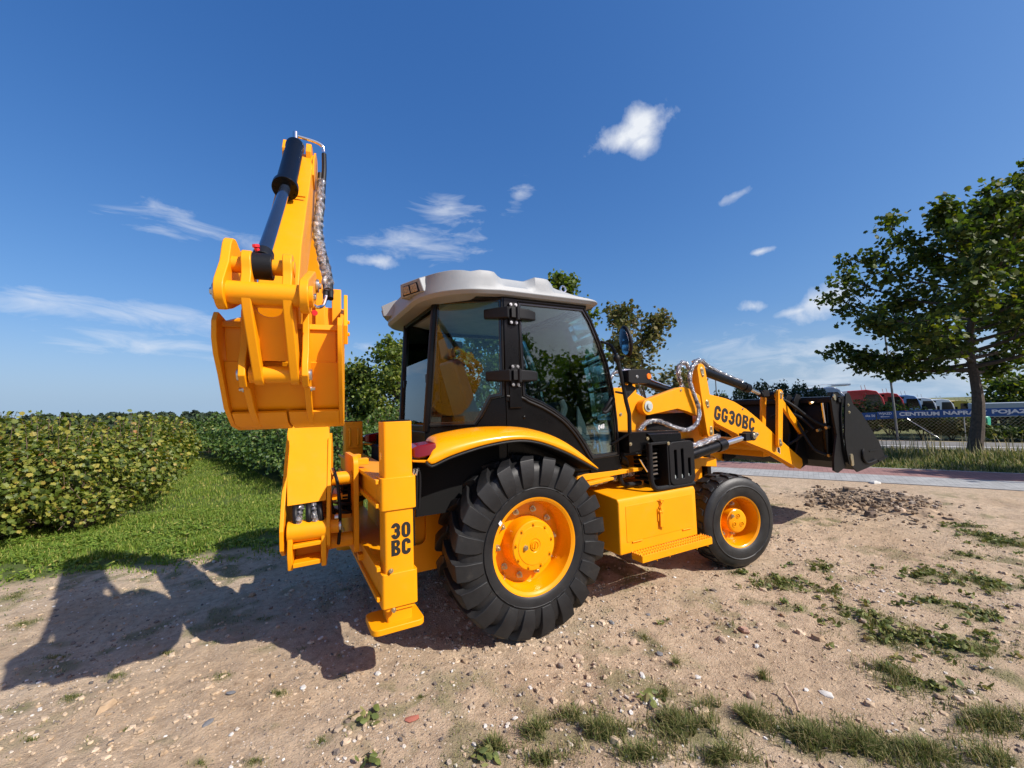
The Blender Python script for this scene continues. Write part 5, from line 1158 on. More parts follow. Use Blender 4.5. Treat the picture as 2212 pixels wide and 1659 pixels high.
# paved strips, road
def strip_nu(name, n0, n1, u0, u1, z0, z1, mat, parent=None, bev=0.0):
    b = MB(); k = 14
    for i in range(k):
        ua, ub = u0+(u1-u0)*i/k, u0+(u1-u0)*(i+1)/k
    rings = []
    for i in range(k+1):
        u = u0+(u1-u0)*i/k
        p = [NU(n0, u), NU(n1, u)]; f0 = float(fall(p[0][0], p[0][1])); f1 = float(fall(p[1][0], p[1][1]))
        rings.append([(p[0][0], p[0][1], z0+f0), (p[1][0], p[1][1], z0+f1), (p[1][0], p[1][1], z1+f1), (p[0][0], p[0][1], z1+f0)])
    b.loft(rings); return b.build(name, mat, parent, bevel=bev)
def paving_mat(name, c0, c1, dots):
    m, nt, ln, b = new_mat(name)
    tc = nt.new('ShaderNodeTexCoord'); mp = nt.new('ShaderNodeMapping'); mp.inputs['Rotation'].default_value = (0, 0, math.atan2(NV[1], NV[0])*-1)
    ln.new(tc.outputs['Object'], mp.inputs['Vector'])
    br = nt.new('ShaderNodeTexBrick'); br.inputs['Scale'].default_value = 5.0; br.inputs['Color1'].default_value = (*c0, 1); br.inputs['Color2'].default_value = (*c1, 1); br.inputs['Mortar'].default_value = tuple(c*.45 for c in c0)+(1,)
    br.inputs['Mortar Size'].default_value = .012; br.inputs['Brick Width'].default_value = .5; br.inputs['Row Height'].default_value = .5
    ln.new(mp.outputs[0], br.inputs['Vector'])
    n = noise_node(nt, ln, 3, 6, .6); r = ramp(nt, ln, n.outputs[0], [(.3, (.75,)*3), (.7, (1.12,)*3)])
    mu = nt.new('ShaderNodeMix'); mu.data_type = 'RGBA'; mu.blend_type = 'MULTIPLY'; mu.inputs['Factor'].default_value = 1; ln.new(br.outputs[0], mu.inputs['A']); ln.new(r.outputs[0], mu.inputs['B'])
    ln.new(mu.outputs['Result'], b.inputs['Base Color']); b.inputs['Roughness'].default_value = .85
    bump(nt, ln, br.outputs['Fac'], -.4, .004, b)
    return m
tag(strip_nu('pavement', 8.32, 9.36, -13, 40, -.12, .010, paving_mat('grey_concrete_paving', (.30, .30, .29), (.36, .36, .35), True)), kind='structure')
tag(strip_nu('cycle_path', 9.40, 10.62, -13, 40, -.12, .011, paving_mat('red_concrete_paving', (.26, .135, .115), (.30, .16, .14), False)), kind='structure')
M['concrete'] = simple_mat('concrete_edging', (.33, .32, .30), .9, bmp=.2)
for n0 in (8.25, 9.362, 10.622):
    tag(strip_nu('edging_strip', n0, n0+(.07 if n0 != 9.362 else .036), -13, 40, -.12, .016 if n0 != 9.362 else .013, M['concrete'], bev=.004), kind='structure')
M['asphalt'] = simple_mat('road_asphalt', (.16, .155, .15), .9, var=.2, scale=4, bmp=.25, bscale=90)
tag(strip_nu('road', 15.2, 19.2, -16, 45, -.14, .022, M['asphalt']), kind='structure')
tag(strip_nu('kerb', 15.05, 15.2, -16, 45, -.14, .11, M['concrete'], bev=.01), kind='structure')
M['roadpaint'] = simple_mat('white_road_paint', (.75, .75, .73), .7)
tag(strip_nu('road_edge_line', 16.9, 17.03, -16, 45, .01, .027, M['roadpaint']), kind='structure')

# dug-up earth beside the path
def lump_mesh(name, n_lon, n_lat, amp, seed, flat=.7):
    """irregular stone: noisy sphere"""
    r_ = np.random.default_rng(seed); b = MB(); rings = []
    ph = r_.uniform(0, 6.28, 6)
    for i in range(1, n_lat):
        a = math.pi*i/n_lat; ring = []
        for j in range(n_lon):
            t = 2*math.pi*j/n_lon
            k = 1+amp*(math.sin(2*t+ph[0])*math.sin(a)+.7*math.sin(3*t+ph[1]+2*a)+.6*math.sin(a*3+ph[2]))+r_.uniform(-amp, amp)*.35
            ring.append((math.sin(a)*math.cos(t)*k, math.sin(a)*math.sin(t)*k*.8, math.cos(a)*k*flat))
        rings.append(ring)
    b.loft(rings); me = bpy.data.meshes.new(name); me.from_pydata(b.v, [], b.f); me.update()
    bm = bmesh.new(); bm.from_mesh(me); bmesh.ops.recalc_face_normals(bm, faces=bm.faces); bm.to_mesh(me); bm.free()
    return me
def scatter_lumps(name, pts, sizes, mat, seed, parent=None, protos=6, col=None):
    """many small stones joined into one mesh"""
    r_ = np.random.default_rng(seed); vv, ff, cc = [], [], []; off = 0
    P_ = []
    for k in range(protos):
        me = lump_mesh('tmp', 6, 4, .16, seed+k, .65); v = np.array([p.co[:] for p in me.vertices]); f = []
        for p in me.polygons:
            q = list(p.vertices)
            for i in range(1, len(q)-1): f.append((q[0], q[i], q[i+1]))
        P_.append((v, np.array(f))); bpy.data.meshes.remove(me)
    for i, (p, s) in enumerate(zip(pts, sizes)):
        v, f = P_[i % protos]; a = r_.uniform(0, 6.28); c, sn = math.cos(a), math.sin(a)
        w = v*s*r_.uniform(.7, 1.3, 3); w = np.stack([w[:, 0]*c-w[:, 1]*sn, w[:, 0]*sn+w[:, 1]*c, w[:, 2]], -1)+p
        vv.append(w); ff.append(f+off); off += len(w); cc.append(np.full(len(w), r_.uniform()))
    me = mesh_np(name, np.concatenate(vv), np.concatenate(ff), False); attr(me, 'rnd', np.concatenate(cc))
    return link_mesh(name, me, mat, parent)
def rnd_mat(name, stops, rough=.85, trans=0.0, bmp=0.0, spec=.3, tcol=None):
    m, nt, ln, b = new_mat(name); at = nt.new('ShaderNodeAttribute'); at.attribute_name = 'rnd'
    r = ramp(nt, ln, at.outputs['Fac'], stops)
    n = noise_node(nt, ln, 25, 3); rr = ramp(nt, ln, n.outputs[0], [(.3, (.8,)*3), (.7, (1.15,)*3)])
    mu = nt.new('ShaderNodeMix'); mu.data_type = 'RGBA'; mu.blend_type = 'MULTIPLY'; mu.inputs['Factor'].default_value = 1; ln.new(r.outputs[0], mu.inputs['A']); ln.new(rr.outputs[0], mu.inputs['B'])
    ln.new(mu.outputs['Result'], b.inputs['Base Color']); b.inputs['Roughness'].default_value = rough; b.inputs['Specular IOR Level'].default_value = spec
    if trans:
        t = nt.new('ShaderNodeBsdfTranslucent'); hs = nt.new('ShaderNodeHueSaturation'); hs.inputs['Value'].default_value = 1.5; hs.inputs['Saturation'].default_value = 1.15; ln.new(mu.outputs['Result'], hs.inputs['Color']); ln.new(hs.outputs[0], t.inputs[0])
        mx = nt.new('ShaderNodeMixShader'); mx.inputs[0].default_value = trans; ln.new(b.outputs[0], mx.inputs[1]); ln.new(t.outputs[0], mx.inputs[2]); ln.new(mx.outputs[0], nt['Material Output'].inputs[0])
    return m
M['pebble'] = rnd_mat('mixed_pebbles', [(0, (.10, .09, .085)), (.25, (.22, .17, .13)), (.6, (.36, .28, .20)), (.85, (.48, .42, .35)), (1, (.70, .68, .64))])
M['clod'] = rnd_mat('dark_soil_clods', [(0, (.15, .105, .07)), (.5, (.27, .195, .128)), (.85, (.34, .255, .175)), (1, (.42, .34, .26))])
dp_c = np.array([7.0, -.55]); k = 40
b = MB(); rows = []
for i in range(k+1):
    row = []
    for j in range(k+1):
        a, r = 2*math.pi*i/k, j/k
        q_ = 1+.25*math.sin(3*a+.6)+.18*math.sin(5*a+2)+.10*math.sin(9*a)
        x = dp_c[0]+r*q_*(1.0*math.cos(a)*NV[0]+.95*math.sin(a)*UV[0]); y = dp_c[1]+r*q_*(1.0*math.cos(a)*NV[1]+.95*math.sin(a)*UV[1])
        h = .14*max(0, 1-r**1.3)*(.55+.9*float(fbm(x, y, 2.2, 3, 41)))+.05*(float(fbm(x, y, 7, 3, 43))-.5)*(1-r)
        row.append((x, y, float(ground_z(x, y))-.02+h))
    rows.append(row)
b.strip(rows); dpo = b.build('dirt_heap', simple_mat('turned_soil', (.29, .205, .13), .95, var=.5, scale=9, bmp=.6, bscale=40), None, ang=60); tag(dpo, 'low heap of dug-up dark earth beside the grey pavement', 'dirt heap')
r_ = np.random.default_rng(5); q = r_.normal(0, .40, (1500, 2)); pts = []; 
for t_ in q:
    x = dp_c[0]+t_[0]*1.35*NV[0]+t_[1]*1.1*UV[0]; y = dp_c[1]+t_[0]*1.35*NV[1]+t_[1]*1.1*UV[1]; r = math.hypot(t_[0], t_[1])
    pts.append((x, y, float(ground_z(x, y))+.13*max(0, 1-r**1.3)+.005))
co_ = scatter_lumps('clods', np.array(pts), r_.gamma(1.3, .0105, len(pts))+.004, M['clod'], 55, dpo); co_['kind'] = 'stuff'

# single stones
STM = {'t': simple_mat('tan_stone', (.42, .31, .22), .85, var=.2, scale=14, bmp=.3), 'b': simple_mat('brown_stone', (.27, .21, .16), .85, var=.2, scale=14, bmp=.3), 'w': simple_mat('white_limestone', (.54, .52, .48), .85, var=.1, scale=12, bmp=.3),
       'r': simple_mat('reddish_stone', (.44, .27, .19), .85, var=.15, scale=14, bmp=.3), 'brick': simple_mat('red_brick_piece', (.36, .12, .08), .85, var=.15, scale=20, bmp=.3), 'g': simple_mat('grey_slate', (.16, .16, .165), .8, var=.2, scale=14, bmp=.3), 'd': simple_mat('dark_earthy_stone', (.13, .09, .065), .9, var=.3, scale=14, bmp=.3)}
STL = ['tan rounded stone close in front of the rear tyre', 'largest pale tan stone in front of the rear tyre', 'small brown stone left of the largest pale tan stone', 'square white stone chip on the sand below the front wheel', 'flat white stone chip among the grass tufts at the bottom',
       'small white stone beside the middle grass tuft', 'white stone right of the small grass clump below the front wheel', 'long white stone near the bottom right grass', 'tan stone half hidden at the edge of the bottom right grass', 'long reddish stone below the front tyre', 'red brick fragment in the sand at the bottom',
       'grey slate piece at the bottom left', 'dark grey flat stone at the lower left', 'dark grey stone right of the rear tyre', 'small dark stone below the tool box', 'small white stone left of the bottom right grass', 'tan stone below the tool box step', 'grey pebble below the tool box step', 'tan stone right of the small grass clump',
       'tiny white pebble just below the rear tyre', 'white pebble at the edge of the machine shadow', 'white elongated pebble near the tip of the machine shadow', 'white round pebble at the lower left', 'dark stone at the foot of the dirt heap', 'tan stone at the right foot of the dirt heap', 'flat white stone lying near the grey pavement', 'grey stone on the far side of the dirt heap', 'flat tan stone by the middle grass tufts', 'small tan stone below the front tyre']
STC = STONE
for i, (x, y, r, kk) in enumerate(STC):
    flat = .35 if kk in ('g', 'brick') else (.45 if kk == 'w' else .68)
    me = lump_mesh('stone', 10 if kk in ('t', 'b') else 7, 7 if kk in ('t', 'b') else 5, .09 if kk in ('t', 'b') else .17, 100+i, flat); me.shade_smooth(); me.set_sharp_from_angle(angle=R(32))
    o = link_mesh('stone', me, STM[kk]); r *= .85; o.location = (x, y, float(ground_z(x, y))+r*flat*.25); o.scale = (r*1.1, r*.9, r*.95); o.rotation_euler = (0, 0, random.uniform(0, 6))
    if kk == 'brick' or i in (3, 4): o.scale = (r*1.35, r, r)
    tag(o, STL[i], 'stone', 'loose stones on the sand')
tw = MB(); tw.tube(smooth_path([(.80,-2.585,.035),(.85,-2.54,.05),(.89,-2.49,.055),(.905,-2.455,.07)]), [.008+.003*math.sin(k*1.3) for k in range(19)], 7); two = tw.build('stick', simple_mat('weathered_wood', (.40, .28, .19), .9), None); tag(two, 'short pale broken stick lying in the bottom right grass', 'stick')

# gravel: small stones strewn over the sand (countless)
r_ = np.random.default_rng(11)
def view_pts(n, xr, yr, dens):
    x = r_.uniform(*xr, n); y = r_.uniform(*yr, n); keep = r_.uniform(size=n) < dens(x, y); return x[keep], y[keep]
def gdens(x, y):
    cl = np.clip((fbm(x, y, 1.3, 3, 61)-.34)*3.0, .10, 1); d = np.hypot(x+1.76, y+4.01)
    return cl*np.clip(1.25-d/7.5, .04, 1)*np.clip((2.8-y)/.4, 0, 1)
x, y = view_pts(60000, (-4.4, 6.5), (-3.4, 2.9), gdens)
sz = r_.gamma(1.5, .0030, len(x))+.0022
M['crumb'] = rnd_mat('soil_crumbs', [(0, (.33, .235, .15)), (.5, (.45, .34, .23)), (1, (.55, .43, .31))], .95, spec=.1)
xc, yc = view_pts(42000, (-4.4, 6.0), (-3.4, 2.8), lambda x, y: np.clip((fbm(x, y, 1.1, 3, 65)-.32)*2.6, .06, 1)*np.clip(1.2-np.hypot(x+1.76, y+4.01)/8, .05, 1))
sc_ = r_.gamma(1.6, .0042, len(xc))+.003
cr_ = scatter_lumps('soil_crumbs', np.stack([xc, yc, ground_z(xc, yc)+sc_*.1], -1), sc_, M['crumb'], 73); tag(cr_, 'loose crumbs of dry sandy soil on the ground', 'soil', kind='stuff')
gv = scatter_lumps('gravel', np.stack([x, y, ground_z(x, y)+sz*.2], -1), sz, M['pebble'], 71); tag(gv, 'small mixed gravel strewn over the sandy ground', 'gravel', kind='stuff')
# ================================================================== vegetation
def leaf_template(kind):
    """2d outline folded along the midrib; two half faces"""
    if kind == 'lobed':
        half = [(0, 0), (.26, .05), (.48, .30), (.34, .42), (.46, .70), (.20, .72), (0, 1.0)]
    elif kind == 'oval':
        half = [(0, 0), (.26, .22), (.34, .52), (.20, .82), (0, 1.0)]
    else:
        half = [(0, 0), (.30, .35), (0, 1.0)]
    v = [(x, y, -.22*x) for x, y in half]; n = len(v)
    v2 = [(-x, y, -.22*x) for x, y in half[1:-1]]
    verts = np.array(v+v2) - np.array([0, 0, 0])
    f1 = [(0, i, i+1) for i in range(1, n-1)]
    lid = [0]+[n+i for i in range(n-2)]+[n-1]
    f2 = [(lid[0], lid[i+1], lid[i]) for i in range(1, n-1)]
    return verts, np.array(f1+f2)
def leaves(name, pts, size, mat, parent=None, kind='lobed', up=.5, seed=0, outward=None, droop=0.0):
    r_ = np.random.default_rng(seed); n = len(pts); tv, tf = leaf_template(kind)
    # leaf normal: blend of up, outward and random
    nrm = r_.normal(size=(n, 3)); nrm /= np.linalg.norm(nrm, axis=1, keepdims=True)
    nrm = nrm*(1-up)+np.array([0, 0, 1.0])*up
    if outward is not None: nrm = nrm+outward*.55
    nrm /= np.linalg.norm(nrm, axis=1, keepdims=True)
    d = r_.normal(size=(n, 3)); d[:, 2] -= droop; d -= nrm*(d*nrm).sum(1, keepdims=True); d /= np.linalg.norm(d, axis=1, keepdims=True)+1e-9
    s = np.cross(d, nrm)
    size = np.asarray(size).reshape(-1, 1, 1)*np.ones((n, 1, 1))
    V_ = (tv[None, :, 0:1]*s[:, None, :]+(tv[None, :, 1:2]-.4)*d[:, None, :]+tv[None, :, 2:3]*nrm[:, None, :])*size+pts[:, None, :]
    F = tf[None]+(np.arange(n)*len(tv))[:, None, None]
    me = mesh_np(name, V_.reshape(-1, 3), F.reshape(-1, 3), False)
    rv = np.clip(r_.beta(1.4, 1.6, n), 0, 1); attr(me, 'rnd', np.repeat(rv, len(tv)))
    return link_mesh(name, me, mat, parent)
def grass_blades(name, x, y, h, mat, seed=0, lean=.5, width=.0035, parent=None, z=None):
    r_ = np.random.default_rng(seed); n = len(x); z = ground_z(x, y) if z is None else z
    a = r_.uniform(0, 6.283, n); ln_ = r_.uniform(.1, 1, n)*lean; w = width*r_.uniform(.7, 1.5, n)
    dx, dy = np.cos(a), np.sin(a); sx, sy = -dy, dx
    V_ = np.zeros((n, 5, 3))
    for i, (f, wf) in enumerate(((0, 1), (.55, .8))):
        off = h*ln_*f**2
        for k, sg in enumerate((-1, 1)):
            V_[:, i*2+k, 0] = x+dx*off+sx*sg*w*wf; V_[:, i*2+k, 1] = y+dy*off+sy*sg*w*wf; V_[:, i*2+k, 2] = z-.004+h*f*(1-.25*ln_*f)
    V_[:, 4, 0] = x+dx*h*ln_; V_[:, 4, 1] = y+dy*h*ln_; V_[:, 4, 2] = z+h*(1-.3*ln_)
    tf = np.array([(0, 1, 3), (0, 3, 2), (2, 3, 4)]); F = tf[None]+(np.arange(n)*5)[:, None, None]
    me = mesh_np(name, V_.reshape(-1, 3), F.reshape(-1, 3), False); attr(me, 'rnd', np.repeat(r_.uniform(size=n), 5))
    return link_mesh(name, me, mat, parent)
M['grass'] = rnd_mat('meadow_grass', [(0, (0.079, 0.131, 0.018)), (.5, (0.149, 0.236, 0.029)), (.88, (0.245, 0.298, 0.046)), (1, (0.525, 0.438, 0.143))], .6, .30, spec=.3)
M['grass_dry'] = rnd_mat('dry_mixed_grass', [(0, (.060, .085, .024)), (.45, (.115, .145, .038)), (.72, (.20, .195, .065)), (1, (.48, .38, .21))], .65, .25, spec=.25)
M['weed'] = rnd_mat('weed_leaves', [(0, (.070, .095, .028)), (.5, (.145, .175, .046)), (.85, (.23, .22, .075)), (1, (.36, .29, .14))], .6, .2, spec=.3)
M['currant'] = rnd_mat('currant_leaves', [(0, (.030, .048, .008)), (.30, (.080, .118, .014)), (.60, (.170, .200, .026)), (.88, (.36, .32, .060)), (1, (.34, .13, .05))], .5, .32, spec=.4)
M['currant_dark'] = rnd_mat('dark_currant_leaves', [(0, (0.037, 0.076, 0.017)), (.5, (0.076, 0.136, 0.025)), (.9, (0.145, 0.196, 0.036)), (1, (0.238, 0.221, 0.056))], .5, .28, spec=.4)
M['maple'] = rnd_mat('maple_leaves', [(0, (0.027, 0.047, 0.010)), (.5, (0.061, 0.095, 0.016)), (.9, (0.135, 0.155, 0.024)), (1, (0.216, 0.176, 0.042))], .55, .35, spec=.3)
M['lime'] = rnd_mat('yellow_green_leaves', [(0, (0.053, 0.090, 0.016)), (.5, (0.112, 0.158, 0.026)), (1, (0.225, 0.240, 0.046))], .55, .35, spec=.3)
M['autumn'] = rnd_mat('browning_leaves', [(0, (0.047, 0.061, 0.018)), (.45, (0.101, 0.108, 0.031)), (.8, (0.169, 0.142, 0.047)), (1, (0.230, 0.142, 0.065))], .6, .32, spec=.3)
M['conifer'] = rnd_mat('conifer_sprays', [(0, (0.022, 0.042, 0.021)), (.6, (0.048, 0.077, 0.034)), (1, (0.091, 0.119, 0.047))], .7, .15, spec=.25)
M['bark'] = simple_mat('grey_brown_bark', (.085, .065, .05), .9, var=.35, scale=14, bmp=.5, bscale=40)
M['twig'] = simple_mat('brown_twigs', (.12, .08, .055), .85, var=.3, scale=20)

# -- currant bushes
def bush(loc, rad, hgt, nleaf, size, mat, label, group, seed, open_base=.25):
    r_ = np.random.default_rng(seed)
    z0 = float(ground_z(loc[0], loc[1])); root = empty('currant_bush', (loc[0], loc[1], z0))
    tag(root, label, 'bush', group)
    # leafy shell over a mass of shoots; outline broken by single shoots
    n = nleaf; n = int(n*.82); th = r_.uniform(0, 2*np.pi, n); u = r_.uniform(-.50, 1, n)
    lump = 1+.16*np.sin(3*th+seed)+.14*np.sin(5*th+2*seed+3*u)+.14*np.sin(9*th+7*u+seed)+.08*np.sin(17*th+11*u)
    rr = (1-r_.beta(1.1, 2.6, n)*.8)
    hgt *= .93; cz = hgt*.46
    ph = np.arcsin(np.clip(u, -1, 1))
    px = np.cos(ph)*np.cos(th)*rad*rr*lump; py = np.cos(ph)*np.sin(th)*rad*rr*lump; pz = cz+np.sin(ph)*(hgt*.54)*rr*(1+.10*np.sin(4*th+seed))
    out = np.stack([px, py, (pz-cz)*1.4], -1); out /= np.linalg.norm(out, axis=1, keepdims=True)+1e-9
    P0 = np.stack([px, py, pz], -1)
    # shoots sticking out of the top
    S = []
    tubes = MB()
    for k in range(int(12+rad*14)):
        a = r_.uniform(0, 6.28); q = r_.uniform(0, .8); bx_, by_ = math.cos(a)*rad*q, math.sin(a)*rad*q
        zt = hgt*(.70+.30*math.sqrt(max(0, 1-q*q)))*(.92+.48*r_.uniform()**2.2); dx_, dy_ = r_.normal(0, .10, 2)
        pth = [(bx_*.25, by_*.25, 0.02), (bx_*.7, by_*.7, zt*.5), (bx_+dx_, by_+dy_, zt)]
        tubes.tube(smooth_path(pth, 4), [.010, .009, .009, .008, .008, .007, .006, .005, .004], 5)
        m = 22; t_ = r_.uniform(.66, 1.02, m)
        for t in t_:
            j = r_.normal(0, .05, 3); S.append((pth[1][0]+(pth[2][0]-pth[1][0])*(2*t-1)+j[0], pth[1][1]+(pth[2][1]-pth[1][1])*(2*t-1)+j[1], pth[1][2]+(pth[2][2]-pth[1][2])*(2*t-1)+j[2]*.6))
    for k in range(int(10+rad*6)):
        a = r_.uniform(0, 6.28); L_ = rad*r_.uniform(.6, 1.0)
        tubes.tube(smooth_path([(0, 0, .02), (math.cos(a)*L_*.5, math.sin(a)*L_*.5, hgt*r_.uniform(.15, .35)), (math.cos(a)*L_, math.sin(a)*L_, hgt*r_.uniform(.15, .5))], 3), [.010, .009, .008, .008, .007, .006, .005], 5)
    tubes.build('stems', M['twig'], root)
    P_ = np.concatenate([P0, np.array(S)]); O_ = np.concatenate([out, np.tile([0, 0, .3], (len(S), 1))])
    keep = P_[:, 2] > .05; P_ = P_[keep]; O_ = O_[keep]
    f = leaves('foliage', P_, size*r_.uniform(.6, 1.25, len(P_)), mat, root, 'lobed' if size < .12 else 'oval', .35, seed, O_, .3); f['kind'] = 'stuff'
    return root
ORD = ['first', 'second', 'third', 'fourth', 'fifth', 'sixth', 'seventh', 'eighth', 'ninth', 'tenth', 'eleventh', 'twelfth', 'thirteenth', 'fourteenth']
G1, G2, G3 = 'currant bushes in the left row', 'currant bushes in the row behind the digging arm', 'currant bushes behind the cab'
bush((-5.35, 6.25), 1.25, 1.60, 5600, .078, M['currant'], 'yellow-green currant bush with red tinged leaves at the near end of the left row', G1, 1)
bush((-6.9, 6.1), 1.25, 1.62, 4600, .078, M['currant'], 'currant bush cut by the left edge of the photo', G1, 2)
bush((-4.95, 7.6), 1.15, 1.60, 3800, .082, M['currant'], 'currant bush second from the near end of the left row', G1, 3)
bush((-5.75, 5.35), .80, 1.05, 2300, .075, M['currant'], 'low currant growth in front of the left row, close to the grass', G1, 4)
bush((-4.75, 5.75), .62, .80, 1300, .070, M['currant'], 'small low currant growth at the right foot of the left row', G1, 5)
for k in range(11):
    y = 9.0+k*1.35*(1+.05*k); x = -5.05-.115*(y-7.5)+random.uniform(-.12, .12)
    bush((x, y), 1.28, 1.55+random.uniform(-.08, .18), max(700, 2800-k*240), .090+.010*k, M['currant'], 'currant bush in the left row, %s from its near end' % ORD[k+2], G1, 10+k)
    if k < 6: bush((x-1.9, y-.4), 1.3, 1.6+random.uniform(-.1, .1), max(600, 1800-k*200), .10+.012*k, M['currant'], 'currant bush at the left margin, %s behind the one cut by the photo edge' % ORD[k], G1, 110+k)
bush((-.40, 7.3), 1.32, 1.72, 5000, .072, M['currant_dark'], 'dark green currant bush right behind the boom, near end of its row', G2, 30)
for k in range(11):
    y = 8.6+k*1.30*(1+.045*k); x = -.45-.265*(y-7.1)+random.uniform(-.1, .1)
    bush((x, y), 1.30, 1.70+random.uniform(-.08, .15), max(800, 3400-k*270), .082+.010*k, M['currant_dark'], 'currant bush in the row behind the digging arm, %s from its near end' % ORD[k+1], G2, 40+k)
for k in range(5):
    bush((1.6+.1*k, 7.4+k*1.3), 1.35, 1.75+random.uniform(-.1, .1), 2600, .082, M['currant_dark'], 'dark currant bush behind the machine, %s from the far stabiliser leg' % ORD[k], G3, 60+k)

# -- trees
def tree(name, label, base, height, crown_r, crown_z0, trunk_r, nleaf, size, mat, seed, nbr=26, kind='lobed', lean=(0, 0), group=None, spread=.16, bare=0, flat=1.0, multi=1, upward=.6):
    r_ = np.random.default_rng(seed); z0 = float(ground_z(base[0], base[1])); root = empty(name, (base[0], base[1], z0)); tag(root, label, 'tree', group)
    tb = MB(); tips = []
    for s_ in range(multi):
        a0 = r_.uniform(0, 6.28); sp_ = .0 if multi == 1 else crown_r*.45
        top = Vector((lean[0]+sp_*math.cos(a0), lean[1]+sp_*math.sin(a0), height*.93))
        tp = [Vector((0, 0, -.05)), Vector((lean[0]*.2+r_.normal(0, .04), lean[1]*.2+r_.normal(0, .04), height*.22)), Vector((top.x*.5+r_.normal(0, .08), top.y*.5+r_.normal(0, .08), height*.5)), top]
        path = smooth_path(tp, 5); nP = len(path)
        tr = trunk_r*(1 if multi == 1 else .55)
        rad = [tr*(1.35 if i == 0 else 1)*(1-.86*i/(nP-1)) for i in range(nP)]
        tb.tube(path, rad, 10)
        for k in range(nbr//multi):
            f = (k+.5)/(nbr//multi); hz = crown_z0+(height*.90-crown_z0)*f; t = min(.999, hz/height/.93)
            i = t*(nP-1); p = path[int(i)].lerp(path[min(nP-1, int(i)+1)], i-int(i))
            a = k*2.399+r_.uniform(-.4, .4)
            prof = math.sqrt(max(.05, 1-((f-.38)/.66)**2)); L_ = crown_r*prof*r_.uniform(.75, 1.08)
            el = R(8+upward*60*f+r_.uniform(-8, 10)); d = Vector((math.cos(a)*math.cos(el), math.sin(a)*math.cos(el), math.sin(el)*flat))
            e = p+d*L_+Vector((0, 0, .05*L_)); mid = p+d*L_*.5+Vector((0, 0, -.06*L_))
            bp_ = smooth_path([p, mid, e], 4); r0 = max(.010, tr*.38*(1-f*.6))
            tb.tube(bp_, [r0*(1-.8*j/(len(bp_)-1)) for j in range(len(bp_))], 6)
            for m in range(6):
                g = .30+.70*(m+.5)/6; j = g*(len(bp_)-1); q = bp_[int(j)].lerp(bp_[min(len(bp_)-1, int(j)+1)], j-int(j))
                d2 = (d+Vector(r_.normal(0, .55, 3))).normalized(); l2 = L_*r_.uniform(.16, .34)*(1.2-g*.5); e2 = q+d2*l2
                tb.tube([q, q+d2*l2*.5+Vector((0, 0, .01)), e2], [r0*.3, r0*.22, .003], 5)
                tips.append((e2, l2)); tips.append((q.lerp(e2, .45), l2))
            tips.append((e, L_*.2))
    tb.build('trunk', M['bark'], root)
    n = nleaf; ti = r_.integers(0, len(tips), n); T = np.array([t[0][:] for t in tips]); Lx = np.array([t[1] for t in tips])
    P_ = T[ti]+r_.normal(0, 1, (n, 3))*(spread+.17*Lx[ti])[:, None]*np.array([1, 1, .62])
    keep = P_[:, 2] > crown_z0*.72; P_ = P_[keep]
    fo_ = leaves('crown', P_, size*r_.uniform(.65, 1.3, len(P_)), mat, root, kind, .42, seed, None, .6); fo_['kind'] = 'stuff'
    return root
TG = 'street trees along the road'
tree('maple_tree', 'large dark green maple at the right edge, its trunk before the blue banner', (15.96, .42), 7.0, 3.1, 3.2, .19, 16000, .145, M['maple'], 201, 34, lean=(.25, -.55), group=TG, spread=.10)
tree('maple_tree', 'taller maple mostly hidden beyond the right edge of the photo', (27.6, -.6), 12.0, 4.3, 4.6, .28, 12000, .22, M['maple'], 211, 34, group=TG, spread=.15)
tree('maple_tree', 'slim maple outside the right edge that casts dappled shade on the red path', (15.3, -5.9), 6.2, 1.5, 2.6, .12, 3500, .17, M['maple'], 212, 24, group=TG, spread=.15)
tree('young_maple_tree', 'small sparse browning maple behind the loader arms', (10.2, 7.15), 5.2, 2.15, .8, .07, 5200, .145, M['autumn'], 202, 42, group=TG, spread=.12, multi=6, upward=1.0)
tree('lime_tree', 'yellow-green tree behind the front edge of the cab roof', (9.0, 10.8), 7.4, 2.0, 1.6, .12, 6000, .17, M['lime'], 203, 26, group=TG, spread=.14, upward=.9)
FG = 'trees beyond the currant rows'
tree('field_tree', 'dense green tree left of the cab behind the currant bushes', (2.7, 15.0), 4.9, 2.1, .7, .12, 8500, .15, M['lime'], 204, 26, group=FG, spread=.2)
tree('field_tree', 'lower dark green tree between the bucket and the cab', (.9, 16.5), 3.9, 1.7, .6, .10, 5000, .16, M['maple'], 205, 22, group=FG, spread=.2)
tree('field_tree', 'tree seen through the rear window of the cab', (4.4, 15.5), 5.4, 2.3, .8, .13, 6000, .17, M['lime'], 206, 24, group=FG, spread=.2)
tree('field_tree', 'tree seen through the side windows of the cab', (6.8, 14.0), 5.6, 2.3, .8, .13, 5500, .18, M['maple'], 207, 24, group=FG, spread=.2)
# trees standing behind the photographer, seen only as reflections in the glass
BG = 'trees reflected in the cab glass'
for i, (x, y, h) in enumerate(((7.5, -24, 5.5), (12.0, -23, 6.5), (16.5, -21, 5.0), (3, -27, 6), (20.5, -19, 5.5))):
    tree('reflected_tree', 'tree behind the photographer, %s of the row mirrored in the cab glass' % ORD[[1, 2, 3, 0, 4][i]], (x, y), h, 3.2, 1.0, .18, 3000, .34, M['maple' if i % 2 else 'lime'], 220+i, 22, 'oval', group=BG, spread=.35)

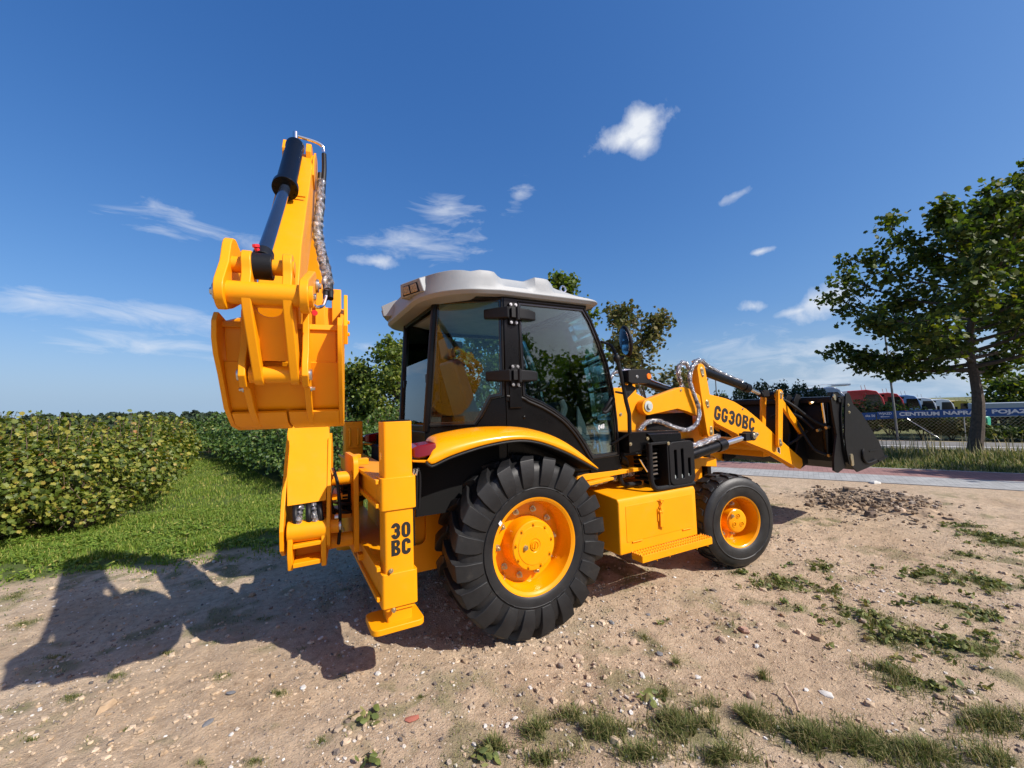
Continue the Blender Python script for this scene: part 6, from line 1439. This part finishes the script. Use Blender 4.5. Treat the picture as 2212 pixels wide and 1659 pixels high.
# -- grass and weeds
r_ = np.random.default_rng(77)
def gpts(n, xr, yr, fn):
    x = r_.uniform(*xr, n); y = r_.uniform(*yr, n); k = r_.uniform(size=n) < fn(x, y); return x[k], y[k]
fedge = lambda x, y: np.clip((y-(2.45+(fbm(x, y, .8, 3, 21)-.5)*1.6-.08*(x+3)))/1.3, 0, 1)
field = lambda x, y: fedge(x, y)**1.3*(.30+.70*(fbm(x, y, 2.5, 3, 81) > .42))*np.where(fedge(x, y) < .9, (fbm(x, y, 6, 2, 82) > .45), 1)
x1, y1 = gpts(105000, (-7, -.6), (2.0, 6.5), field); x2, y2 = gpts(52000, (-6.2, -.6), (6.5, 19), lambda x, y: np.clip((y-2.5)/.5, 0, 1)*(np.abs(x-(-2.95-.2*(y-6.5))) < 1.5)); x3, y3 = gpts(9000, (-.6, 4), (2.4, 6), field)
x = np.concatenate([x1, x2, x3]); y = np.concatenate([y1, y2, y3])
h = (.035+.085*r_.beta(2, 2.5, len(x)))*(.25+1.5*fbm(x, y, 1.8, 3, 83)**1.3)*(.35+.65*fedge(x, y))
g = grass_blades('field_grass', x, y, h, M['grass'], 3, .7, .0055); tag(g, 'green grass between the currant rows and the sandy ground', 'grass', kind='stuff')
xb, yb = gpts(30000, (-7, -.8), (2.2, 6.2), lambda x, y: field(x, y)*(fbm(x, y, 3.1, 3, 91) > .42))
zb = ground_z(xb, yb)+.02+.05*r_.uniform(size=len(xb))
w = leaves('low_weeds', np.stack([xb, yb, zb], -1), .045*r_.uniform(.6, 1.4, len(xb)), M['grass'], None, 'oval', .7, 5); tag(w, 'low broad-leaved weeds growing in the field grass', 'weeds', kind='stuff')
# tufts and mats on the sand near the camera
bx_, by_, bh_ = [], [], []; wx_, wy_ = [], []
for i, (px, py, a, b_, an) in enumerate(PATCH):
    d = math.hypot(px+1.76, py+4.01); area = math.pi*a*b_
    near = py < -1.75 and px < 1.7
    if px > 1.5: a *= 1.3; b_ *= 1.3
    n = int(area*(17000 if near else (9500 if d < 5 else 6500))) + 40
    t = r_.uniform(0, 6.283, n); rr = np.abs(r_.normal(0, .62, n))*(1+.3*np.sin(3*t+i)+.2*np.sin(5*t+2*i))
    lx, ly = rr*a*np.cos(t), rr*b_*np.sin(t); c, s = math.cos(an), math.sin(an)
    x, y = px+lx*c-ly*s, py+lx*s+ly*c
    k = fbm(x, y, 9, 3, 97) > (.43 if near else .50); x, y = x[k], y[k]
    hh = (.026+.060*r_.beta(1.6, 3, len(x)))*(1.2 if near else .62)*np.clip(1.3-.6*rr[k], .5, 1.2)
    if px < -.9: hh *= .55
    bx_.append(x); by_.append(y); bh_.append(hh)
    if not near and px > 1.0:
        m = int(area*150); rr = np.abs(r_.normal(0, .6, m)); t = r_.uniform(0, 6.283, m); lx, ly = rr*a*np.cos(t), rr*b_*np.sin(t); wx_.append(px+lx*c-ly*s); wy_.append(py+lx*s+ly*c)
sx_, sy_ = gpts(120000, (-4.4, 6.0), (-3.3, 2.7), lambda x, y: np.clip((fbm(x, y, 1.6, 3, 99)-.47)*5, 0, 1)*np.clip((fbm(x, y, 7, 3, 98)-.46)*6, 0, 1)*.9); bx_.append(sx_); by_.append(sy_); bh_.append(.008+.022*r_.uniform(size=len(sx_))**2)
x = np.concatenate(bx_); y = np.concatenate(by_); h = np.concatenate(bh_)
g = grass_blades('grass_tufts', x, y, h, M['grass_dry'], 6, 1.15, .0018); tag(g, 'short dry grass tufts scattered over the sand', 'grass', kind='stuff')
# plantain rosettes and flat weeds right of the machine
wx = np.concatenate(wx_); wy = np.concatenate(wy_); L_ = []
for x, y in zip(wx, wy):
    z = float(ground_z(x, y))
    for k in range(6): a = k*1.05+r_.uniform(-.3, .3); L_.append((x+.022*math.cos(a), y+.022*math.sin(a), z+.010+.022*r_.uniform()))
w = leaves('plantain_weeds', np.array(L_), .038*r_.uniform(.5, 1.4, len(L_)), M['weed'], None, 'oval', .45, 8); tag(w, 'flat broad-leaved weeds in the grass patches on the right', 'weeds', kind='stuff')
# bigger single weeds at the bottom
for i, (px, py, lab) in enumerate(((-.84, -1.93, 'leafy weed in the left grass tuft at the bottom'), (.17, -2.08, 'small dark leafy weed beside the flat white stone chip'), (-1.36, -1.62, 'flat leafy weed rosette at the bottom, left of centre'), (-1.33, -1.30, 'small leafy weed rosette left of the red brick fragment'))):
    z = float(ground_z(px, py)); rt = empty('weed_plant', (px, py, z)); tag(rt, lab, 'weed', 'single weeds on the sand'); q = []
    for k in range(11): a = k*2.4; rr = .018+.006*k; q.append((rr*math.cos(a), rr*math.sin(a), .012+.03*r_.uniform()))
    leaves('leaf_rosette', np.array(q), .055*r_.uniform(.7, 1.3, len(q)), M['weed'], rt, 'oval', .6, 300+i)
    st = MB(); st.tube([(0, 0, -.005), (0, 0, .03)], .004, 6); st.build('stem', M['twig'], rt)
# verge along the road
n_ = 26000; nn = r_.uniform(10.7, 15.0, n_); uu = r_.uniform(-5, 11, n_); x = NV[0]*nn+UV[0]*uu; y = NV[1]*nn+UV[1]*uu
hh = (.06+.22*r_.beta(1.6, 3, n_))*(.6+.9*fbm(x, y, .8, 3, 87))*np.clip(.5+(nn-10.7)/2.2, .4, 1.5)
g = grass_blades('verge_grass', x, y, hh, M['grass_dry'], 9, .6, .010); tag(g, 'tall rough grass on the verge between red path and road', 'grass', kind='stuff')
# seed stalks and tall weeds in the verge
n_ = 260; nn = r_.uniform(13.0, 15.0, n_); uu = r_.uniform(1.5, 9, n_); x = NV[0]*nn+UV[0]*uu; y = NV[1]*nn+UV[1]*uu
g = grass_blades('verge_stalks', x, y, .35+.45*r_.uniform(size=n_), rnd_mat('pale_seed_stalks', [(0, (.22, .20, .10)), (1, (.42, .36, .20))], .7, .2), 10, .25, .010); tag(g, 'pale seed stalks standing in the verge grass', 'grass', kind='stuff')
# ================================================================== beyond the road
def fz(n, u): p = NU(n, u); return float(fall(p[0], p[1]))
def NUz(n, u, z): p = NU(n, u); return Vector((p[0], p[1], z))
UV3 = Vector((UV[0], UV[1], 0)); NV3 = Vector((NV[0], NV[1], 0))
# -- fence with banners
FN = 20.3
fence = empty('mesh_fence', NUz(FN, 0, -.05)); tag(fence, 'grey wire mesh fence along the far side of the road', 'fence')
def fp(u, z, o=0.0): return NUz(FN+o, u, z) - fence.location
for u in np.arange(-6.04, 14.1, 2.0):
    b = MB(); b.cyl(fp(u, -.2), fp(u, 1.12), .02, n=10); b.build('post', M['steel'], fence)
b = MB()
for u in np.arange(-6, 14, .13):
    b.tube([fp(u, .0), fp(min(u+1.1, 14), 1.1)], .003, 3, caps=False); b.tube([fp(u, 1.1), fp(min(u+1.1, 14), .0)], .003, 3, caps=False)
wm = b.build('wire_mesh', M['steel'], fence); wm['kind'] = 'stuff'
b = MB(); b.tube([fp(6.3, .87, -.02), fp(7.27, .0, -.02)], .022, 8); b.build('strut', M['steel'], fence)
M['banner'] = simple_mat('blue_banner_vinyl', (.018, .085, .30), .45, var=.06, scale=2)
M['banner_text'] = simple_mat('white_print', (.72, .74, .78), .5, var=.03)
def banner(name, label, u0, u1, za0, zb0, za1, zb1):
    e = NUz(FN-.06, (u0+u1)/2, 0); b = MB(); k = 10; rings = []
    for i in range(k+1):
        f = i/k; u = u0+(u1-u0)*f; w = .010*math.sin(f*9+u0); t = za0+(za1-za0)*f; bt = zb0+(zb1-zb0)*f
        p0, p1 = NUz(FN-.06+w, u, bt), NUz(FN-.06+w, u, t); q0, q1 = NUz(FN-.05+w, u, bt), NUz(FN-.05+w, u, t)
        rings.append([p0, p1, q1, q0])
    b.loft(rings); o = b.build(name, M['banner'], None); tag(o, label, 'banner', 'blue banners on the fence'); return o
def btext(txt, u0, u1, z, size, parent, bold=.0):
    """lettering stretched to run from u0 to u1 along the banner"""
    o = text_mesh('lettering', txt, size, Matrix.Identity(4), M['banner_text'], parent, bold=bold, thick=.004, align='LEFT')
    xs = [v.co.x for v in o.data.vertices]; k = (u1-u0)/(max(xs)-min(xs))
    o.data.transform(frame_m(NUz(FN-.085, u0, z), UV3, (0, 0, 1)) @ Matrix.Diagonal((k, 1, 1, 1)) @ Matrix.Translation((-min(xs), 0, 0)))
b1 = banner('fence_banner', 'long blue banner lettered CENTRUM NAPRAW POJAZ behind the maple trunk', 5.97, 9.75, 1.19, .88, 1.245, .945)
btext('CENTRUM', 6.07, 7.27, 1.050, .20, b1, .008); btext('NAPRAW', 7.38, 8.58, 1.072, .20, b1, .008); btext('POJAZ', 8.70, 9.62, 1.095, .20, b1, .008)
b2 = banner('fence_banner', 'small blue banner lettered WJAZD with a white arrow', 5.36, 5.93, 1.16, .85, 1.185, .875)
btext('WJAZD', 5.42, 5.84, 1.085, .13, b2, .004)
ar = MB(); m_ = NUz(FN-.085, 5.62, .955); ar.pprism([m_+UV3*x+V(0, 0, z) for x, z in ((-.16, 0), (-.09, .035), (-.09, .012), (.14, .012), (.14, -.012), (-.09, -.012), (-.09, -.035))], NV3*.004); ar.build('arrow', M['banner_text'], b2)
b3 = banner('fence_banner', 'blue banner end lettered ska 56 beside the front bucket', 4.55, 5.33, 1.12, .80, 1.145, .835)
btext('ska 56', 4.98, 5.30, 1.0, .14, b3, .003)
# -- poles
M['pole'] = simple_mat('galvanised_pole', (.20, .20, .20), .5, .6)
b = MB(); b.tube([NUz(20.1, 5.95, -.15), NUz(20.1, 5.86, 3.2), NUz(20.1, 5.78, 5.6)], [.045, .035, .028], 10); o = b.build('lamp_post', M['pole'], None); tag(o, 'thin grey post leaning beside the banner fence', 'post')
b = MB(); b.tube([NUz(24, -1.39, -.3), NUz(24, -1.39, 3.15)], [.04, .03], 8); o = b.build('thin_pole', M['pole'], None); tag(o, 'thin distant pole seen under the loader tilt cylinder', 'post')

# -- conifer hedge and shrubs behind the fence
def conifer(loc, rad, h, n, label, seed, group, cat='conifer'):
    r_ = np.random.default_rng(seed); z0 = float(fall(loc[0], loc[1])); rt = empty('conifer_shrub', (loc[0], loc[1], z0)); tag(rt, label, cat, group)
    th = r_.uniform(0, 6.28, n); f = r_.beta(1.2, 1.3, n); rr = rad*(1-.72*f**1.6)*np.sqrt(r_.uniform(.25, 1, n))*(1+.2*np.sin(5*th+seed))
    spk = 1+.10*(r_.uniform(size=n) > .93)
    P_ = np.stack([rr*np.cos(th), rr*np.sin(th), .1+f*h*.94*spk], -1)
    lf = leaves('foliage', P_, .16*r_.uniform(.7, 1.5, n), M['conifer'], rt, 'blade', .1, seed, np.stack([np.cos(th), np.sin(th), np.full(n, 1.2)], -1), -2.5); lf['kind'] = 'stuff'
    b = MB(); b.tube([(0, 0, -.1), (0, 0, h*.8)], [.06, .015], 8); b.build('trunk', M['bark'], rt)
HG = 'dark conifers behind the front bucket'
for i, (u, n_, h) in enumerate(((-1.2, 24, 2.45), (-.1, 24.3, 2.9), (.9, 24.2, 3.05), (1.8, 24.6, 2.95), (2.7, 24.4, 2.8), (3.5, 25, 2.6), (-2.6, 25, 2.4))):
    p = NU(n_, u); conifer(p, .95, h, 1500, 'dark green conifer, %s from the left in the hedge behind the front bucket' % ORD[[1, 2, 3, 4, 5, 6, 0][i]], 400+i, HG)
p = NU(34, 15.2); conifer(p, .8, 5.0, 1200, 'tall dark conifer at the right edge of the photo', 420, HG)
def shrub(loc, rad, h, n, size, mat, label, seed, group='shrubs along the fence'):
    r_ = np.random.default_rng(seed); z0 = float(fall(loc[0], loc[1])); rt = empty('shrub', (loc[0], loc[1], z0)); tag(rt, label, 'shrub', group)
    th = r_.uniform(0, 6.28, n); u = r_.uniform(-.2, 1, n); ph = np.arcsin(u); rr = (1-r_.beta(1, 3, n)*.8)*(1+.2*np.sin(3*th+seed)+.12*np.sin(7*th+3*u))
    P_ = np.stack([np.cos(ph)*np.cos(th)*rad*rr, np.cos(ph)*np.sin(th)*rad*rr, h*.42+np.sin(ph)*h*.58*rr], -1); P_ = P_[P_[:, 2] > .02]
    lf = leaves('foliage', P_, size*r_.uniform(.7, 1.3, len(P_)), mat, rt, 'oval', .3, seed, P_/(np.linalg.norm(P_, axis=1, keepdims=True)+1e-6)); lf['kind'] = 'stuff'
    b = MB()
    for k in range(7): a = k*.9; b.tube([(0, 0, -.05), (math.cos(a)*rad*.4, math.sin(a)*rad*.4, h*.5)], [.02, .006], 5)
    b.build('stems', M['twig'], rt)
for i, (n_, u, rad, h, mt) in enumerate(((21.2, 4.2, 1.0, 1.5, 'maple'), (21.4, 5.2, 1.0, 1.75, 'autumn'), (21.5, 6.1, .9, 1.5, 'lime'), (21.3, 6.9, .8, 1.2, 'maple'), (20.9, 7.7, .6, .75, 'autumn'), (21.0, 8.3, .6, .8, 'maple'), (21.6, 3.0, 1.1, 1.4, 'maple'), (21.5, 1.8, 1.1, 1.3, 'maple'), (20.9, 9.3, .9, .55, 'maple'), (21.0, 10.2, 1.0, .6, 'maple'), (22.5, 10.4, .8, 1.0, 'autumn'), (26, 6.4, 1.2, 1.5, 'lime'), (27, 8.5, 1.2, 1.0, 'lime'))):
    shrub(NU(n_, u), rad, h, 1300, .13, M[mt], '%s shrub behind the blue banners, %s from the left' % ({'maple': 'dark leafy', 'autumn': 'yellowing', 'lime': 'light green'}[mt], ORD[[2, 3, 4, 6, 7, 8, 1, 0, 10, 11, 12, 5, 9][i]]), 500+i)
for i, (n_, u, h) in enumerate(((62, 20.5, 7), (66, 24, 8), (70, 27.5, 8), (60, 24.5, 7))):
    p = NU(n_, u); tree('distant_tree', 'distant tree right of the maple trunk, %s from the left' % ORD[[0, 1, 3, 2][i]], p, h*.62, 3.0, .8, .2, 1500, .5, M['maple'], 600+i, 18, 'oval', group='distant trees on the right', spread=.5)

# -- parked vehicles in the yard
M['truck_white'] = simple_mat('white_vehicle_paint', (.72, .74, .76), .3, var=.03, coat=.5)
M['truck_red'] = simple_mat('red_vehicle_paint', (.48, .03, .035), .3, var=.05, coat=.5)
M['truck_blue'] = simple_mat('blue_vehicle_paint', (.12, .25, .50), .3, var=.05, coat=.5)
M['truck_yellow'] = simple_mat('yellow_vehicle_paint', (.75, .48, .03), .3, var=.05, coat=.5)
M['truck_grey'] = simple_mat('grey_trailer_paint', (.32, .36, .40), .4, var=.05)
M['green_paint'] = simple_mat('green_container_paint', (.02, .30, .20), .45)
def vehicle(n_, u, top, kind, mat, label, rz=0.0, cargo=None):
    """cab-over lorry or van standing in the yard, facing along +u"""
    p = NU(n_, u); g = fz(n_, u); h = top-g
    rt = empty('lorry' if kind != 'van' else 'delivery_van', (p[0], p[1], g), math.atan2(UV[1], UV[0])+rz); tag(rt, label, 'lorry' if kind != 'van' else 'van', 'vehicles parked in the yard')
    def wheel(x, y, r):
        w = MB(); w.lathe([(r*.55, -.12), (r*.92, -.13), (r, -.08), (r, .08), (r*.92, .13), (r*.55, .12)], org=(x, y, r), axis='y', n=20, closed=True); wo = w.build('wheel', M['tyre_front'], rt)
        c = MB(); c.lathe([(0, -.10), (r*.3, -.10), (r*.56, -.05)], org=(x, y, r), axis='y', n=16); c.build('rim', M['steel'], wo)
    if kind == 'van':
        prof = [(-1.9, .35), (1.75, .35), (1.85, .6), (1.80, 1.0), (1.25, 1.15), (.75, h*.70), (.35, h*.93), (.1, h*.99), (-1.8, h), (-1.92, h*.9)]
        b = MB(); b.prism(prof, 'y', -.95, .95); b.build('body', mat, rt, bevel=.07, seg=3)
        b = MB(); b.prism([(1.24, 1.17), (.76, h*.70), (.42, h*.895), (.40, h*.905), (.75, h*.715), (1.25, 1.19)], 'y', -.82, .82); b.build('windscreen', M['blackglass'], rt)
        for sy in (-1, 1):
            b = MB(); b.prism([(1.05, 1.2), (.62, h*.72), (.25, h*.88), (-.25, h*.88), (-.25, 1.25)], 'y', .945*sy, .965*sy); b.build('side_window', M['blackglass'], rt)
        b = MB(); b.box(.0, .9, -.8, .8, h*1.01, h*1.03); b.box(-1.7, -1.6, -.8, .8, h*1.0, h*1.05); b.tube([(-1.6, -.8, h*1.05), (.9, -.8, h*1.04)], .02, 6); b.build('roof_rack', M['truck_white'], rt)
        for x in (-1.2, 1.25):
            for y in (-.85, .85): wheel(x, y, .34)
    else:
        b = MB(); b.prism([(-.95, .55), (.95, .45), (1.05, .7), (1.05, h*.46), (.88, h*.80), (.60, h*.96), (.1, h), (-.9, h*.985)], 'y', -1.2, 1.2); b.build('cab', mat, rt, bevel=.04, seg=2)
        b = MB(); b.prism([(1.06, h*.48), (.90, h*.78), (.92, h*.785), (1.085, h*.485)], 'y', -1.05, 1.05); b.build('windscreen', M['blackglass'], rt)
        b = MB(); b.box(.72, 1.0, -1.0, 1.0, h*.82, h*.87); b.build('sun_visor', M['dark'], rt)
        b = MB(); b.box(1.04, 1.08, -.9, .9, h*.20, h*.40); b.build('grille', M['dark'], rt)
        for sy in (-1, 1):
            b = MB(); b.prism([(.88, h*.60), (.72, h*.88), (.05, h*.88), (.0, h*.60)], 'y', 1.195*sy, 1.215*sy); b.build('side_window', M['blackglass'], rt)
            b = MB(); b.box(.95, 1.10, 1.22*sy, 1.38*sy, h*.52, h*.70); b.build('wing_mirror', M['dark'], rt)
        for y in (-1.0, 1.0): wheel(.35, y, .48); wheel(-2.4, y, .48)
        b = MB(); b.box(-3.2, .4, -.45, .45, .45, .75); b.build('chassis', M['dark'], rt)
        b = MB(); b.tube([(.2, -.5, h), (.15, -.5, h*1.12)], .02, 6); b.tube([(.2, .5, h), (.15, .5, h*1.12)], .02, 6); b.build('air_horn', M['steel'], rt)
        if cargo == 'box':
            b = MB(); b.box(-4.4, -1.05, -1.22, 1.22, .8, h*.97); b.build('cargo_box', M['truck_white'], rt, bevel=.03)
    return rt
vehicle(28.3, 4.15, 2.50, 'van', M['truck_white'], 'white van with roof rack, nearest and leftmost of the parked vehicles', .1)
vehicle(33, 6.0, 2.30, 'cab', M['truck_red'], 'red lorry directly right of the white van', .1)
vehicle(39, 7.8, 2.10, 'cab', M['truck_red'], 'second red lorry, right of the thin leaning post', .1)
vehicle(45, 9.7, 1.90, 'cab', M['truck_blue'], 'pale blue lorry right of the red lorries', .1)
vehicle(51, 11.7, 1.62, 'cab', M['truck_white'], 'white lorry right of the pale blue lorry', .1, 'box')
vehicle(57, 14.1, 1.40, 'cab', M['truck_white'], 'white lorry left of the yellow lorry', .1, 'box')
vehicle(63, 16.7, 1.14, 'cab', M['truck_yellow'], 'yellow lorry behind the maple trunk', .1)
p = NU(45, 15.5); g = fz(45, 15.5); rt = empty('box_trailer', (p[0], p[1], g), math.atan2(UV[1], UV[0])); tag(rt, 'grey box trailer right of the maple trunk', 'trailer')
b = MB(); b.box(-1.6, 3.5, -1.2, 1.2, .9, 1.05-g); b.build('box_body', M['truck_grey'], rt, bevel=.03)
b = MB(); b.box(-1.4, 3.3, -.5, .5, .6, .88); b.build('chassis', M['dark'], rt)
for x in (-.6, .5):
    for y in (-.95, .95):
        w = MB(); w.lathe([(.25, -.12), (.44, -.13), (.48, -.08), (.48, .08), (.44, .13), (.25, .12)], org=(x, y, .48), axis='y', n=20, closed=True); w.build('wheel', M['tyre_front'], rt)
p = NU(30, 10.77); g = fz(30, 10.77); rt = empty('green_container', (p[0], p[1], g-.1)); tag(rt, 'small green bin below the banner, right of the maple trunk', 'bin')
b = MB(); b.hexa([(-.22,-.22,0),(.22,-.22,0),(.22,.22,0),(-.22,.22,0),(-.28,-.26,.95),(.28,-.26,.95),(.28,.26,.95),(-.28,.26,.95)]); b.build('bin_body', M['green_paint'], rt, bevel=.03)
b = MB(); b.ball((0, 0, .98), .30, .28, .16, 8); b.build('bin_lid', M['green_paint'], rt)

# -- far wood on the left
r_ = np.random.default_rng(31); VV, FF, CC = [], [], []; off = 0
def far_tree(x, y, z, rad, h, tone, pine):
    global off
    n = 150; th = r_.uniform(0, 6.28, n); f = r_.uniform(0, 1, n)
    if pine: rr = rad*np.clip(np.sin(np.pi*np.clip(.22+f*.78, 0, 1))**.7, .12, 1)*r_.uniform(.55, 1, n); zz = h*(.35+.65*f)
    else: rr = rad*np.sqrt(np.clip(1-(f*1.9-.9)**2, .02, 1))*r_.uniform(.6, 1, n); zz = h*f
    P_ = np.stack([x+rr*np.cos(th), y+rr*np.sin(th), z+zz], -1); s = rad*.42*r_.uniform(.6, 1.4, n)
    a = r_.normal(size=(n, 3)); a /= np.linalg.norm(a, axis=1, keepdims=True); b = r_.normal(size=(n, 3)); b -= a*(a*b).sum(1, keepdims=True); b /= np.linalg.norm(b, axis=1, keepdims=True)
    q = np.stack([P_+a*s[:, None], P_+b*s[:, None]*.8, P_-a*s[:, None], P_-b*s[:, None]*.8], 1)
    VV.append(q.reshape(-1, 3)); FF.append((np.arange(n)*4)[:, None]+np.array([0, 1, 2, 3])[None]+off); off += n*4
    CC.append(np.repeat(np.clip(tone+.22*r_.normal(size=n), 0, 1), 4))
for i in range(620):
    hd = R(r_.uniform(-36, 20)); d = r_.uniform(330, 430); x, y = d*math.sin(hd), d*math.cos(hd)
    far_tree(x, y, float(fall(x, y)), r_.uniform(3, 5.5), r_.uniform(13.0, 17.5)*(1 if d < 380 else 1.14), r_.uniform(.15, .6), r_.uniform() < .6)
for i in range(70):
    hd = R(r_.uniform(-16, 0)); d = r_.uniform(120, 170); x, y = d*math.sin(hd), d*math.cos(hd)
    far_tree(x, y, float(fall(x, y)), r_.uniform(1.6, 2.8), r_.uniform(2.6, 4.2), r_.uniform(.6, .95), False)
me = mesh_np('far_forest', np.concatenate(VV), np.concatenate(FF), False); attr(me, 'rnd', np.concatenate(CC))
fw_ = link_mesh('far_forest', me, rnd_mat('distant_forest', [(0, (.030, .046, .034)), (.5, (.050, .072, .046)), (1, (.10, .135, .06))], .9, .1, spec=.1)); tag(fw_, 'dark wood on the horizon beyond the currant rows', 'wood', kind='stuff')  # leaf greens lightened to paint in the haze of distance
